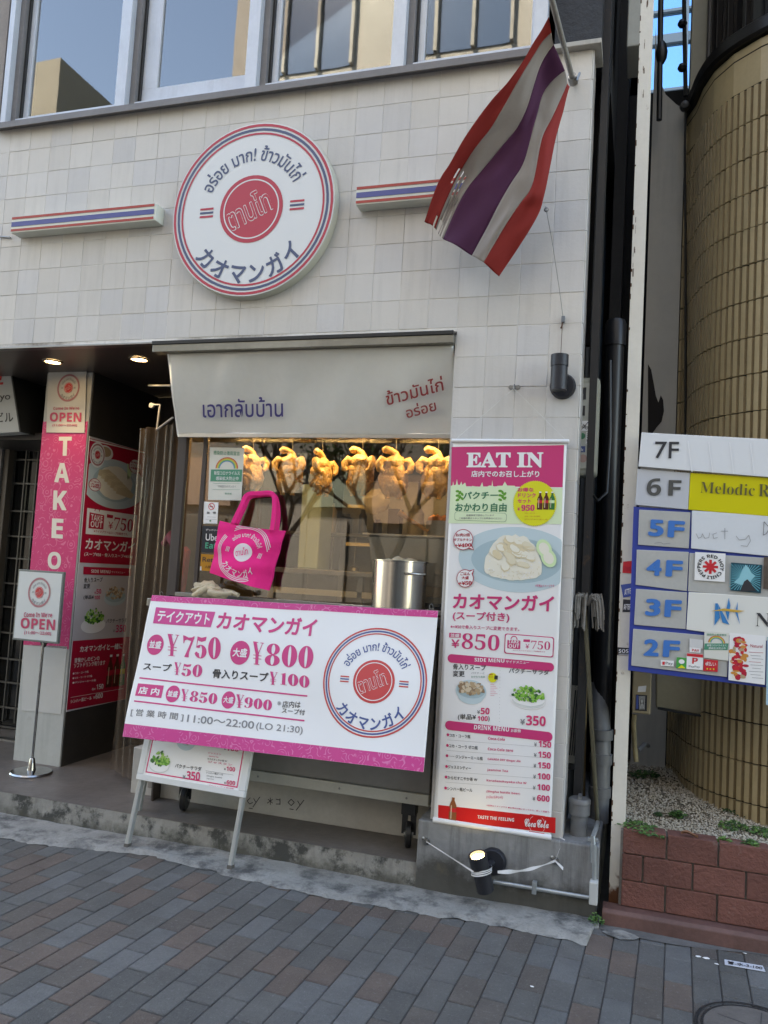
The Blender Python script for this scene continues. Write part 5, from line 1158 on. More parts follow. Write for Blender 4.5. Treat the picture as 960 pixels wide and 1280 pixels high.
def damask(m, base, lite, sc_=26):
    n = m.node_tree; b_ = n.nodes['Principled BSDF']; L = n.links.new
    tc = n.nodes.new('ShaderNodeNewGeometry'); v = n.nodes.new('ShaderNodeTexVoronoi'); v.feature = 'SMOOTH_F1'; v.inputs['Scale'].default_value = sc_; v.inputs['Smoothness'].default_value = .3
    w_ = n.nodes.new('ShaderNodeMath'); w_.operation = 'MULTIPLY'; w_.inputs[1].default_value = 26; s_ = n.nodes.new('ShaderNodeMath'); s_.operation = 'SINE'; r = n.nodes.new('ShaderNodeMapRange'); r.inputs[1].default_value = .55; r.inputs[2].default_value = .85
    L(tc.outputs['Position'], v.inputs['Vector']); L(v.outputs['Distance'], w_.inputs[0]); L(w_.outputs[0], s_.inputs[0]); L(s_.outputs[0], r.inputs[0])
    no = n.nodes.new('ShaderNodeTexNoise'); no.inputs['Scale'].default_value = sc_ * 1.3; L(tc.outputs['Position'], no.inputs['Vector']); r2 = n.nodes.new('ShaderNodeMapRange'); L(no.outputs['Fac'], r2.inputs[0]); r2.inputs[1].default_value = .45; r2.inputs[2].default_value = .55
    mu = n.nodes.new('ShaderNodeMath'); mu.operation = 'MULTIPLY'; L(r.outputs[0], mu.inputs[0]); L(r2.outputs[0], mu.inputs[1])
    x = n.nodes.new('ShaderNodeMix'); x.data_type = 'RGBA'; L(mu.outputs[0], x.inputs[0]); x.inputs[6].default_value = (*base, 1); x.inputs[7].default_value = (*lite, 1); L(x.outputs[2], b_.inputs['Base Color'])
damask(Mbm, (.60, .05, .24), (.68, .18, .38), 22)
damask(mat('pink damask', (.6, .05, .25), .5), (.58, .03, .16), (.66, .14, .28), 17)
b = MB(); b.grid(lambda u, v: pr.w3(u * bw, v * bh, 0), 110, 44, Mban); sheet = b.build('sheet', t, smooth=180); m = sheet.modifiers.new('s', 'SOLIDIFY'); m.thickness = .001; m.offset = -1
def bp(x, y): return pr.p(x, y)
u0, v0 = 0, bp(300, 921)[1]
pr.rect(.0005, 0.0005, bw - .0005, bp(155, 904)[1] * .5 + bp(528, 947)[1] * .5, Mbm, 1.5); pr.rect(.0005, bp(300, 758)[1], bw - .0005, bh - .0005, Mbm, 1.5)
Q2 = lambda x, y: (150 + x / 4.8, 740 + y / 4.8)
Q3 = lambda x, y: (340 + x / 4.364, 750 + y / 4.364)
pr.pq([Q2(222, 93), Q2(578, 122), Q2(550, 214), Q2(205, 190)], mat('badge magenta', (.62, .06, .26), .5), 2)
pr.tfit("テイクアウト", Q2(226, 178), Q2(540, 200), Q2(238, 110), P_wh, 3, .03)
Pk = mat('banner pink ink', (.62, .05, .21), .5)
pr.tfit("カオマンガイ", Q2(582, 222), (394.5, 796), Q2(600, 118), Pk, 2, .035)
for (x, y, r_, s1) in ((217, 318, .048, "並盛"), (722, 365, .054, "大盛"), (320, 612, .038, "並盛"), (648, 647, .038, "大盛")):
    cu, cv = bp(*Q2(x, y)); pr.ell(cu, cv, r_, r_ * 1.12, Pk, 2, 32); pr.text(s1, cu, cv - r_ * .32, r_ * .62, P_wh, 3, .03, r_ * 1.45, 'c')
fat = .022
def yen(bl, br, tl, m=Pk, l=2): pr.tfit("¥", bl, br, tl, m, l, .03)

def fatyen(bl, br, tl):
    """didone yen: thick left stroke, hairline right stroke, two hairline bars"""
    b0, b1, b2 = bp(*bl), bp(*br), bp(*tl)
    def M_(x, y): return (b0[0] + (b1[0] - b0[0]) * x + (b2[0] - b0[0]) * y, b0[1] + (b1[1] - b0[1]) * x + (b2[1] - b0[1]) * y)
    for P_ in ([(0.0, 1), (.34, 1), (.62, .48), (.62, 0.03), (.34, .03), (.34, .42)], [(.56, .5), (.60, .44), (.96, .97), (.90, .97)], [(.02, .99), (.5, .99), (.5, .96), (.02, .96)], [(.72, .99), (1.05, .99), (1.05, .96), (.72, .96)], [(.1, .42), (.9, .42), (.9, .39), (.1, .39)], [(.1, .28), (.9, .28), (.9, .25), (.1, .25)], [(.2, .03), (.76, .03), (.76, 0), (.2, 0)]):
        pr.poly([M_(*q) for q in P_], Pk, 2.5)
pr.mb.v, pr.mb.f, pr.mb.m = pr.mb.v, pr.mb.f, pr.mb.m
def fatnum(s1, bl, br, tl):
    """fat-face figures: heavy bowls, hairline joins"""
    b0, b1, b2 = bp(*bl), bp(*br), bp(*tl); n_ = len(s1)
    ws = [.62 if c == '1' else 1.0 for c in s1]; tot = sum(ws); xo = 0
    for c, w_ in zip(s1, ws):
        def M_(x, y, xo=xo, w_=w_):
            X_ = (xo + w_ * (.04 + .92 * x)) / tot; return (b0[0] + (b1[0] - b0[0]) * X_ + (b2[0] - b0[0]) * y, b0[1] + (b1[1] - b0[1]) * X_ + (b2[1] - b0[1]) * y)
        def ringf(cx, cy, ax, ay, ix, iy, a0=0, a1=360, l=2):
            P_ = []
            for k in range(29):
                a = R_(a0 + (a1 - a0) * k / 28); P_ += [M_(cx + ax * math.cos(a), cy + ay * math.sin(a)), M_(cx + ix * math.cos(a), cy + iy * math.sin(a))]
            pr.raw(P_, [(2 * k, 2 * k + 1, 2 * k + 3, 2 * k + 2) for k in range(28)], Pk, l)
        P = lambda pts, l=2: pr.poly([M_(*q) for q in pts], Pk, l)
        if c == '0': ringf(.5, .5, .5, .5, .10, .45)
        elif c == '8': ringf(.5, .745, .42, .255, .12, .215); ringf(.5, .25, .48, .25, .12, .21, l=2.2)
        elif c == '1': P([(.22, 0), (.22, .86), (.0, .82), (.0, .86), (.72, 1), (.72, 0)]); P([(.0, 0), (1, 0), (1, .035), (.0, .035)], 2.2)
        elif c == '7': P([(.04, .99), (.12, .62), (.17, .62), (.22, .76), (.40, .80), (.74, .74), (.26, 0.0), (.62, 0.0), (.62, .22), (.98, .90), (.98, .99), (.80, .92), (.5, .90), (.2, .97)])
        elif c == '5': P([(.14, .98), (.10, .50), (.14, .50), (.20, .80), (.50, .74), (.84, .80), (.90, .99), (.5, .93)]); ringf(.47, .30, .50, .31, .12, .27, -165, 145, 2.2); P([(.02, .18), (.12, .08), (.26, .16), (.22, .28), (.06, .28)], 2.3)
        elif c == '9': ringf(.48, .68, .48, .32, .12, .28); ringf(.40, .40, .56, .40, .20, .365, -115, 35, 2.2); P([(.04, .12), (.14, .02), (.28, .08), (.24, .2), (.08, .22)], 2.3)
        xo += w_
pr.mb = MB() if False else pr.mb
fatyen(Q2(280, 382), Q2(345, 388), Q2(290, 252)); fatnum("750", Q2(362, 388), Q2(606, 408), Q2(375, 258))
fatyen(Q2(790, 432), Q2(850, 440), Q2(800, 296)); fatnum("800", Q2(858, 438), Q3(226, 377), Q2(872, 305))
pr.tfit("スープ", Q2(145, 468), Q2(308, 478), Q2(150, 424), P_black, 2, .03); fatyen(Q2(322, 495), Q2(360, 500), Q2(328, 420)); fatnum("50", Q2(362, 502), Q2(490, 512), Q2(372, 428))
pr.tfit("骨入りスープ", Q2(552, 515), Q2(882, 540), Q2(560, 460), P_black, 2, .03); fatyen(Q2(890, 552), Q2(935, 558), Q2(897, 475)); fatnum("100", (349, 855), Q3(204, 482), (350, 840))
pr.line(bp(*Q2(125, 517)), bp(*Q3(190, 523)), .0075, Pk, 2); pr.line(bp(*Q2(97, 656)), bp(*Q3(172, 657)), .0075, Pk, 2)
pr.pq([Q2(118, 550), Q2(268, 563), Q2(255, 638), Q2(102, 624)], Pk, 2); pr.tfit("店 内", Q2(120, 612), Q2(240, 624), Q2(128, 568), P_wh, 3, .03)
fatyen(Q2(365, 652), Q2(405, 658), Q2(370, 580)); fatnum("850", Q2(410, 655), Q2(578, 675), Q2(420, 590)); fatyen(Q2(690, 692), Q2(735, 697), Q2(697, 612)); fatnum("900", Q2(738, 692), Q2(905, 712), Q2(745, 628))
pr.tfit("※", Q2(936, 678), Q2(958, 680), Q2(938, 652), P_grey, 2, 0); pr.tfit("店内は", Q3(48, 585), Q3(148, 588), Q3(53, 548), P_black, 2, .018); pr.tfit("スープ付", Q3(46, 615), Q3(172, 628), Q3(50, 585), P_black, 2, .018)
pr.tfit("[ 営 業 時 間 ]", Q2(75, 748), Q2(380, 778), Q2(82, 700), P_grey, 2, .02); pr.tfit("11:00〜22:00", Q2(402, 780), Q2(800, 822), Q2(408, 735), P_grey, 2, .014); pr.tfit("(LO 21:30)", Q2(812, 832), Q3(160, 738), Q2(818, 780), P_grey, 2, .008)
cu, cv = bp(*Q3(559, 446)); rE = (Vector(bp(*Q3(847, 446))) - Vector(bp(*Q3(271, 446)))).length / 2
pr.logo(cu, cv, rE, mat('banner navy', (.06, .10, .28), .5), mat('banner red', (.58, .06, .06), .5), Mban, 2)
pr.build('lettering', t)
for (x, y) in ((202, 745), (539, 761)):
    q = at(x, y, Y=-.015); c_ = thing('binder_clip', 'black binder clip at the ' + ('left end of the banner top by the chicken tray' if x < 300 else 'right end of the banner top beside the stockpot'), 'clip', q, 'binder clips on the banner')
    b = MB(); b.prism([(q.x - .014, q.y - .008, q.z - .022), (q.x - .014, q.y + .008, q.z - .022), (q.x - .014, q.y + .001, q.z + .004)], (.028, 0, 0), Mt_black); b.build('clip_body', c_)
    b = MB(); b.tube([q + Vector((-.008, 0, .0)), q + Vector((-.009, -.004, .016)), q + Vector((0, -.005, .024)), q + Vector((.009, -.004, .016)), q + Vector((.008, 0, 0))], .0016, Mt_steeld, 6); b.build('wire_handle', c_)
# ---------------------------------------------------------------- eat-in hanging banner
t = thing('eat_in_banner', 'tall pink and white eat-in menu banner hanging on the tiled pier', 'banner', (-.31, -.03, 1.2))
EY = -.030
Mvin = mat('vinyl banner', (.80, .80, .80), .35, bump=.03, bscale=8)
tl = at(564, 551, Y=EY); tr_ = at(704, 555, Y=EY); bl_ = at(547.5, 1027, Y=EY); br_ = at(696, 1045, Y=EY)
ex0, ex1 = -.582, -.044; ez0, ez1 = bl_.z * .5 + br_.z * .5 , tl.z * .5 + tr_.z * .5
def eb(u, v): return .004 * math.sin(v * 5.2 + .7) + .003 * math.sin(u * 12) * (1 - abs(v - .9))
pr = Pr((ex0, EY, ez0), (1, 0, 0), (0, 0, 1), eb, .05); ew, eh = ex1 - ex0, ez1 - ez0
b = MB(); b.grid(lambda u, v: pr.w3(u * ew, v * eh, 0), 30, 80, Mvin); s_ = b.build('sheet', t, smooth=180); m = s_.modifiers.new('s', 'SOLIDIFY'); m.thickness = .001; m.offset = -1
b = MB(); b.cyl((ex0 - .006, EY, ez1 + .006), (ex1 + .010, EY, ez1 + .006), .010, mat('rod white', (.72, .73, .74), .4), 14); b.build('top_rod', t, smooth=35)
b = MB(); b.cyl((ex0 - .002, EY, ez0 - .002), (ex1 + .004, EY, ez0 - .002), .013, _M['rod white'], 14); b.build('bottom_rod', t, smooth=35)
A4 = lambda x, y: (550 + x / 6, 540 + y / 6); A5 = lambda x, y: (540 + x / 5.647, 700 + y / 5.647); A6 = lambda x, y: (535 + x / 5.486, 870 + y / 5.486)
Ep = mat('eat-in pink ink', (.60, .04, .17), .4)
pr.pq([A4(87, 112), A4(930, 98), A4(920, 415), A4(640, 412), A4(500, 408), A4(300, 410), A4(82, 405)], Ep, 1)
# skyline edge in pale green
eg = mat('pale lime ink', (.66, .78, .52), .4)
sk = [(82, 425), (82, 405), (95, 400), (100, 370), (105, 400), (120, 396), (128, 352), (136, 396), (150, 398), (162, 372), (168, 398), (190, 380), (198, 408), (225, 414), (245, 405), (300, 415), (318, 376), (326, 412), (350, 412), (372, 402), (388, 404), (393, 362), (398, 405), (425, 415), (430, 405), (470, 403), (487, 372), (505, 402), (560, 404), (575, 418), (920, 420), (912, 692), (65, 685)]
pr.pq([A4(*q) for q in sk], eg, 2)
for sx_ in (0,): pass
pr.tfit(rom("EAT IN"), A4(198, 268), A4(775, 268), A4(200, 153), P_wh, 3, .028)
pr.tfit("店内でのお召し上がり", A4(235, 338), A4(745, 340), A4(236, 290), P_wh, 3, .03)
pr.tfit("パクチー", A4(175, 505), A4(435, 502), A4(178, 450), P_green, 3, .035); pr.tfit("おかわり自由", A4(115, 597), A4(500, 600), A4(118, 532), P_green, 3, .035)
for (x, y, sg) in ((150, 480, 1), (470, 478, -1)):
    for k in range(7):
        u, v = pr.p(*A4(x + (k % 3 - 1) * 17, y - 35 + k * 11)); pr.ell(u, v, .010, .006, P_leaf[0], 3, 10, k * 1.1 * sg)
    pr.line(pr.p(*A4(x - 25 * sg, y + 35)), pr.p(*A4(x + 10 * sg, y - 35)), .0016, P_leaf[0], 3)
for (m_, l_, g_2) in ((P_green, 3, 0), (eg, 4, 1.5)):
    a = pr.p(*A4(110, 662)); c = pr.p(*A4(502, 610)); q_ = .0013 * (l_ - 3); pr.rect(a[0] + q_, a[1] + q_, c[0] - q_, c[1] - q_, m_, l_, .012)
pr.tfit("数量限定で提供しています", A4(200, 632), A4(408, 632), A4(200, 618), P_grey, 5, .01); pr.tfit("ご希望の際はスタッフにお声掛けください", A4(145, 655), A4(468, 656), A4(145, 640), P_grey, 5, .01)
cu, cv = pr.p(*A4(711, 536)); yr = .098; pr.ell(cu, cv, yr, yr * 1.06, P_yel, 5, 72)
for k in range(72): a = k * math.pi / 36; pr.ell(cu + yr * math.cos(a), cv + yr * 1.06 * math.sin(a), .003, .003, P_yel, 5, 6)
pr.tfit("お得な", A4(583, 450), A4(703, 450), A4(584, 418), P_pink, 6, .035); pr.tfit("ドリンク", A4(585, 492), A4(718, 493), A4(586, 458), P_pink, 6, .035); pr.tfit("セット", A4(583, 535), A4(682, 535), A4(584, 502), P_pink, 6, .035)
pr.tfit("¥", A4(583, 592), A4(600, 592), A4(583, 565), P_pink, 6, .02); pr.tfit(rom("950"), A4(610, 593), A4(710, 593), A4(612, 546), P_pink, 6, .03)
pr.tfit("コカ・コーラ", A4(635, 614), A4(712, 614), A4(635, 606), P_crim, 6, .01); pr.tfit("コカ・コーラ ゼロ", A4(635, 638), A4(750, 638), A4(635, 628), P_crim, 6, .01); pr.tfit("ジンジャーエール", A4(635, 660), A4(808, 662), A4(635, 650), P_crim, 6, .01)
gb = mat('bottle green ink', (.02, .16, .04), .4)
for x, m_ in ((748, P_brown), (794, P_brown), (839, gb)): u, v = pr.p(*A4(x, 583)); v2 = pr.p(*A4(x, 448))[1]; bottle(pr, u, v, v2 - v, m_, 6, P_red if m_ is P_brown else P_lgreen)
# the dish
cu, cv = pr.p(645, 699.5); a_ = .272; 
ang = [k * 6 for k in range(60)]
pts = [(min(max(cu + a_ * math.cos(R_(k)), .006), ew - .003), cv + .152 * math.sin(R_(k))) for k in ang]
pr.poly(pts, P_dish, 1.2); pts = [(min(cu + .21 * math.cos(R_(k)), ew - .003), cv - .004 + .105 * math.sin(R_(k))) for k in ang]; pr.poly(pts, P_dish2, 1.6)
class _F: pass
sv = pr.ell
def noplate(*a, **k):
    if a[4] in (P_dish, P_dish2): return
    sv(*a, **k)
pr.ell = noplate; dish(pr, cu - .012, cv + .012, .225, .150, 'rice', 2, 3); pr.ell = sv
def bubble(cx, cy, r_, tail, lines, ff, m_=P_crim, ky=1.0):
    u, v = pr.p(*ff(cx, cy)); tu = pr.p(*ff(*tail)); d = (Vector(tu) - Vector((u, v))); n_ = Vector((-d.y, d.x)).normalized() * .016; d2 = d.normalized() * r_ * .8
    b0 = Vector((u, v)) + d2
    pr.poly([tuple(b0 + n_), tu, tuple(b0 - n_)], m_, 8); pr.ell(u, v, r_, r_ * ky, m_, 8.2); pr.ell(u, v, r_ - .0032, (r_ - .0032) * ky, P_wh, 9); pr.poly([tuple(b0 + n_ * .6 - d2 * .1), tuple(Vector(tu) * .86 + b0 * .14), tuple(b0 - n_ * .6 - d2 * .1)], P_wh, 9.2)
    for tx, a, c, e in lines: pr.tfit(tx, ff(*a), ff(*c), ff(*e), m_, 10, .025)
bubble(177, 808, .048, (258, 888), [("お肉2倍", (120, 785), (230, 785), (120, 760)), ("ダブルチキン", (105, 820), (243, 820), (105, 797)), (rom("+¥400"), (113, 866), (238, 862), (113, 838))], A4, ky=1.04)
bubble(236, 130, .041, (300, 65), [("ごはん", (203, 108), (272, 108), (203, 84)), ("大盛", (212, 136), (262, 136), (212, 114)), (rom("+¥50"), (190, 178), (283, 176), (190, 150))], A5, ky=1.04)
pr.tfit("※写真はイメージです", A5(730, 190), A5(865, 192), A5(730, 172), P_pink, 8, .015)
pr.tfit("カオマンガイ", A5(146, 342), A5(858, 366), A5(153, 232), Ep, 3, .035)
pr.tfit("(スープ付き)", A5(146, 430), A5(545, 444), A5(148, 360), Ep, 3, .028)
pr.tfit("※+¥50で骨入りスープに変更できます。", A5(130, 482), A5(615, 503), A5(131, 455), Ep, 3, .018)
pr.pq([A5(122, 513), A5(204, 517), A5(203, 549), A5(120, 546)], Ep, 3); pr.tfit("並盛", A5(130, 542), A5(194, 545), A5(131, 518), P_wh, 4, .02)
pr.tfit(rom("¥"), A5(135, 618), A5(193, 620), A5(137, 560), Ep, 3, .015); pr.tfit(rom("850"), A5(208, 625), A5(472, 642), A5(214, 515), Ep, 3, -.006)
for (g2, m_, l_) in ((0, Ep, 3), (.0042, Mvin, 4)):
    a = pr.p(*A5(508, 655)); c = pr.p(*A5(862, 545)); pr.rect(a[0] + g2, a[1] + g2 - .003, c[0] - g2, c[1] - g2, m_, l_, .010)
cu, cv = pr.p(*A5(577, 590)); pr.rect(cu - .030, cv - .024, cu + .030, cv + .016, Ep, 5, .004); pr.ring(cu, cv + .018, .012, .016, Ep, 5, 24, 1.1, 0, 180)
pr.tfit(san("TAKE"), A5(537, 588), A5(614, 590), A5(538, 562), P_wh, 6, 0); pr.tfit(san("OUT"), A5(540, 619), A5(614, 621), A5(541, 594), P_wh, 6, 0)
pr.pq([A5(645, 560), A5(692, 562), A5(691, 580), A5(644, 578)], Ep, 5); pr.tfit(rom("¥"), A5(658, 626), A5(685, 628), A5(660, 592), Ep, 5, .0); pr.tfit(rom("750"), A5(697, 627), A5(832, 636), A5(700, 568), Ep, 5, -.01)
pr.tfit("※テイクアウトはスープ別販売です", A5(570, 640), A5(800, 653), A5(570, 632), Ep, 5, .01)
def pill(ff, a, c, h): 
    p0 = pr.p(*ff(*a)); p1 = pr.p(*ff(*c)); pr.rect(p0[0], p0[1] - h / 2, p1[0], p1[1] + h / 2 if False else p0[1] + h / 2, Ep, 3, h * .49)
pill(A5, (110, 692), (862, 735), .040); pr.tfit(san("SIDE MENU"), A5(300, 716), A5(510, 725), A5(301, 690), P_wh, 4, 0); pr.tfit("サイドメニュー", A5(520, 728), A5(685, 735), A5(521, 708), P_wh, 4, .02)
pr.tfit("骨入りスープ", A5(148, 772), A5(380, 782), A5(150, 732), P_black, 3, .02); pr.tfit("変更", A5(147, 822), A5(230, 824), A5(148, 780), P_black, 3, .02)
pr.tfit("パクチーサラダ", A5(541, 798), A5(825, 813), A5(544, 762), P_black, 3, .02)
for k in range(22): u, v = pr.p(*A5(480 - k * .25, 756 + k * 24)); pr.ell(u, v, .0012, .0012, P_grey, 3, 5) if v > pr.p(*A6(486, 185))[1] else None
u, v = pr.p(*A5(275, 920)); v2 = pr.p(*A6(300, 60))[1]
pr.ell(u, v - .004, .073, .052, P_dish, 3); pr.ell(u, v - .028, .060, .036, P_dish, 3); pr.ell(u, v, .067, .036, P_dish2, 4)
sv2 = pr.ell; pr.ell = noplate; sv = sv2; dish(pr, u, v + .006, .088, .050, 'soup', 5, 9)
u, v = pr.p(*A5(680, 945)); sv2(u, v - .030, .078, .040, P_wh, 3); sv2(u, v - .030, .074, .036, mat('dish shadow', (.60, .62, .6), .5), 3.5); sv2(u, v - .020, .076, .034, P_wh, 4)
for q in range(2): dish(pr, u - .018 + q * .036, v - .022, .078, .044, 'salad2', 5 + q * 3, 21 + q) if False else None
rr = random.Random(31)
for k in range(150):
    a = rr.uniform(0, 6.28); q = rr.random() ** .6; uu = u + .072 * q * math.cos(a); vv_ = v - .006 + (.038 if math.sin(a) > 0 else .028) * q * math.sin(a); s2 = rr.uniform(.004, .010)
    pr.poly([(uu + s2 * rr.uniform(.5, 1.2) * math.cos(x), vv_ + s2 * rr.uniform(.5, 1.2) * math.sin(x)) for x in (0, 1, 2, 3.1, 4.2, 5.3)], rr.choice(P_leaf), 5 + k * .02)
pr.ell = sv2
cu, cv = pr.p(*A5(428, 830)); pr.ell(cu, cv, .021, .022, P_yel, 8); pr.tfit("お得な", A5(402, 812), A5(430, 812), A5(402, 802), P_red, 9, .03); pr.tfit("セット", A5(402, 830), A5(432, 830), A5(402, 820), P_red, 9, .03); pr.rect(*pr.p(*A5(440, 842)), *pr.p(*A5(465, 816)), P_black, 9)
pr.tfit("パクチーと", A5(278, 803), A5(372, 805), A5(278, 790), P_grey, 9, .01); pr.tfit("おかわり自由", A5(278, 830), A5(374, 832), A5(278, 815), P_green, 9, .01)
for k in range(7): pr.line(pr.p(*A5(412, 878 + k * 13)), pr.p(*A5(440 + 22 * ((k * 7) % 3) / 2, 879 + k * 13)), .0012, P_pink, 4)
pr.tfit("¥", A6(338, 122), A6(357, 122), A6(338, 97), P_grey, 3, .03); pr.tfit(san("50"), A6(362, 124), A6(422, 126), A6(363, 80), P_pink, 3, .01)
pr.tfit("(単品¥", A6(205, 165), A6(330, 168), A6(206, 122), P_black, 3, .02); pr.tfit(san("100"), A6(340, 170), A6(410, 172), A6(341, 136), P_pink, 3, .01); pr.tfit(")", A6(413, 176), A6(423, 176), A6(413, 136), P_black, 3, .01)
pr.tfit("¥", A6(632, 195), A6(664, 195), A6(633, 158), P_grey, 3, .03); pr.tfit(san("350"), A6(672, 200), A6(806, 208), A6(674, 132), P_pink, 3, .01)
pill(A6, (119, 197), (856, 240), .042); pr.tfit(san("DRINK MENU"), A6(316, 228), A6(555, 244), A6(318, 197), P_wh, 4, 0); pr.tfit("お飲物", A6(568, 248), A6(636, 250), A6(569, 225), P_wh, 4, .02)
items = [(265, "コカ・コーラ瓶", 292, "Coca-Cola", 413, 527, 325, "150"), (337, "コカ・コーラ ゼロ瓶", 342, "Coca-Cola zero", 411, 584, 397, "150"), (408, "── ジンジャーエール瓶", 377, "CANADA DRY Ginger Ale", 410, 635, 470, "150"), (481, "ジャスミンティー", 297, "Jasmine Tea", 406, 549, 545, "100"), (554, "からだすこやか茶 W", 340, "Karadasukoyaka-cha W", 403, 676, 620, "100"), (629, "シンハー瓶ビール", 306, "(Singha bottle beer)", 401, 632, 695, "600")]
for k, (y, ja, xe, en, x0, x1, yp, pz) in enumerate(items):
    xo = 138 - k * 3; u, v = pr.p(*A6(xo, y)); pr.ell(u, v, .0062, .0066, P_pink, 3, 16)
    sl_ = .075; pr.tfit(ja, A6(xo + 10, y + 14), A6(xe, y + 14 + (xe - xo) * sl_), A6(xo + 10, y - 10), P_black, 3, .018)
    pr.tfit(san(en), A6(x0, y + 33), A6(x1, y + 33 + (x1 - x0) * sl_), A6(x0 + 1, y + 14), P_pink, 3, 0)
    pr.tfit("¥", A6(728 - k * 2, yp + 20), A6(746 - k * 2, yp + 21), A6(729 - k * 2, yp - 7), P_grey, 3, .03); pr.tfit(san(pz), A6(758 - k * 2, yp + 22), A6(845 - k * 2, yp + 30), A6(759 - k * 2, yp - 20), P_pink, 3, .015)
    if k < 5: pr.line(pr.p(*A6(xo - 5, y + 34)), pr.p(*A6(842 - k * 2, y + 89)), .0012, mat('hair grey', (.45, .45, .45), .5), 3)
pr.tfit("(เบียร์สิงห์)", A6(401, 703), A6(515, 706), A6(402, 680), P_pink, 3, .0)
pr.tfit("※画像はイメージです ●お酒は20歳になってから。楽しく適量で。", A6(403, 752), A6(838, 800), A6(404, 741), P_pink, 3, .01)
Ck = mat('cola red', (.62, .012, .012), .4); pr.pq([A6(72, 745), A6(876, 832), A6(874, 940), A6(70, 848)], Ck, 1)
pr.tfit(san("TASTE THE FEELING"), A6(340, 838), A6(590, 860), A6(342, 815), P_wh, 3, 0)
u, v = pr.p(*A6(168, 858)); v2 = pr.p(*A6(168, 680))[1]; bottle(pr, u, v, v2 - v, mat('cola bottle ink', (.28, .09, .03), .4), 3, P_red)
cu, cv = pr.p(*A6(748, 880)); pr.ring(cu, cv, .0355, .0365, P_wh, 2, 40, 1.1)
for a0_, a1_ in ((0, 1),): pr.rect(cu - .034, cv + .0335, cu + .034, cv + .042, Ck, 2.2); pr.rect(cu - .034, cv - .042, cu + .034, cv - .0335, Ck, 2.2)
pr.tfit(scr("Coca") + scr("Cola"), A6(662, 892), A6(828, 905), A6(664, 838), P_wh, 4, .018)
pr.build('lettering', t)
# strings and hook
hk = at(643, 484, Y=-.004); t2 = thing('wall_hook', 'small metal hook plate on the tiles above the eat-in banner', 'hook', hk)
b = MB(); b.lathe(hk + Vector((-.018, 0, 0)), [(0, -.003), (.010, -.003), (.010, .002)], Mt_steeld, 14, (0, 1, 0)); b.lathe(hk + Vector((.018, 0, 0)), [(0, -.003), (.010, -.003), (.010, .002)], Mt_steeld, 14, (0, 1, 0)); b.box(hk.x - .018, hk.x + .018, -.008, -.003, hk.z - .008, hk.z + .008, Mt_steeld); b.tube([hk + Vector((0, -.004, .012)), hk + Vector((0, -.016, .002)), hk + Vector((0, -.016, -.012)), hk + Vector((0, -.004, -.010))], .0035, Mt_steeld, 8); b.build('hook_plate', t2)
b = MB(); b.tube([hk + Vector((0, -.016, -.010)), Vector((ex0 + .01, EY, ez1 + .012))], .0012, mat('clear line', (.62, .62, .60), .4), 5); b.tube([hk + Vector((0, -.016, -.010)), Vector((ex1 - .005, EY, ez1 + .012))], .0012, _M['clear line'], 5); b.build('hanging_string', t)

# ---------------------------------------------------------------- plinth fittings
for (px_, py_, lab) in ((533, 1052, 'left anchor bolt on the plinth tied with white tape'), (694, 1076, 'right anchor bolt on the plinth below the eat-in banner')):
    q = at(px_, py_, Y=-.04); t = thing('anchor_bolt', lab, 'bolt', q, 'anchor bolts on the plinth'); b = MB(); b.lathe(q, [(0, -.022), (.007, -.022), (.007, -.010), (.016, -.008), (.016, .004)], Mt_steeld, 14, (0, 1, 0)); b.build('washer', t, smooth=35)
    b = MB(); b.lathe(q + Vector((-.012, -.008, .012)), [(.005, -.003), (.011, 0), (.005, .003)], Mt_steeld, 14, (.4, 1, 0)); b.build('ring', t)
Mtape = mat('white tape', (.66, .66, .67), .45)
t = thing('white_tape', 'white plastic tape strung between the plinth bolts and round the lit lamp', 'tape', at(600, 1090, Y=-.1))
p1 = at(533, 1052, Y=-.062); p2 = at(592, 1090, Y=-.165); p3 = at(694, 1076, Y=-.062)
def ribbon(b, pts, w_):
    pts = [Vector(p) for p in pts]; vv = []
    for i, p in enumerate(pts): o_ = Vector((0, math.sin(i * .8) * .3, 1)).normalized() * w_[i] / 2; vv += [p - o_, p + o_]
    b.add(vv, [(2 * i, 2 * i + 1, 2 * i + 3, 2 * i + 2) for i in range(len(pts) - 1)], Mtape)
b = MB(); ribbon(b, [p1 + (p2 - p1) * (k / 10) for k in range(11)], [.004 + .004 * k / 10 for k in range(11)]); p4 = at(622, 1090, Y=-.145)
ribbon(b, [p4 + (p3 - p4) * (k / 16) + Vector((0, 0, -.015 * math.sin(math.pi * k / 16))) for k in range(17)], [.012 + .008 * math.sin(k * .5) ** 2 - .0005 * k for k in range(17)])
ribbon(b, [p3, p3 + Vector((.02, -.01, -.012)), at(704, 1086, Y=-.07)], [.008, .012, .014]); ribbon(b, [p3, at(700, 1060, Y=-.05), at(699, 1046, Y=-.04), at(706, 1050, Y=-.045)], [.003, .003, .003, .004])
c = at(602, 1090, Y=-.125)
for kz in (0, .009, .017):
    ribbon(b, [c + Vector((.046 * math.cos(a), .046 * math.sin(a), -.002 + kz + .012 * math.cos(a))) for a in [k * math.pi / 12 for k in range(25)]], [.006] * 25)
b.build('ribbon', t)
t = thing('conduit_pipe', 'galvanised conduit running along the plinth to a small junction box', 'conduit', at(700, 1115, Y=-.05))
Mgal = mat('galvanised steel', (.42, .45, .46), .35, .6, var=.15, vscale=20)
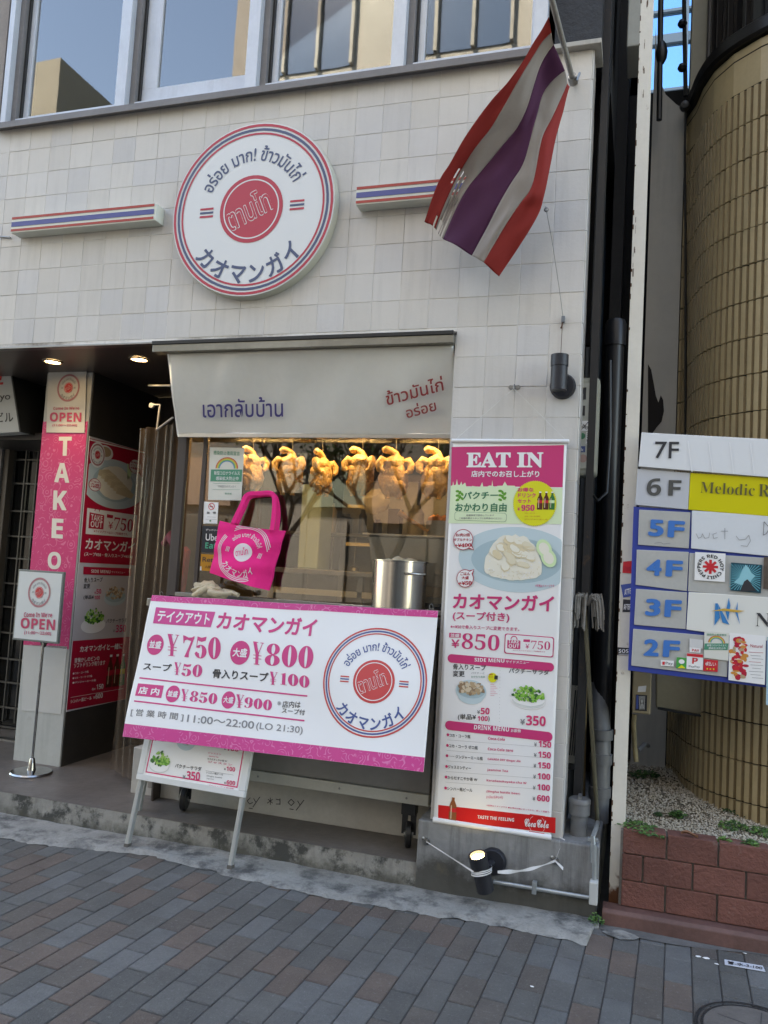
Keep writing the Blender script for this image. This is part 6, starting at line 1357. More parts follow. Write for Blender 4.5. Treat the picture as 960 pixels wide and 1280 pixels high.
a = at(617, 1102, Y=-.05); c = at(736, 1122, Y=-.05); b = MB(); b.cyl(a, c, .009, Mgal, 14); e = at(741, 1046, Y=-.05); d = at(743, 1100, Y=-.05); b.tube([d, at(743, 1070, Y=-.05), e, at(745, 1036, Y=.02), at(747, 1028, Y=.10)], .010, Mgal, 14); b.cyl(at(742, 1078, Y=-.05), at(742, 1055, Y=-.05), .0135, Mgal, 14); b.build('pipe', t, smooth=35)
a = at(742, 1116, Y=-.06); b = MB(); b.box(a.x - .018, a.x + .018, -.085, -.036, a.z - .045, a.z + .052, mat('junction grey', (.46, .47, .46), .45)); b.build('junction_box', t, bevel=.005)
a = at(668, 1109, Y=-.055); b = MB(); b.box(a.x - .010, a.x + .010, -.066, -.036, a.z - .028, a.z + .024, Mgal); b.build('clamp', t, bevel=.002)
a = at(741, 1050, Y=-.055); b = MB(); b.box(a.x - .022, a.x + .022, -.056, -.036, a.z - .007, a.z + .007, Mgal); b.build('clamp', t, bevel=.002)

# ---------------------------------------------------------------- stockpot, tray chicken, pink bag
Msp = mat('polished stockpot steel', (.52, .51, .49), .22, 1, var=.08, vscale=9)
q = at(496, 760, Y=.13); PR = .138; pc = Vector((q.x + .0, .150, CZ - .011)); PH = .268
t = thing('stockpot', 'tall polished steel stockpot on the counter at the right of the window', 'pot', pc)
b = MB(); b.lathe(pc, [(0, 0), (PR - .006, 0), (PR, .006), (PR, PH), (PR + .006, PH + .002), (PR + .006, PH + .007), (PR - .004, PH + .007), (PR - .004, .02), (0, .02)], Msp, 64); b.build('pot_body', t, smooth=35)
for sg in (1,):
    c = pc + Vector((.100, -.100, PH - .055)); u_ = Vector((.75, -.66, 0)).normalized(); w_ = Vector((.66, .75, 0)); b = MB()
    b.tube([c - w_ * .045, c - w_ * .05 + u_ * .032, c - w_ * .035 + u_ * .046, c + w_ * .035 + u_ * .046, c + w_ * .05 + u_ * .032, c + w_ * .045], .006, Msp, 10); b.build('handle', t, smooth=True)
c = pc + Vector((-.100, .100, PH - .055)); b = MB(); u_, w_ = -u_, -w_; b.tube([c - w_ * .045, c - w_ * .05 + u_ * .032, c - w_ * .035 + u_ * .046, c + w_ * .035 + u_ * .046, c + w_ * .05 + u_ * .032, c + w_ * .045], .006, Msp, 10); b.build('handle', t, smooth=True)
Mpale = mat('pale boiled chicken', (.50, .42, .28), .4, var=.25, vscale=22, bump=.5, bscale=80, coat=.2)
b = MB()
for k in range(9): b.blob((pc.x + .025 + rr.uniform(-.075, .07), pc.y + rr.uniform(-.05, .05), pc.z + PH - .004 + rr.uniform(-.006, .010)), rr.uniform(.020, .034), Mpale, 2, .35, 2.4, (1.2, 1, .8), k)
tag(b.build('chicken_bones', smooth=True), 'pale chicken pieces heaped in the top of the stockpot', 'chicken')
q = at(265, 746, Y=.08); tc = Vector((q.x, .10, CZ - .008))
t = thing('oval_tray', 'thin oval steel tray on the counter under the cooked chicken', 'tray', tc)
b = MB(); b.lathe(tc, [(0, 0), (.085, 0), (.115, .010), (.118, .012), (.112, .012), (.084, .004), (0, .004)], Mt_steel, 48); k0 = b; b.v = [(tc.x + (x - tc.x) * 1.45, y, z) for x, y, z in b.v]; b.build('dish', t, smooth=35)
t = thing('cooked_chicken', 'whole pale cooked chicken lying on the oval tray by the pink bag', 'chicken', tc)
b = MB(); b.blob((tc.x - .045, tc.y, tc.z + .056), .056, Mpale, 4, .38, 2.6, (1.45, 1, .85), 3); b.blob((tc.x + .03, tc.y - .01, tc.z + .036), .040, Mpale, 3, .2, 2, (1.4, 1, .75), 8); b.build('body', t, smooth=True)
b = MB(); b.tube([tc + Vector(p) for p in ((.0, -.05, .05), (.045, -.058, .042), (.085, -.045, .046), (.118, -.03, .050))], [.022, .020, .012, .015], Mpale, 12); b.build('leg', t, smooth=True)
b = MB(); b.tube([tc + Vector(p) for p in ((-.02, -.045, .07), (-.05, -.062, .05), (-.085, -.052, .030), (-.105, -.04, .028))], [.016, .018, .014, .009], Mpale, 12); b.build('wing', t, smooth=True)
b = MB(); b.tube([tc + Vector(p) for p in ((.04, .03, .05), (.09, .03, .052), (.135, .02, .040))], [.022, .014, .012], Mpale, 12); b.build('leg', t, smooth=True)
# bag
Mbag = mat('hot pink cotton', (.86, .016, .22), .85, var=.05, vscale=9, bump=.25, bscale=160)
BY = .165
cor = [at(275, 651, Y=BY), at(353, 663, Y=BY), at(333, 738, Y=BY - .03), at(262, 716, Y=BY - .03)]   # TL TR BR BL
def bag(u, v, sg=-1):
    p = (cor[3] * (1 - u) + cor[2] * u) * (1 - v) + (cor[0] * (1 - u) + cor[1] * u) * v
    k = math.sin(math.pi * min(1, max(0, u))) ** .7
    dz = -.010 * math.sin(math.pi * u) * v ** 3
    p = p + Vector((0, sg * .030 * k * (1 - .75 * v ** 2) + .005 * math.sin(u * 14 + v * 6) * (1 - v * .5) + .005 * math.sin(u * 5 - v * 16) + .006 * noise.noise(Vector((u * 4, v * 5, 3))), dz))
    if u > .82: p = p + Vector((0, .03 * (u - .82) / .18, 0))
    return p
t = thing('tote_bag', 'hot pink cotton tote bag with white emblem hanging on the window', 'bag', cor[0])
b = MB(); b.grid(bag, 44, 40, Mbag); b.grid(lambda u, v: bag(u, v, .4) + Vector((0, .012, 0)), 30, 24, Mbag)
for u in (0, 1): b.grid(lambda a, v, u=u: bag(u, v, -1) * (1 - a) + (bag(u, v, .4) + Vector((0, .012, 0))) * a, 2, 20, Mbag)
b.grid(lambda u, a: bag(u, 0, -1) * (1 - a) + (bag(u, 0, .4) + Vector((0, .012, 0))) * a, 30, 2, Mbag)
b.build('bag_body', t, smooth=180)
top0 = at(306, 618, Y=BY + .03); top1 = at(342, 616, Y=BY + .03)
def strap(pts, w_, nm):
    b = MB(); P_ = [Vector(p) for p in pts]; vv = []; N_ = 24; out = []
    for i in range(len(P_) - 1):
        R4 = [P_[max(0, min(len(P_) - 1, i + d))] for d in (-1, 0, 1, 2)]
        for k in range(8): out.append(cat4(*R4, k / 8))
    out.append(P_[-1])
    for i, p in enumerate(out):
        d = (out[min(i + 1, len(out) - 1)] - out[max(i - 1, 0)]).normalized(); n_ = d.cross(Vector((0, 1, 0))).normalized() * w_ / 2; vv += [p - n_ + Vector((0, -.002, 0)), p - n_ * .3, p + n_ * .3, p + n_ + Vector((0, -.002, 0))]
    b.add(vv, [(4 * i + j, 4 * i + j + 1, 4 * i + j + 5, 4 * i + j + 4) for i in range(len(out) - 1) for j in range(3)], Mbag); o = b.build(nm, t, smooth=180); s_ = o.modifiers.new('s', 'SOLIDIFY'); s_.thickness = .002
strap([at(291, 655, Y=BY - .012), at(302, 632, Y=BY + .01), at(309, 619, Y=BY + .03), at(325, 617, Y=BY + .035), at(341, 618, Y=BY + .03), at(343, 636, Y=BY + .01), at(340, 664, Y=BY - .014)], .027, 'bag_handle')
strap([at(296, 655, Y=BY + .035), at(306, 634, Y=BY + .045), at(312, 622, Y=BY + .05), at(325, 619, Y=BY + .05), at(343, 620, Y=BY + .05), at(348, 640, Y=BY + .04), at(346, 666, Y=BY + .03)], .027, 'bag_handle')
q = at(327, 616, Y=BY + .055); b = MB(); b.box(q.x - .055, q.x + .075, q.y, q.y + .018, q.z - .010, q.z + .006, Mt_steeld); tag(b.build('bag_hanger', bevel=.003), 'small steel bracket on the glass holding the pink bag', 'hook')
o3 = cor[3]; Ubg = (cor[2] - cor[3]).normalized(); Vbg = (cor[0] - cor[3]); Lu = (cor[2] - cor[3]).length; Lv = Vbg.length
pr = Pr(o3, Ubg, Vbg, None, .02)
pr.w3 = lambda u, v, l=0: (lambda uu, vv_: bag(uu, vv_) + Vector((0, -.0010 - l * .0004, 0)))(min(1, max(0, (u - .02 * 0) / Lu)), min(1, max(0, v / Vbg.length)))
bw_ = mat('bag white print', (.74, .66, .69), .7); cu, cv = Lu * .50, Lv * .52; 
R0 = Lu * .42
for k in range(3): pr.ring(cu, cv, R0 * (1 - k * .055), R0 * (.975 - k * .055), bw_, 1, 60, 1, 20 - k * 4, 120 + k * 4); pr.ring(cu, cv, R0 * (1 - k * .055), R0 * (.975 - k * .055), bw_, 1, 60, 1, 150, 300)
pr.arc("อร่อย มาก! ข้าวมันไก่", cu, cv, R0 * .56, R0 * .15, bw_, 85, 120, 1, .02, rot=0); pr.arc("カオマンガイ", cu, cv, R0 * .84, R0 * .19, bw_, 268, 100, 1, .02, True)
for sg in (-1, 1):
    for q_ in (-.05, 0, .05): pr.line((cu + R0 * .62 * sg + R0 * q_, cv - R0 * .09), (cu + R0 * .62 * sg + R0 * q_ + R0 * .03, cv + R0 * .09), R0 * .022, bw_, 1)
pr.ell(cu, cv, R0 * .36, R0 * .32, bw_, 1, 40, .3); pr.text("ตานโท", cu, cv - R0 * .10, R0 * .22, Mbag, 2, .01, R0 * .5, 'c', R_(20)); 
pr.build('lettering', t)

# ---------------------------------------------------------------- notices on the window
ny = GY - .006
stick('rainbow_poster', 'laminated rainbow hygiene notice at the top left of the window glass', [(262.5, 559), (305.5, 560), (301.5, 625.5), (260, 625)], Mt_card, lambda p: rainbow(p, 264, 560, 39, 64, True), ny, .001, 'notice')
def nosm(p):
    cu, cv = p.p(264.5, 633); p.ring(cu, cv, .016, .020, P_red, 2, 32); p.line((cu - .012, cv + .012), (cu + .012, cv - .012), .004, P_red, 3); p.rect(cu - .011, cv - .003, cu + .009, cv + .001, P_black, 2)
    p.tfit("禁　煙", (258.5, 642.5), (270, 642.5), (258.5, 639.5), P_black, 2, .02); p.line(p.p(259, 646), p.p(270, 646.5), .0014, P_grey, 2); p.line(p.p(257, 649), p.p(271, 649.3), .0014, P_grey, 2); p.ell(*p.p(263, 651), .006, .005, P_green, 2); p.line(p.p(257, 654), p.p(270, 654.2), .0014, P_green, 2)
stick('no_smoking_sticker', 'white no-smoking sticker with a red ring below the rainbow notice', [(255, 627), (273, 628), (271.5, 655), (254, 654.5)], P_wh, nosm, ny)
stick('delivery_sticker', 'dark delivery sticker reading Uber Eats half behind the pink bag', [(253, 657), (282, 658.5), (280, 691), (251.5, 690.5)], mat('dark slate card', (.010, .020, .035), .3), lambda p: (p.tfit("デリバリー", (257.5, 663.5), (273, 664), (257.5, 661), P_wh, 2, .02), p.tfit("Uber", (257, 675.5), (276, 676.5), (257.5, 667), P_wh, 2, .02), p.tfit(san("Eats"), (256.5, 685.5), (275, 686.5), (257, 678), mat('mint ink', (.05, .45, .28), .4), 2, .0)), ny)
stick('orange_sticker', 'orange sticker reading Rett beside the lower left of the pink bag', [(251.5, 692.5), (279, 694), (277, 715), (250, 713)], mat('orange card', (.55, .24, .01), .4), lambda p: (p.tfit("Retty", (253, 704), (274, 705.5), (253.5, 696), P_black, 2, .01), p.tfit("人気店", (256, 710), (268, 710.8), (256, 706.5), P_brown, 2, .01), p.pq([(250.2, 708), (252, 708), (252, 713), (250.1, 713)], P_wh, 2)), ny)

# ---------------------------------------------------------------- A-frame
t = thing('a_frame_sign', 'aluminium A-frame menu stand in front of the take-out banner', 'sign stand', (-1.8, -.3, .2))
Maf = mat('A-frame aluminium', (.36, .37, .36), .42, .35, var=.06)
fL = at(159, 1058, Z=.012); fR = at(288, 1085, Z=.012)
ft = Vector((.03, .145, .54)); up1 = 1.05
lt0 = fL; rt0 = fR
ax = Vector((0, .235, 1)).normalized()    # lean back
def onax(p, h): return Vector((p.x, p.y, p.z)) + ax * h
kx = .035
for p, sg in ((fL, 1), (fR, -1)):
    b = MB(); q1 = onax(p, 1.02) + Vector((kx * .4, 0, 0)); b.bar(p, q1, .030, .020, Maf, (1, 0, 0)); b.build('leg', t, bevel=.003)
    b = MB(); b.bar(p + Vector((0, 0, -.012)), p + ax * .015, .033, .023, mat('rubber foot', (.10, .09, .08), .8), (1, 0, 0)); b.build('foot', t)
    e = p + Vector((.0, .42, -.0)); 
for p in (fL, fR):
    b = MB(); b.bar(Vector((p.x - .105, p.y + .225, .018)), onax(p, 1.0) + Vector((.004, .03, 0)), .024, .016, Maf, (1, 0, 0)); b.build('leg', t, bevel=.003)
# board: lower edge from photo
O_ = onax(fL, .325); Ux = (fR - fL); Wd = Ux.length
pr = Pr(O_ + Vector((0, -.014, 0)), Ux, ax, None, 0)
z0 = -.01; H_ = .80
def bb(u0_, v0_, u1_, v1_, d0, d1, m):
    b = MB(); P_ = [pr.O + pr.U * a + pr.V * c + pr.N * d1 for a, c in ((u0_, v0_), (u1_, v0_), (u1_, v1_), (u0_, v1_))]; b.prism(P_, -pr.N * (d1 - d0), m); return b
bb(-.018, .0, Wd + .018, .03, -.02, .006, mat('A-frame pale trim', (.62, .63, .62), .4)).build('bottom_trim', t, bevel=.003)
bb(-.018, .03, .018, H_, -.02, .006, _M['A-frame pale trim']).build('side_trim', t, bevel=.003); bb(Wd - .018, .03, Wd + .018, H_, -.02, .006, _M['A-frame pale trim']).build('side_trim', t, bevel=.003)
bb(.015, .026, Wd - .015, H_, -.012, .0, M_paper).build('poster', t)
pr.L = .0006
u_, v_ = pr.p(191, 985), pr.p(281, 984)
pr.rect(.028, .040, .034, H_ - .01, P_pink, 1); pr.rect(Wd - .034, .040, Wd - .028, H_ - .01, P_pink, 1); pr.rect(.034, .040, Wd - .034, .046, P_pink, 1)
cu, cv = pr.p(200, 953); rr = random.Random(9); pr.ell(cu, cv - .018, .060, .034, mat('dish shadow', (.60, .62, .6), .5), 2); pr.ell(cu, cv - .014, .059, .032, P_wh, 2.5)
for k in range(120):
    a = rr.uniform(0, 6.28); q_ = rr.random() ** .6; uu = cu + .056 * q_ * math.cos(a); vv_ = cv + .008 + (.050 if math.sin(a) > 0 else .028) * q_ * math.sin(a) * (1 - .4 * abs(math.cos(a))); s2 = rr.uniform(.005, .011)
    pr.poly([(uu + s2 * rr.uniform(.5, 1.2) * math.cos(x), vv_ + s2 * rr.uniform(.5, 1.2) * math.sin(x)) for x in (0, 1, 2, 3.1, 4.2, 5.3)], rr.choice(P_leaf), 3 + k * .02)
cu, cv = pr.p(233, 927); pr.ell(cu, cv, .056, .044, P_dish, 2); 
sv3 = pr.ell; dish(pr, cu, cv + .008, .055, .040, 'soup', 3, 12)
A7 = lambda x, y: (x / 2.909, 700 + y / 2.909)
pr.tfit("パクチーサラダ", A7(636, 755), A7(732, 768), A7(638, 740), P_black, 3, .02); pr.tfit("¥", A7(664, 795), A7(675, 796), A7(665, 781), P_grey, 3, .03); pr.tfit(san("350"), A7(678, 798), A7(727, 803), A7(680, 767), P_pink, 3, .01)
for (y, x0, x1, m_, h_) in ((700, 757, 805, P_pink, 6), (712, 760, 795, P_pink, 6), (722, 755, 826, P_black, 7), (733, 757, 845, P_pink, 7), (772, 750, 812, P_black, 7), (784, 752, 808, P_grey, 6), (793, 752, 778, P_grey, 5)):
    pr.tfit({757: "ジャスミン", 760: "Jasmine Tea", 755: "からだすこやか茶 W", 750: "シンハー瓶ビール", 752: "(Singha bottle)"}.get(x0, "Karadasukoyaka"), A7(x0, y + 4), A7(x1, y + 4 + (x1 - x0) * .13), A7(x0, y + 4 - h_), m_, 3, .015)
for (y, s1) in ((683, "100"), (756, "100"), (806, "600")): pr.tfit("¥", A7(815, y + 8), A7(822, y + 9), A7(815, y), P_grey, 3, .03); pr.tfit(san(s1), A7(824, y + 10), A7(855 if y > 700 else 868, y + 14), A7(825, y - 6), P_pink, 3, .01)
pr.line(pr.p(*A7(748, 766)), pr.p(*A7(850, 782)), .0012, P_grey, 3); pr.tfit("※写真はイメージです 税込価格", A7(757, 822), A7(850, 834), A7(757, 817), P_pink, 3, .01)
pr.tfit(san("SIDE MENU"), A7(540, 655), A7(615, 662), A7(541, 645), P_crim, 3, .0)
pr.build('print', t)

# ---------------------------------------------------------------- OPEN stand
bc = at(39, 966, Z=ST + .005); t = thing('open_stand', 'chrome floor stand with a small open sign in front of the pink pillar', 'sign stand', bc)
Mchr = mat('scuffed chrome', (.42, .42, .42), .22, 1, var=.15, vscale=25)
b = MB(); b.lathe(bc - Vector((0, 0, .002)), [(0, 0), (.122, 0), (.124, .006), (.118, .014), (.03, .020), (0, .020)], Mchr, 48); b.build('base', t, smooth=35)
b = MB(); b.lathe(bc, [(.026, .016), (.021, .05), (.015, .085), (.012, .09)], Mchr, 24); b.build('collar', t, smooth=35)
sb = at(46, 802, Y=bc.y); b = MB(); b.cyl(bc + Vector((0, 0, .08)), Vector((bc.x + .006, bc.y, sb.z)), .008, Mchr, 14); b.build('pole', t, smooth=35)
c4 = [at(20, 712, Y=bc.y - .01), at(77.5, 714, Y=bc.y - .01), at(75, 804, Y=bc.y - .01), at(19, 801, Y=bc.y - .01)]
x0, x1 = (c4[0].x + c4[3].x) / 2, (c4[1].x + c4[2].x) / 2; za, zb_ = (c4[3].z + c4[2].z) / 2, (c4[0].z + c4[1].z) / 2
b = MB(); b.box(x0, x1, bc.y - .012, bc.y + .010, za, zb_, mat('grey green frame', (.16, .18, .17), .4)); b.build('frame', t, bevel=.003)
b = MB(); b.box(x0 + .010, x1 - .010, bc.y - .0135, bc.y - .0118, za + .012, zb_ - .012, mat('insert card', (.60, .63, .62), .4)); b.build('card', t)
b = MB(); b.prism([(bc.x - .02, bc.y, za), (bc.x + .03, bc.y, za), (bc.x + .012, bc.y, za - .03), (bc.x - .003, bc.y, za - .03)], (0, .012, 0), Mt_black); b.build('bracket', t)
A8 = lambda x, y: (x / 2.909, 700 + y / 2.909); Sp = mat('open sign pink', (.50, .05, .12), .5)
pr = Pr((x0, bc.y - .0145, za), (1, 0, 0), (0, 0, 1)); cu, cv = pr.p(*A8(143, 118)); pr.logo(cu, cv, .084, P_grey, mat('open sign red', (.55, .05, .05), .5), P_wh, 2, True, ringm=mat('dusky rose', (.42, .18, .20), .5), txt=P_grey, ky=1.1)
pr.tfit(san("Come In We're"), A8(87, 207), A8(190, 209), A8(88, 190), Sp, 3, 0); pr.tfit(san("OPEN"), A8(75, 248), A8(200, 256), A8(77, 209), Sp, 3, .012); pr.tfit("(11:00〜22:00)", A8(88, 272), A8(186, 277), A8(89, 257), Sp, 3, .02)
pr.build('lettering', t)

# ---------------------------------------------------------------- pillar with posters
PY = .56
pL = at(18, 951, Y=PY).x; pRt = at(76, 958, Y=PY).x
t = thing('entrance_pillar', 'white clad pillar carrying the pink take-out poster at the left entrance', 'pillar', ((pL + pRt) / 2, PY, ST))
pTL, pTR = at(60, 460, Y=PY).x, at(115, 460, Y=PY).x
pL = min(pL, pTL); pRt = (pRt + pTR) / 2
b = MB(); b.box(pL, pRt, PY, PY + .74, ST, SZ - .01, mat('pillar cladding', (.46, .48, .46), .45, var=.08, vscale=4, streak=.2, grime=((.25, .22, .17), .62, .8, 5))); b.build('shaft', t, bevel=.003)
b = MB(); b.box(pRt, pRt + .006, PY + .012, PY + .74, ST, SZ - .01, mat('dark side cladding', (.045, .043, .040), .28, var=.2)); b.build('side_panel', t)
tp = thing('takeout_poster', 'tall pink damask poster reading take out on the entrance pillar', 'poster', (pL, PY, 1.6))
zt1 = at(85, 527, Y=PY).z; zb1 = at(45, 805, Y=PY).z
b = MB(); b.box(pL + .003, pRt - .005, PY - .004, PY - .0005, at(90, 812, Y=PY).z, zt1, _M['pink damask']); b.build('sheet', tp)
A9 = lambda x, y: (x / 4.417, 430 + y / 4.414)
pr = Pr((0, PY - .0045, 0), (1, 0, 0), (0, 0, 1)); cw = mat('poster cream letters', (.70, .68, .62), .5)
for ch, a, c, e in (("T", (340, 617), (368, 617), (325, 512)), ("A", (300, 762), (382, 766), (303, 655)), ("K", (292, 915), (367, 918), (296, 808)), ("E", (284, 1070), (347, 1074), (288, 962)), ("O", (262, 1240), (335, 1245), (266, 1145))):
    if ch == 'T': a, c, e = (322, 617), (393, 617), (326, 512)
    pr.tfit(san(ch), A9(*a), A9(*c), A9(*e), cw, 1, .02)
pr.tfit(san("U"), (59, 752), (75, 753), (60, 727), cw, 1, .02); pr.tfit(san("T"), (56, 788), (72, 789), (57, 763), cw, 1, .02)
pr.build('lettering', tp)
P4 = [A9(268, 135), A9(478, 128), A9(466, 490), A9(255, 488)]
def opn(p):
    cu, cv = p.p(*A9(378, 242)); p.logo(cu, cv, .088, P_grey, mat('open sign red', (1, 0, 0), .5), P_wh, 2, True, ringm=_M['dusky rose'], txt=P_grey, ky=1.05)
    p.tfit(san("Come In We're"), A9(295, 364), A9(438, 362), A9(296, 348), Sp, 3, 0); p.tfit(san("OPEN"), A9(275, 428), A9(449, 430), A9(277, 377), Sp, 3, .012); p.tfit("(11:00〜22:00)", A9(290, 458), A9(426, 458), A9(291, 442), Sp, 3, .02)
tq = thing('open_notice', 'white notice reading open at the top of the entrance pillar', 'notice', (pL, PY, 2.4))
b = MB(); b.prism([at(a, c, Y=PY - .010) for a, c in P4], (0, .004, 0), mat('notice paper', (.55, .55, .52), .5)); b.build('sheet', tq)
pr = Pr((0, PY - .0108, 0), (1, 0, 0), (0, 0, 1)); opn(pr); pr.build('lettering', tq)
b = MB(); b.prism([at(a, c, Y=PY - .004) for a, c in ((30, 806), (84, 808), (76, 893), (27, 888))], (0, .0035, 0), mat('blank paper', (.52, .53, .51), .6, var=.04)); tag(b.build('blank_paper'), 'blank white sheet taped low on the entrance pillar', 'paper')
# side poster on the right face of the pillar (faces +X)
SX = pRt + .010
pr = Pr((SX, 0, 0), (0, 1, 0), (0, 0, 1)); pr.L = .0006
B7 = lambda x, y: (80 + x / 7.109, 540 + y / 7.111); B8 = lambda x, y: (75 + x / 6.1, 690 + y / 6.095)
def xp(x, y): return at(x, y, X=SX)
tp = thing('menu_poster', 'crimson take-out menu poster on the dark side of the entrance pillar', 'poster', xp(140, 700))
b = MB(); b.prism([xp(112, 545), xp(181, 565), xp(157, 874), xp(83, 890)], (-.004, 0, 0), mat('poster white', (.55, .53, .56), .4)); b.build('sheet', tp)
Cr = mat('poster crimson', (.46, .008, .04), .35)
pr.pq([B7(228, 55), B7(718, 175), B7(640, 1185), B7(138, 1160)], Cr, 1); pr.pq([B8(98, 678), B8(538, 645), B8(500, 1120), B8(50, 1205)], Cr, 1)
pr.pq([B7(228, 62), B7(718, 180), B7(717, 190), B7(227, 74)], P_wh, 2)
cu, cv = pr.p(*B7(450, 465)); eu = abs(pr.p(*B7(690, 500))[0] - cu); ev = abs(pr.p(*B7(450, 245))[1] - cv)
umax = pr.p(181, 600)[0] - .012; umin = pr.p(*B7(200, 500))[0] - .0
sve = pr.ell
pts = [(max(umin + .004, min(umax, cu + eu * 1.12 * math.cos(R_(k)))), cv + ev * math.sin(R_(k))) for k in range(0, 360, 6)]; pr.poly(pts, P_dish, 2)
pts = [(cu + eu * .75 * math.cos(R_(k)), cv + ev * .72 * math.sin(R_(k))) for k in range(0, 360, 8)]; pr.poly(pts, P_dish2, 2.4)
rr = random.Random(17)
pts = [(cu + eu * .62 * math.cos(R_(k)) * (1 + rr.uniform(-.03, .03)), cv + ev * .05 + ev * .68 * math.sin(R_(k)) * (1 + rr.uniform(-.03, .03))) for k in range(0, 360, 10)]; pr.poly(pts, P_rice[1], 3)
for k in range(7):
    u = cu + eu * (-.28 + k * .11); v = cv + ev * (.34 - k * .10); pr.poly([(u - eu * .32, v - ev * .10), (u + eu * .25, v - ev * .22), (u + eu * .34, v - ev * .02), (u + eu * .02, v + ev * .20), (u - eu * .28, v + ev * .12)], P_rice[k % 2 * 3 if k % 2 else 2], 4 + k * .1)
    pr.line((u - eu * .3, v + ev * .10), (u + eu * .3, v - ev * .06), .004, P_rice[2], 4.95)
u, v = pr.p(*B7(365, 185)); pr.ell(u, v, eu * .27, ev * .30, P_wh, 2.6); pr.ell(u, v + ev * .04, eu * .2, ev * .2, P_broth[0], 2.8)
u, v = pr.p(*B7(295, 203)); pr.logo(u, v, eu * .235, P_crim, P_red, P_wh, 5, True, ky=1) if False else (pr.ell(u, v, eu * .25, eu * .27, P_wh, 5), pr.logo(u, v, eu * .23, P_grey, P_red, P_wh, 6, True, ringm=_M['dusky rose'], txt=P_grey))
u, v = pr.p(*B7(565, 370)); pr.poly([(u, v - ev * .25), (u + eu * .12, v - ev * .1), (u + eu * .16, v + ev * .35), (u - eu * .05, v + ev * .42)], P_lgreen, 3)
for (x, y, a, c, tx) in ((628, 305, .24, .30, ("お肉2倍", "ダブルチキン", "+¥400")), (270, 470, .20, .25, ("ごはん", "大盛", "+¥50"))):
    u, v = pr.p(*B7(x, y)); sg = -1 if x > 500 else 1; pr.poly([(u + sg * eu * .02 - eu * .04, v - ev * c * .8), (u - eu * .16 * (1 if x > 500 else -1.4), v - ev * (c * 1.25 if x > 500 else -.0)), (u + eu * .08, v - ev * c * .8)], P_wh, 7)
    pr.ell(u, v, eu * a, ev * c, Cr, 7); pr.ell(u, v, eu * a * .90, ev * c * .92, P_wh, 8)
    for k, s1 in enumerate(tx): pr.text(s1 if k < 2 else rom(s1), u, v + ev * c * (.38 - k * .42), ev * c * (.22 if k < 2 else .32), Cr, 9, .03, eu * a * 1.5, 'c')
pr.pq([B7(205, 675), B7(648, 740), B7(632, 942), B7(190, 905)], P_wh, 3)
pr.pq([B7(225, 712), B7(355, 740), B7(347, 866), B7(215, 855)], Cr, 4); u, v = pr.p(*B7(292, 705)); pr.ring(u, v, .020, .027, Cr, 4, 24, 1.2, 0, 180)
pr.tfit(san("TAKE"), B7(235, 782), B7(338, 800), B7(238, 728), P_wh, 5, 0); pr.tfit(san("OUT"), B7(232, 843), B7(335, 852), B7(235, 790), P_wh, 5, 0)
pr.pq([B7(380, 730), B7(435, 740), B7(432, 768), B7(378, 760)], Cr, 4); pr.tfit(rom("¥"), B7(390, 860), B7(430, 865), B7(394, 795), Cr, 4, .0); pr.tfit(rom("750"), B7(437, 868), B7(605, 888), B7(448, 755), Cr, 4, -.005); pr.tfit("※テイクアウトはスープ別販売です。", B7(262, 892), B7(565, 922), B7(263, 868), Cr, 4, .015)
pr.tfit("カオマンガイ", B7(183, 1040), B7(620, 1072), B7(195, 940), P_wh, 3, .03); pr.tfit("(スープ¥50・骨入りスープ+¥100)", B7(178, 1105), B7(605, 1130), B7(180, 1065), P_wh, 3, .02)
pr.pq([B8(178, 112), B8(543, 125), B8(538, 183), B8(176, 170)], Cr, 3); pr.tfit(san("SIDE MENU"), B8(235, 158), B8(382, 163), B8(236, 133), P_wh, 4, 0); pr.tfit("サイドメニュー", B8(390, 160), B8(495, 164), B8(391, 145), P_wh, 4, .02)
pr.tfit("骨入りスープ", B8(182, 234), B8(322, 228), B8(184, 196), P_black, 3, .02); pr.tfit("変更", B8(177, 278), B8(227, 276), B8(179, 242), P_black, 3, .02); pr.tfit("¥", B8(260, 318), B8(272, 318), B8(260, 302), P_pink, 3, .02); pr.tfit(san("50"), B8(276, 320), B8(312, 318), B8(277, 283), P_pink, 3, 0)
pr.tfit("(単品¥", B8(177, 365), B8(255, 362), B8(178, 330), P_black, 3, .02); pr.tfit(san("100"), B8(260, 362), B8(303, 360), B8(261, 333), P_pink, 3, 0)
u, v = pr.p(*B8(420, 330)); ww = abs(pr.p(*B8(500, 330))[0] - u); hh = .052; pr.ell(u, v - .02, ww, hh, P_dish, 3); pr.ell(u, v - .0, ww * .95, hh * .9, P_dish2, 3.5); rr = random.Random(3)
for k in range(60): a = rr.uniform(0, 6.28); q_ = rr.random() ** .6; s2 = rr.uniform(.010, .018); uu, vv_ = u + ww * .8 * q_ * math.cos(a), v + .018 + hh * .85 * q_ * math.sin(a); pr.poly([(uu + s2 * math.cos(x) * rr.uniform(.5, 1.1), vv_ + s2 * math.sin(x) * rr.uniform(.4, .9)) for x in (0, 1, 2, 3.1, 4.2, 5.3)], rr.choice(P_broth), 4 + k * .02)
u, v = pr.p(*B8(255, 525)); ww = abs(pr.p(*B8(345, 525))[0] - u); pr.ell(u, v - .03, ww, hh, P_wh, 3)
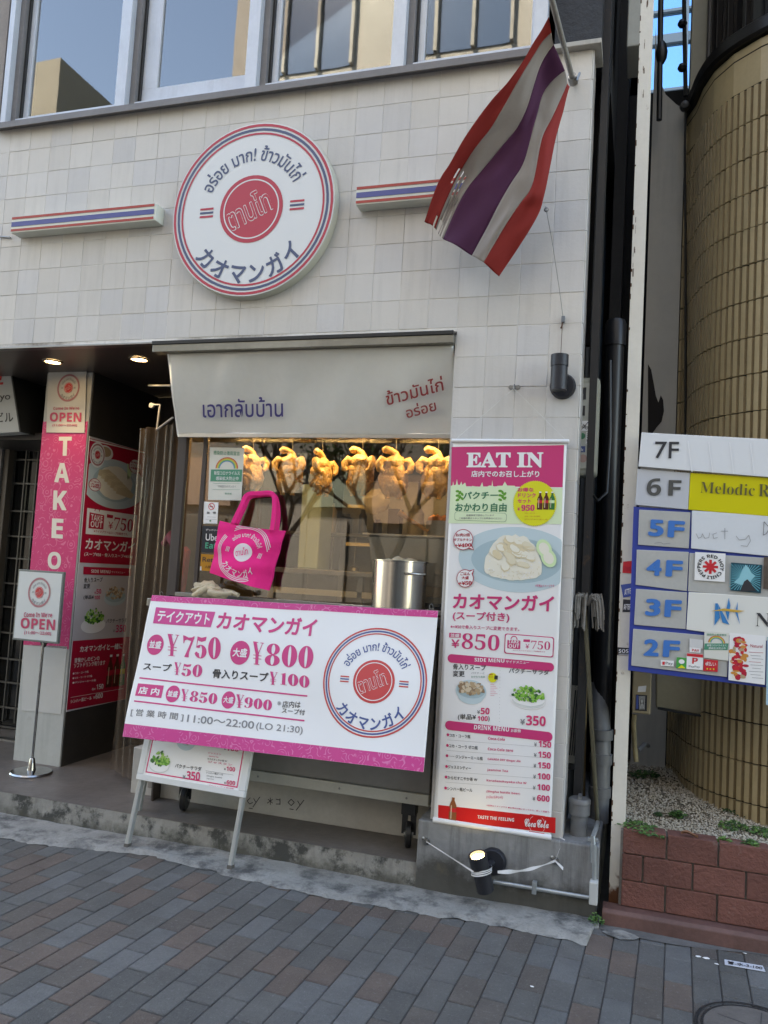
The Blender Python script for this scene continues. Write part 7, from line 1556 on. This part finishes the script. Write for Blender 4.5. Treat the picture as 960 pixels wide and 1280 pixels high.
for k in range(90): a = rr.uniform(0, 6.28); q_ = rr.random() ** .6; s2 = rr.uniform(.010, .018); uu, vv_ = u + ww * .9 * q_ * math.cos(a), v + .012 + (hh * 1.5 if math.sin(a) > 0 else hh * .6) * q_ * math.sin(a) * (1 - .4 * abs(math.cos(a))); pr.poly([(uu + s2 * math.cos(x) * rr.uniform(.5, 1.1), vv_ + s2 * math.sin(x) * rr.uniform(.4, .9)) for x in (0, 1, 2, 3.1, 4.2, 5.3)], rr.choice(P_leaf), 4 + k * .02)
pr.tfit("パクチーサラダ", B8(350, 542), B8(505, 535), B8(352, 508), P_black, 6, .02); pr.tfit("¥", B8(400, 612), B8(415, 611), B8(401, 590), P_grey, 6, .02); pr.tfit(san("350"), B8(420, 612), B8(498, 608), B8(424, 556), P_pink, 6, 0)
pr.tfit("カオマンガイと一緒に", B8(148, 765), B8(472, 738), B8(152, 715), P_wh, 3, .03); pr.tfit("昔懐かしのビンの", B8(107, 845), B8(298, 825), B8(109, 808), P_wh, 3, .02); pr.tfit("ソフトドリンク有ります", B8(103, 885), B8(342, 860), B8(105, 846), P_wh, 3, .02)
for k, s1 in enumerate(("●コカ・コーラ瓶", "●コカ・コーラ ゼロ瓶", "●ジンジャーエール瓶")): pr.tfit(s1, B8(95 - k, 935 + k * 35), B8(215 + k * 28, 920 + k * 32), B8(96 - k, 918 + k * 35), P_wh, 3, .02)
pr.tfit("各¥", B8(240, 1055), B8(268, 1052), B8(241, 1035), P_wh, 3, .02); pr.tfit(san("150"), B8(275, 1047), B8(328, 1042), B8(277, 1008), P_wh, 3, 0); pr.line(pr.p(*B8(80, 1108)), pr.p(*B8(480, 1040)), .002, P_wh, 3)
pr.tfit("シンハー瓶ビール", B8(78, 1155), B8(238, 1125), B8(80, 1125), P_wh, 3, .02); pr.tfit("¥", B8(252, 1120), B8(264, 1118), B8(252, 1100), P_wh, 3, .02); pr.tfit(san("600"), B8(268, 1120), B8(323, 1110), B8(270, 1080), P_wh, 3, 0)
for x, y0, y1, m_ in ((368, 1030, 785, P_brown), (418, 1022, 780, P_brown), (465, 1015, 778, gb)): u, v = pr.p(*B8(x, y0)); v2 = pr.p(*B8(x, y1))[1]; bottle(pr, u, v, v2 - v, m_, 4, P_crim if m_ is P_brown else P_yel)
pr.build('print', tp)

# ---------------------------------------------------------------- neighbour light sign, shelf, lattice door
q0 = at(0, 440, Y=.62); q1 = at(23, 538, Y=.62); 
t = thing('neighbour_sign', 'white hanging light sign with red and black writing at the left edge under the soffit', 'sign', (q0.x, .62, 2.3))
Q = [at(-60, 455, Y=.62), at(11, 452, Y=.62), at(24, 540, Y=.62), at(-60, 545, Y=.62)]
b = MB(); b.prism(Q, (0, .10, 0), mat('sign lamp white', (.50, .52, .52), .35)); b.build('casing', t, bevel=.004)
b = MB(); b.prism([Q[1] + Vector((.001, 0, 0)), Q[2] + Vector((.001, 0, 0)), Q[2] + Vector((.02, .30, 0)), Q[1] + Vector((.02, .30, 0))], (.01, 0, 0), Mt_black); b.build('side_cover', t)
pr = Pr((0, .6185, 0), (1, 0, 0), (0, 0, 1)); pr.tfit("ぜ", (-14, 481), (8, 481), (-14, 462), P_red, 1, .03); pr.tfit("Tokyo", (-22, 504), (13, 502), (-22, 493), P_black, 1, .01); pr.tfit("ビル", (-4, 528), (17, 527), (-5, 516), P_black, 1, .02); pr.build('lettering', t)
b = MB(); b.box(-6, -3.45, .75, 1.35, at(30, 550, Y=.75).z, at(30, 541, Y=.75).z, mat('dark lintel', (.05, .045, .042), .4)); b.box(-6, -3.4, .9, .95, at(30, 545, Y=.9).z, SZ, Mt_black); tag(b.build('entrance_lintel', bevel=.003), 'dark metal lintel over the lattice door', 'lintel')
t = thing('lattice_door', 'dark glazed lattice door with pale metal bars behind the pillar', 'door', (-4.4, 1.2, ST)); DYY = 1.25
Mlat = mat('lattice metal', (.10, .10, .095), .4, .5)
b = MB(); b.box(-6, -3.36, DYY + .03, DYY + .04, ST, 2.35, mat('black door glass', (.012, .013, .013), .10)); b.build('pane', t)
bx = at(22, 700, Y=DYY).x
zs_ = [at(50, y, Y=DYY).z for y in (575, 605, 640, 672, 700, 732, 762, 795, 828, 858, 890, 915)]
for z in zs_: b = MB(); b.box(-5.2, -3.37, DYY, DYY + .02, z - .006, z + .006, Mlat); b.build('bar', t)
for x in [at(a, c, Y=DYY).x for a, c in ((44, 610), (30, 610), (24, 600), (8, 800), (-18, 800), (27, 700))][:1]:
    for k in range(-9, 4): b = MB(); b.box(x + k * .11 - .005, x + k * .11 + .005, DYY - .003, DYY + .018, ST + .06, 2.3, Mlat); b.build('bar', t)
xx = at(14, 560, Y=DYY - .05).x; b = MB(); b.box(xx - .05, xx - .005, DYY - .06, DYY, ST, 2.33, mat('door frame brown', (.09, .075, .06), .4)); b.box(xx - .10, xx - .055, DYY - .08, DYY, ST, 2.33, Mt_alud); b.build('door_frame', t, bevel=.003)
b = MB(); b.box(-5.5, -3.52, .95, 1.02, ST, ST + .012, Mt_steeld); tag(b.build('door_threshold'), kind='structure')

# ---------------------------------------------------------------- street floor things
mc = at(945, 1285, Z=.0); t = thing('manhole_cover', 'round paved manhole cover with a dark ring at the lower right', 'manhole cover', mc)
cM = Vector((mc.x + .02, mc.y - .02, 0)); q = at(920, 1254, Z=0); 
rM = .20; cM = Vector((at(868, 1275, Z=0).x + rM, at(928, 1254, Z=0).y - rM, .0))
b = MB(); b.lathe(cM, [(rM - .012, -.002), (rM - .010, .004), (rM, .004), (rM + .002, -.002)], mat('manhole iron', (.035, .035, .036), .55, .5, bump=.4), 64); b.lathe(cM, [(rM - .03, -.002), (rM - .028, .0035), (rM - .02, .0035), (rM - .018, -.002)], _M['manhole iron'], 64); b.build('ring', t, smooth=35)
b = MB(); b.lathe(cM, [(0, .0024), (rM - .028, .0024)], mat('manhole infill', (.12, .105, .095), .85, var=.25, vscale=8, bump=.5, bscale=90), 64); b.build('infill', t)
b = MB(); b.bar(cM + Vector((-.12, .08, .003)), cM + Vector((.16, -.02, .003)), .004, .001, Mt_sand); b.bar(cM + Vector((-.02, -.14, .003)), cM + Vector((.03, .15, .003)), .004, .001, Mt_sand); b.build('joint', t)
P_ = [at(905.5, 1199.5, Z=.004), at(953.5, 1207.5, Z=.004), at(957, 1215, Z=.004), at(906, 1206, Z=.004)]
t = MB(); t.prism(P_, (0, 0, .0012), mat('label plate', (.55, .57, .62), .5)); t = tag(t.build('ground_label'), 'small white printed label strip stuck on the paving by the red kerb', 'label')
pr = Pr((0, 0, .0062), (1, 0, 0), (0, 1, 0)); pr.tfit("管-水-3-100", (909, 1204.8), (953, 1212.2), (909.5, 1200.8), P_black, 0, .03); pr.build('lettering', t)
for k, (x, y, s_) in enumerate(((873, 1195.5, .008), (883, 1197.5, .009), (896, 1205, .006), (931, 1191.5, .005), (340, 1086, .009), (665, 1233, .005))):
    q = at(x, y, Z=.003); b = MB(); b.blob((q.x, q.y, .003), s_, P_wh, 1, .5, 2, (1.6, .9, .3), k); tag(b.build('paper_scrap'), ('white scrap on the paving, ' + ('left of the printed label strip', 'just left of the label strip', 'nearest the corner of the label strip', 'above the label strip against the kerb', 'on the cement strip right of the A-frame foot', 'alone on the pavers near the bottom')[k]), 'litter')

# ---------------------------------------------------------------- across the street: seen in the glass
Mb_o = mat('beige concrete opposite', (.215, .205, .185), .8, var=.15, vscale=.6); Mgl_o = mat('opposite window', (.03, .055, .10), .12, .1); Mfr_o = mat('opposite frame', (.10, .10, .10), .5)
ob = thing('office_block', 'beige office block with tall narrow windows across the street, mirrored in the glass', 'building', (-1, -14, 0))
b = MB(); b.box(-10.3, 14, -20, -14, -.1, 24, Mb_o); b.build('wall', ob)
for r in range(3):
    for c in range(28):
        if (c % 4) == 3: continue
        x = -9.6 + (c // 4) * 4.0 + (c % 4) * .92
        b = MB(); b.box(x, x + .78, -14.02, -13.96, 6.2 + (r - 1) * 7.8, 13.0 + (r - 1) * 7.8, Mgl_o) if r else b.box(x, x + .78, -14.02, -13.96, 1.0, 5.2, Mgl_o); o = b.build('window', ob)
        if r: b = MB(); b.box(x + .79, x + .87, -14.0, -13.84, 6.2 + (r - 1) * 7.8, 13.0 + (r - 1) * 7.8, Mb_o); b.build('frame', o)
ob = thing('corner_block', 'lower pale block across the street, mirrored in the left window', 'building', (-18, -14, 0))
b = MB(); b.box(-26, -15.5, -20, -13.6, -.1, 15.2, mat('pale block render', (.20, .195, .16), .8, var=.15, vscale=.5)); b.build('wall', ob)
for r in range(4):
    for c in range(5): b = MB(); b.box(-25 + c * 1.9, -24 + c * 1.9, -13.62, -13.58, 2.5 + r * 3.2, 4.3 + r * 3.2, Mgl_o); b.build('window', ob)
b = MB(); b.box(-26, 16, -13.58, -13.2, -.1, 6.6, mat('dark backdrop', (.05, .048, .045), .5)); tag(b.build('dark_backdrop'), 'added dark backdrop box across the street, mirrored low in the glass', 'building')  # added dark box so the shop glass mirrors less brightness
rr = random.Random(77); ar = thing('backdrop_boxes', 'added dim boxes of mixed tone across the street, mirrored low in the glass', 'backdrop', (-5, -13.1, 0))  # added boxes that vary the dark backdrop in the reflections
for k in range(22):
    x = -24 + k * 1.7 + rr.uniform(-.2, .2); g = rr.choice([.03, .05, .08, .12]); z1 = rr.uniform(2.2, 3.1)
    b = MB(); b.box(x, x + rr.uniform(.9, 1.5), -13.19, -13.1, .2, z1, mat('bay %d' % int(g * 100), (g, g * .95, g * .88), .5)); b.build('backdrop_panel', ar)
    b = MB(); b.box(x, x + 1.4, -13.19, -13.0, z1 + .3, z1 + rr.uniform(.8, 1.6), mat('blind %d' % (k % 3), [(.20, .19, .16), (.09, .12, .10), (.13, .09, .07)][k % 3], .6)); b.build('backdrop_band', ar)
def tree(x, y, H_, seed, lab):
    rr = random.Random(seed); t = thing('street_tree', lab, 'tree', (x, y, 0), 'street trees mirrored in the shop glass'); b = MB(); tips = []
    def br(p, d, L_, r_, n_):
        p2 = p + d * L_; mid = p + d * L_ * .5 + Vector((rr.uniform(-1, 1), rr.uniform(-1, 1), 0)) * L_ * .06
        b.tube([p, mid, p2], [r_, r_ * .85, r_ * .68], mat('tree bark', (.10, .08, .06), .9), 6, False)
        if n_ == 0: tips.append(p2); return
        for k in range(3 if n_ > 1 else 4):
            nd = (d + Vector((rr.uniform(-1, 1), rr.uniform(-1, 1), rr.uniform(-.3, .7))) * .75).normalized(); br(p2, nd, L_ * rr.uniform(.6, .8), r_ * .62, n_ - 1)
    br(Vector((x, y, 0)), Vector((0, 0, 1)), H_ * .32, .10, 4); b.build('trunk', t, smooth=True)
    lf = MB()
    for p in tips:
        for k in range(5):
            q = p + Vector((rr.uniform(-.3, .3), rr.uniform(-.3, .3), rr.uniform(-.25, .25))); u = Vector((rr.uniform(-1, 1), rr.uniform(-1, 1), rr.uniform(-1, 1))).normalized() * .05; w_ = u.orthogonal().normalized() * .03
            lf.add([q - u, q - w_, q + u, q + w_], [(0, 1, 2, 3)], Mt_wd[k % 3])
    tag(lf.build('crown', t), kind='stuff')
tree(-3.6, -8.2, 4.4, 2, 'thin street tree with sparse leaves beyond the road, left one'); tree(-.9, -7.4, 4.2, 5, 'thin street tree with sparse leaves beyond the road, right one'); tree(-6.2, -9.5, 4.6, 11, 'thin street tree with sparse leaves beyond the road, farthest one')
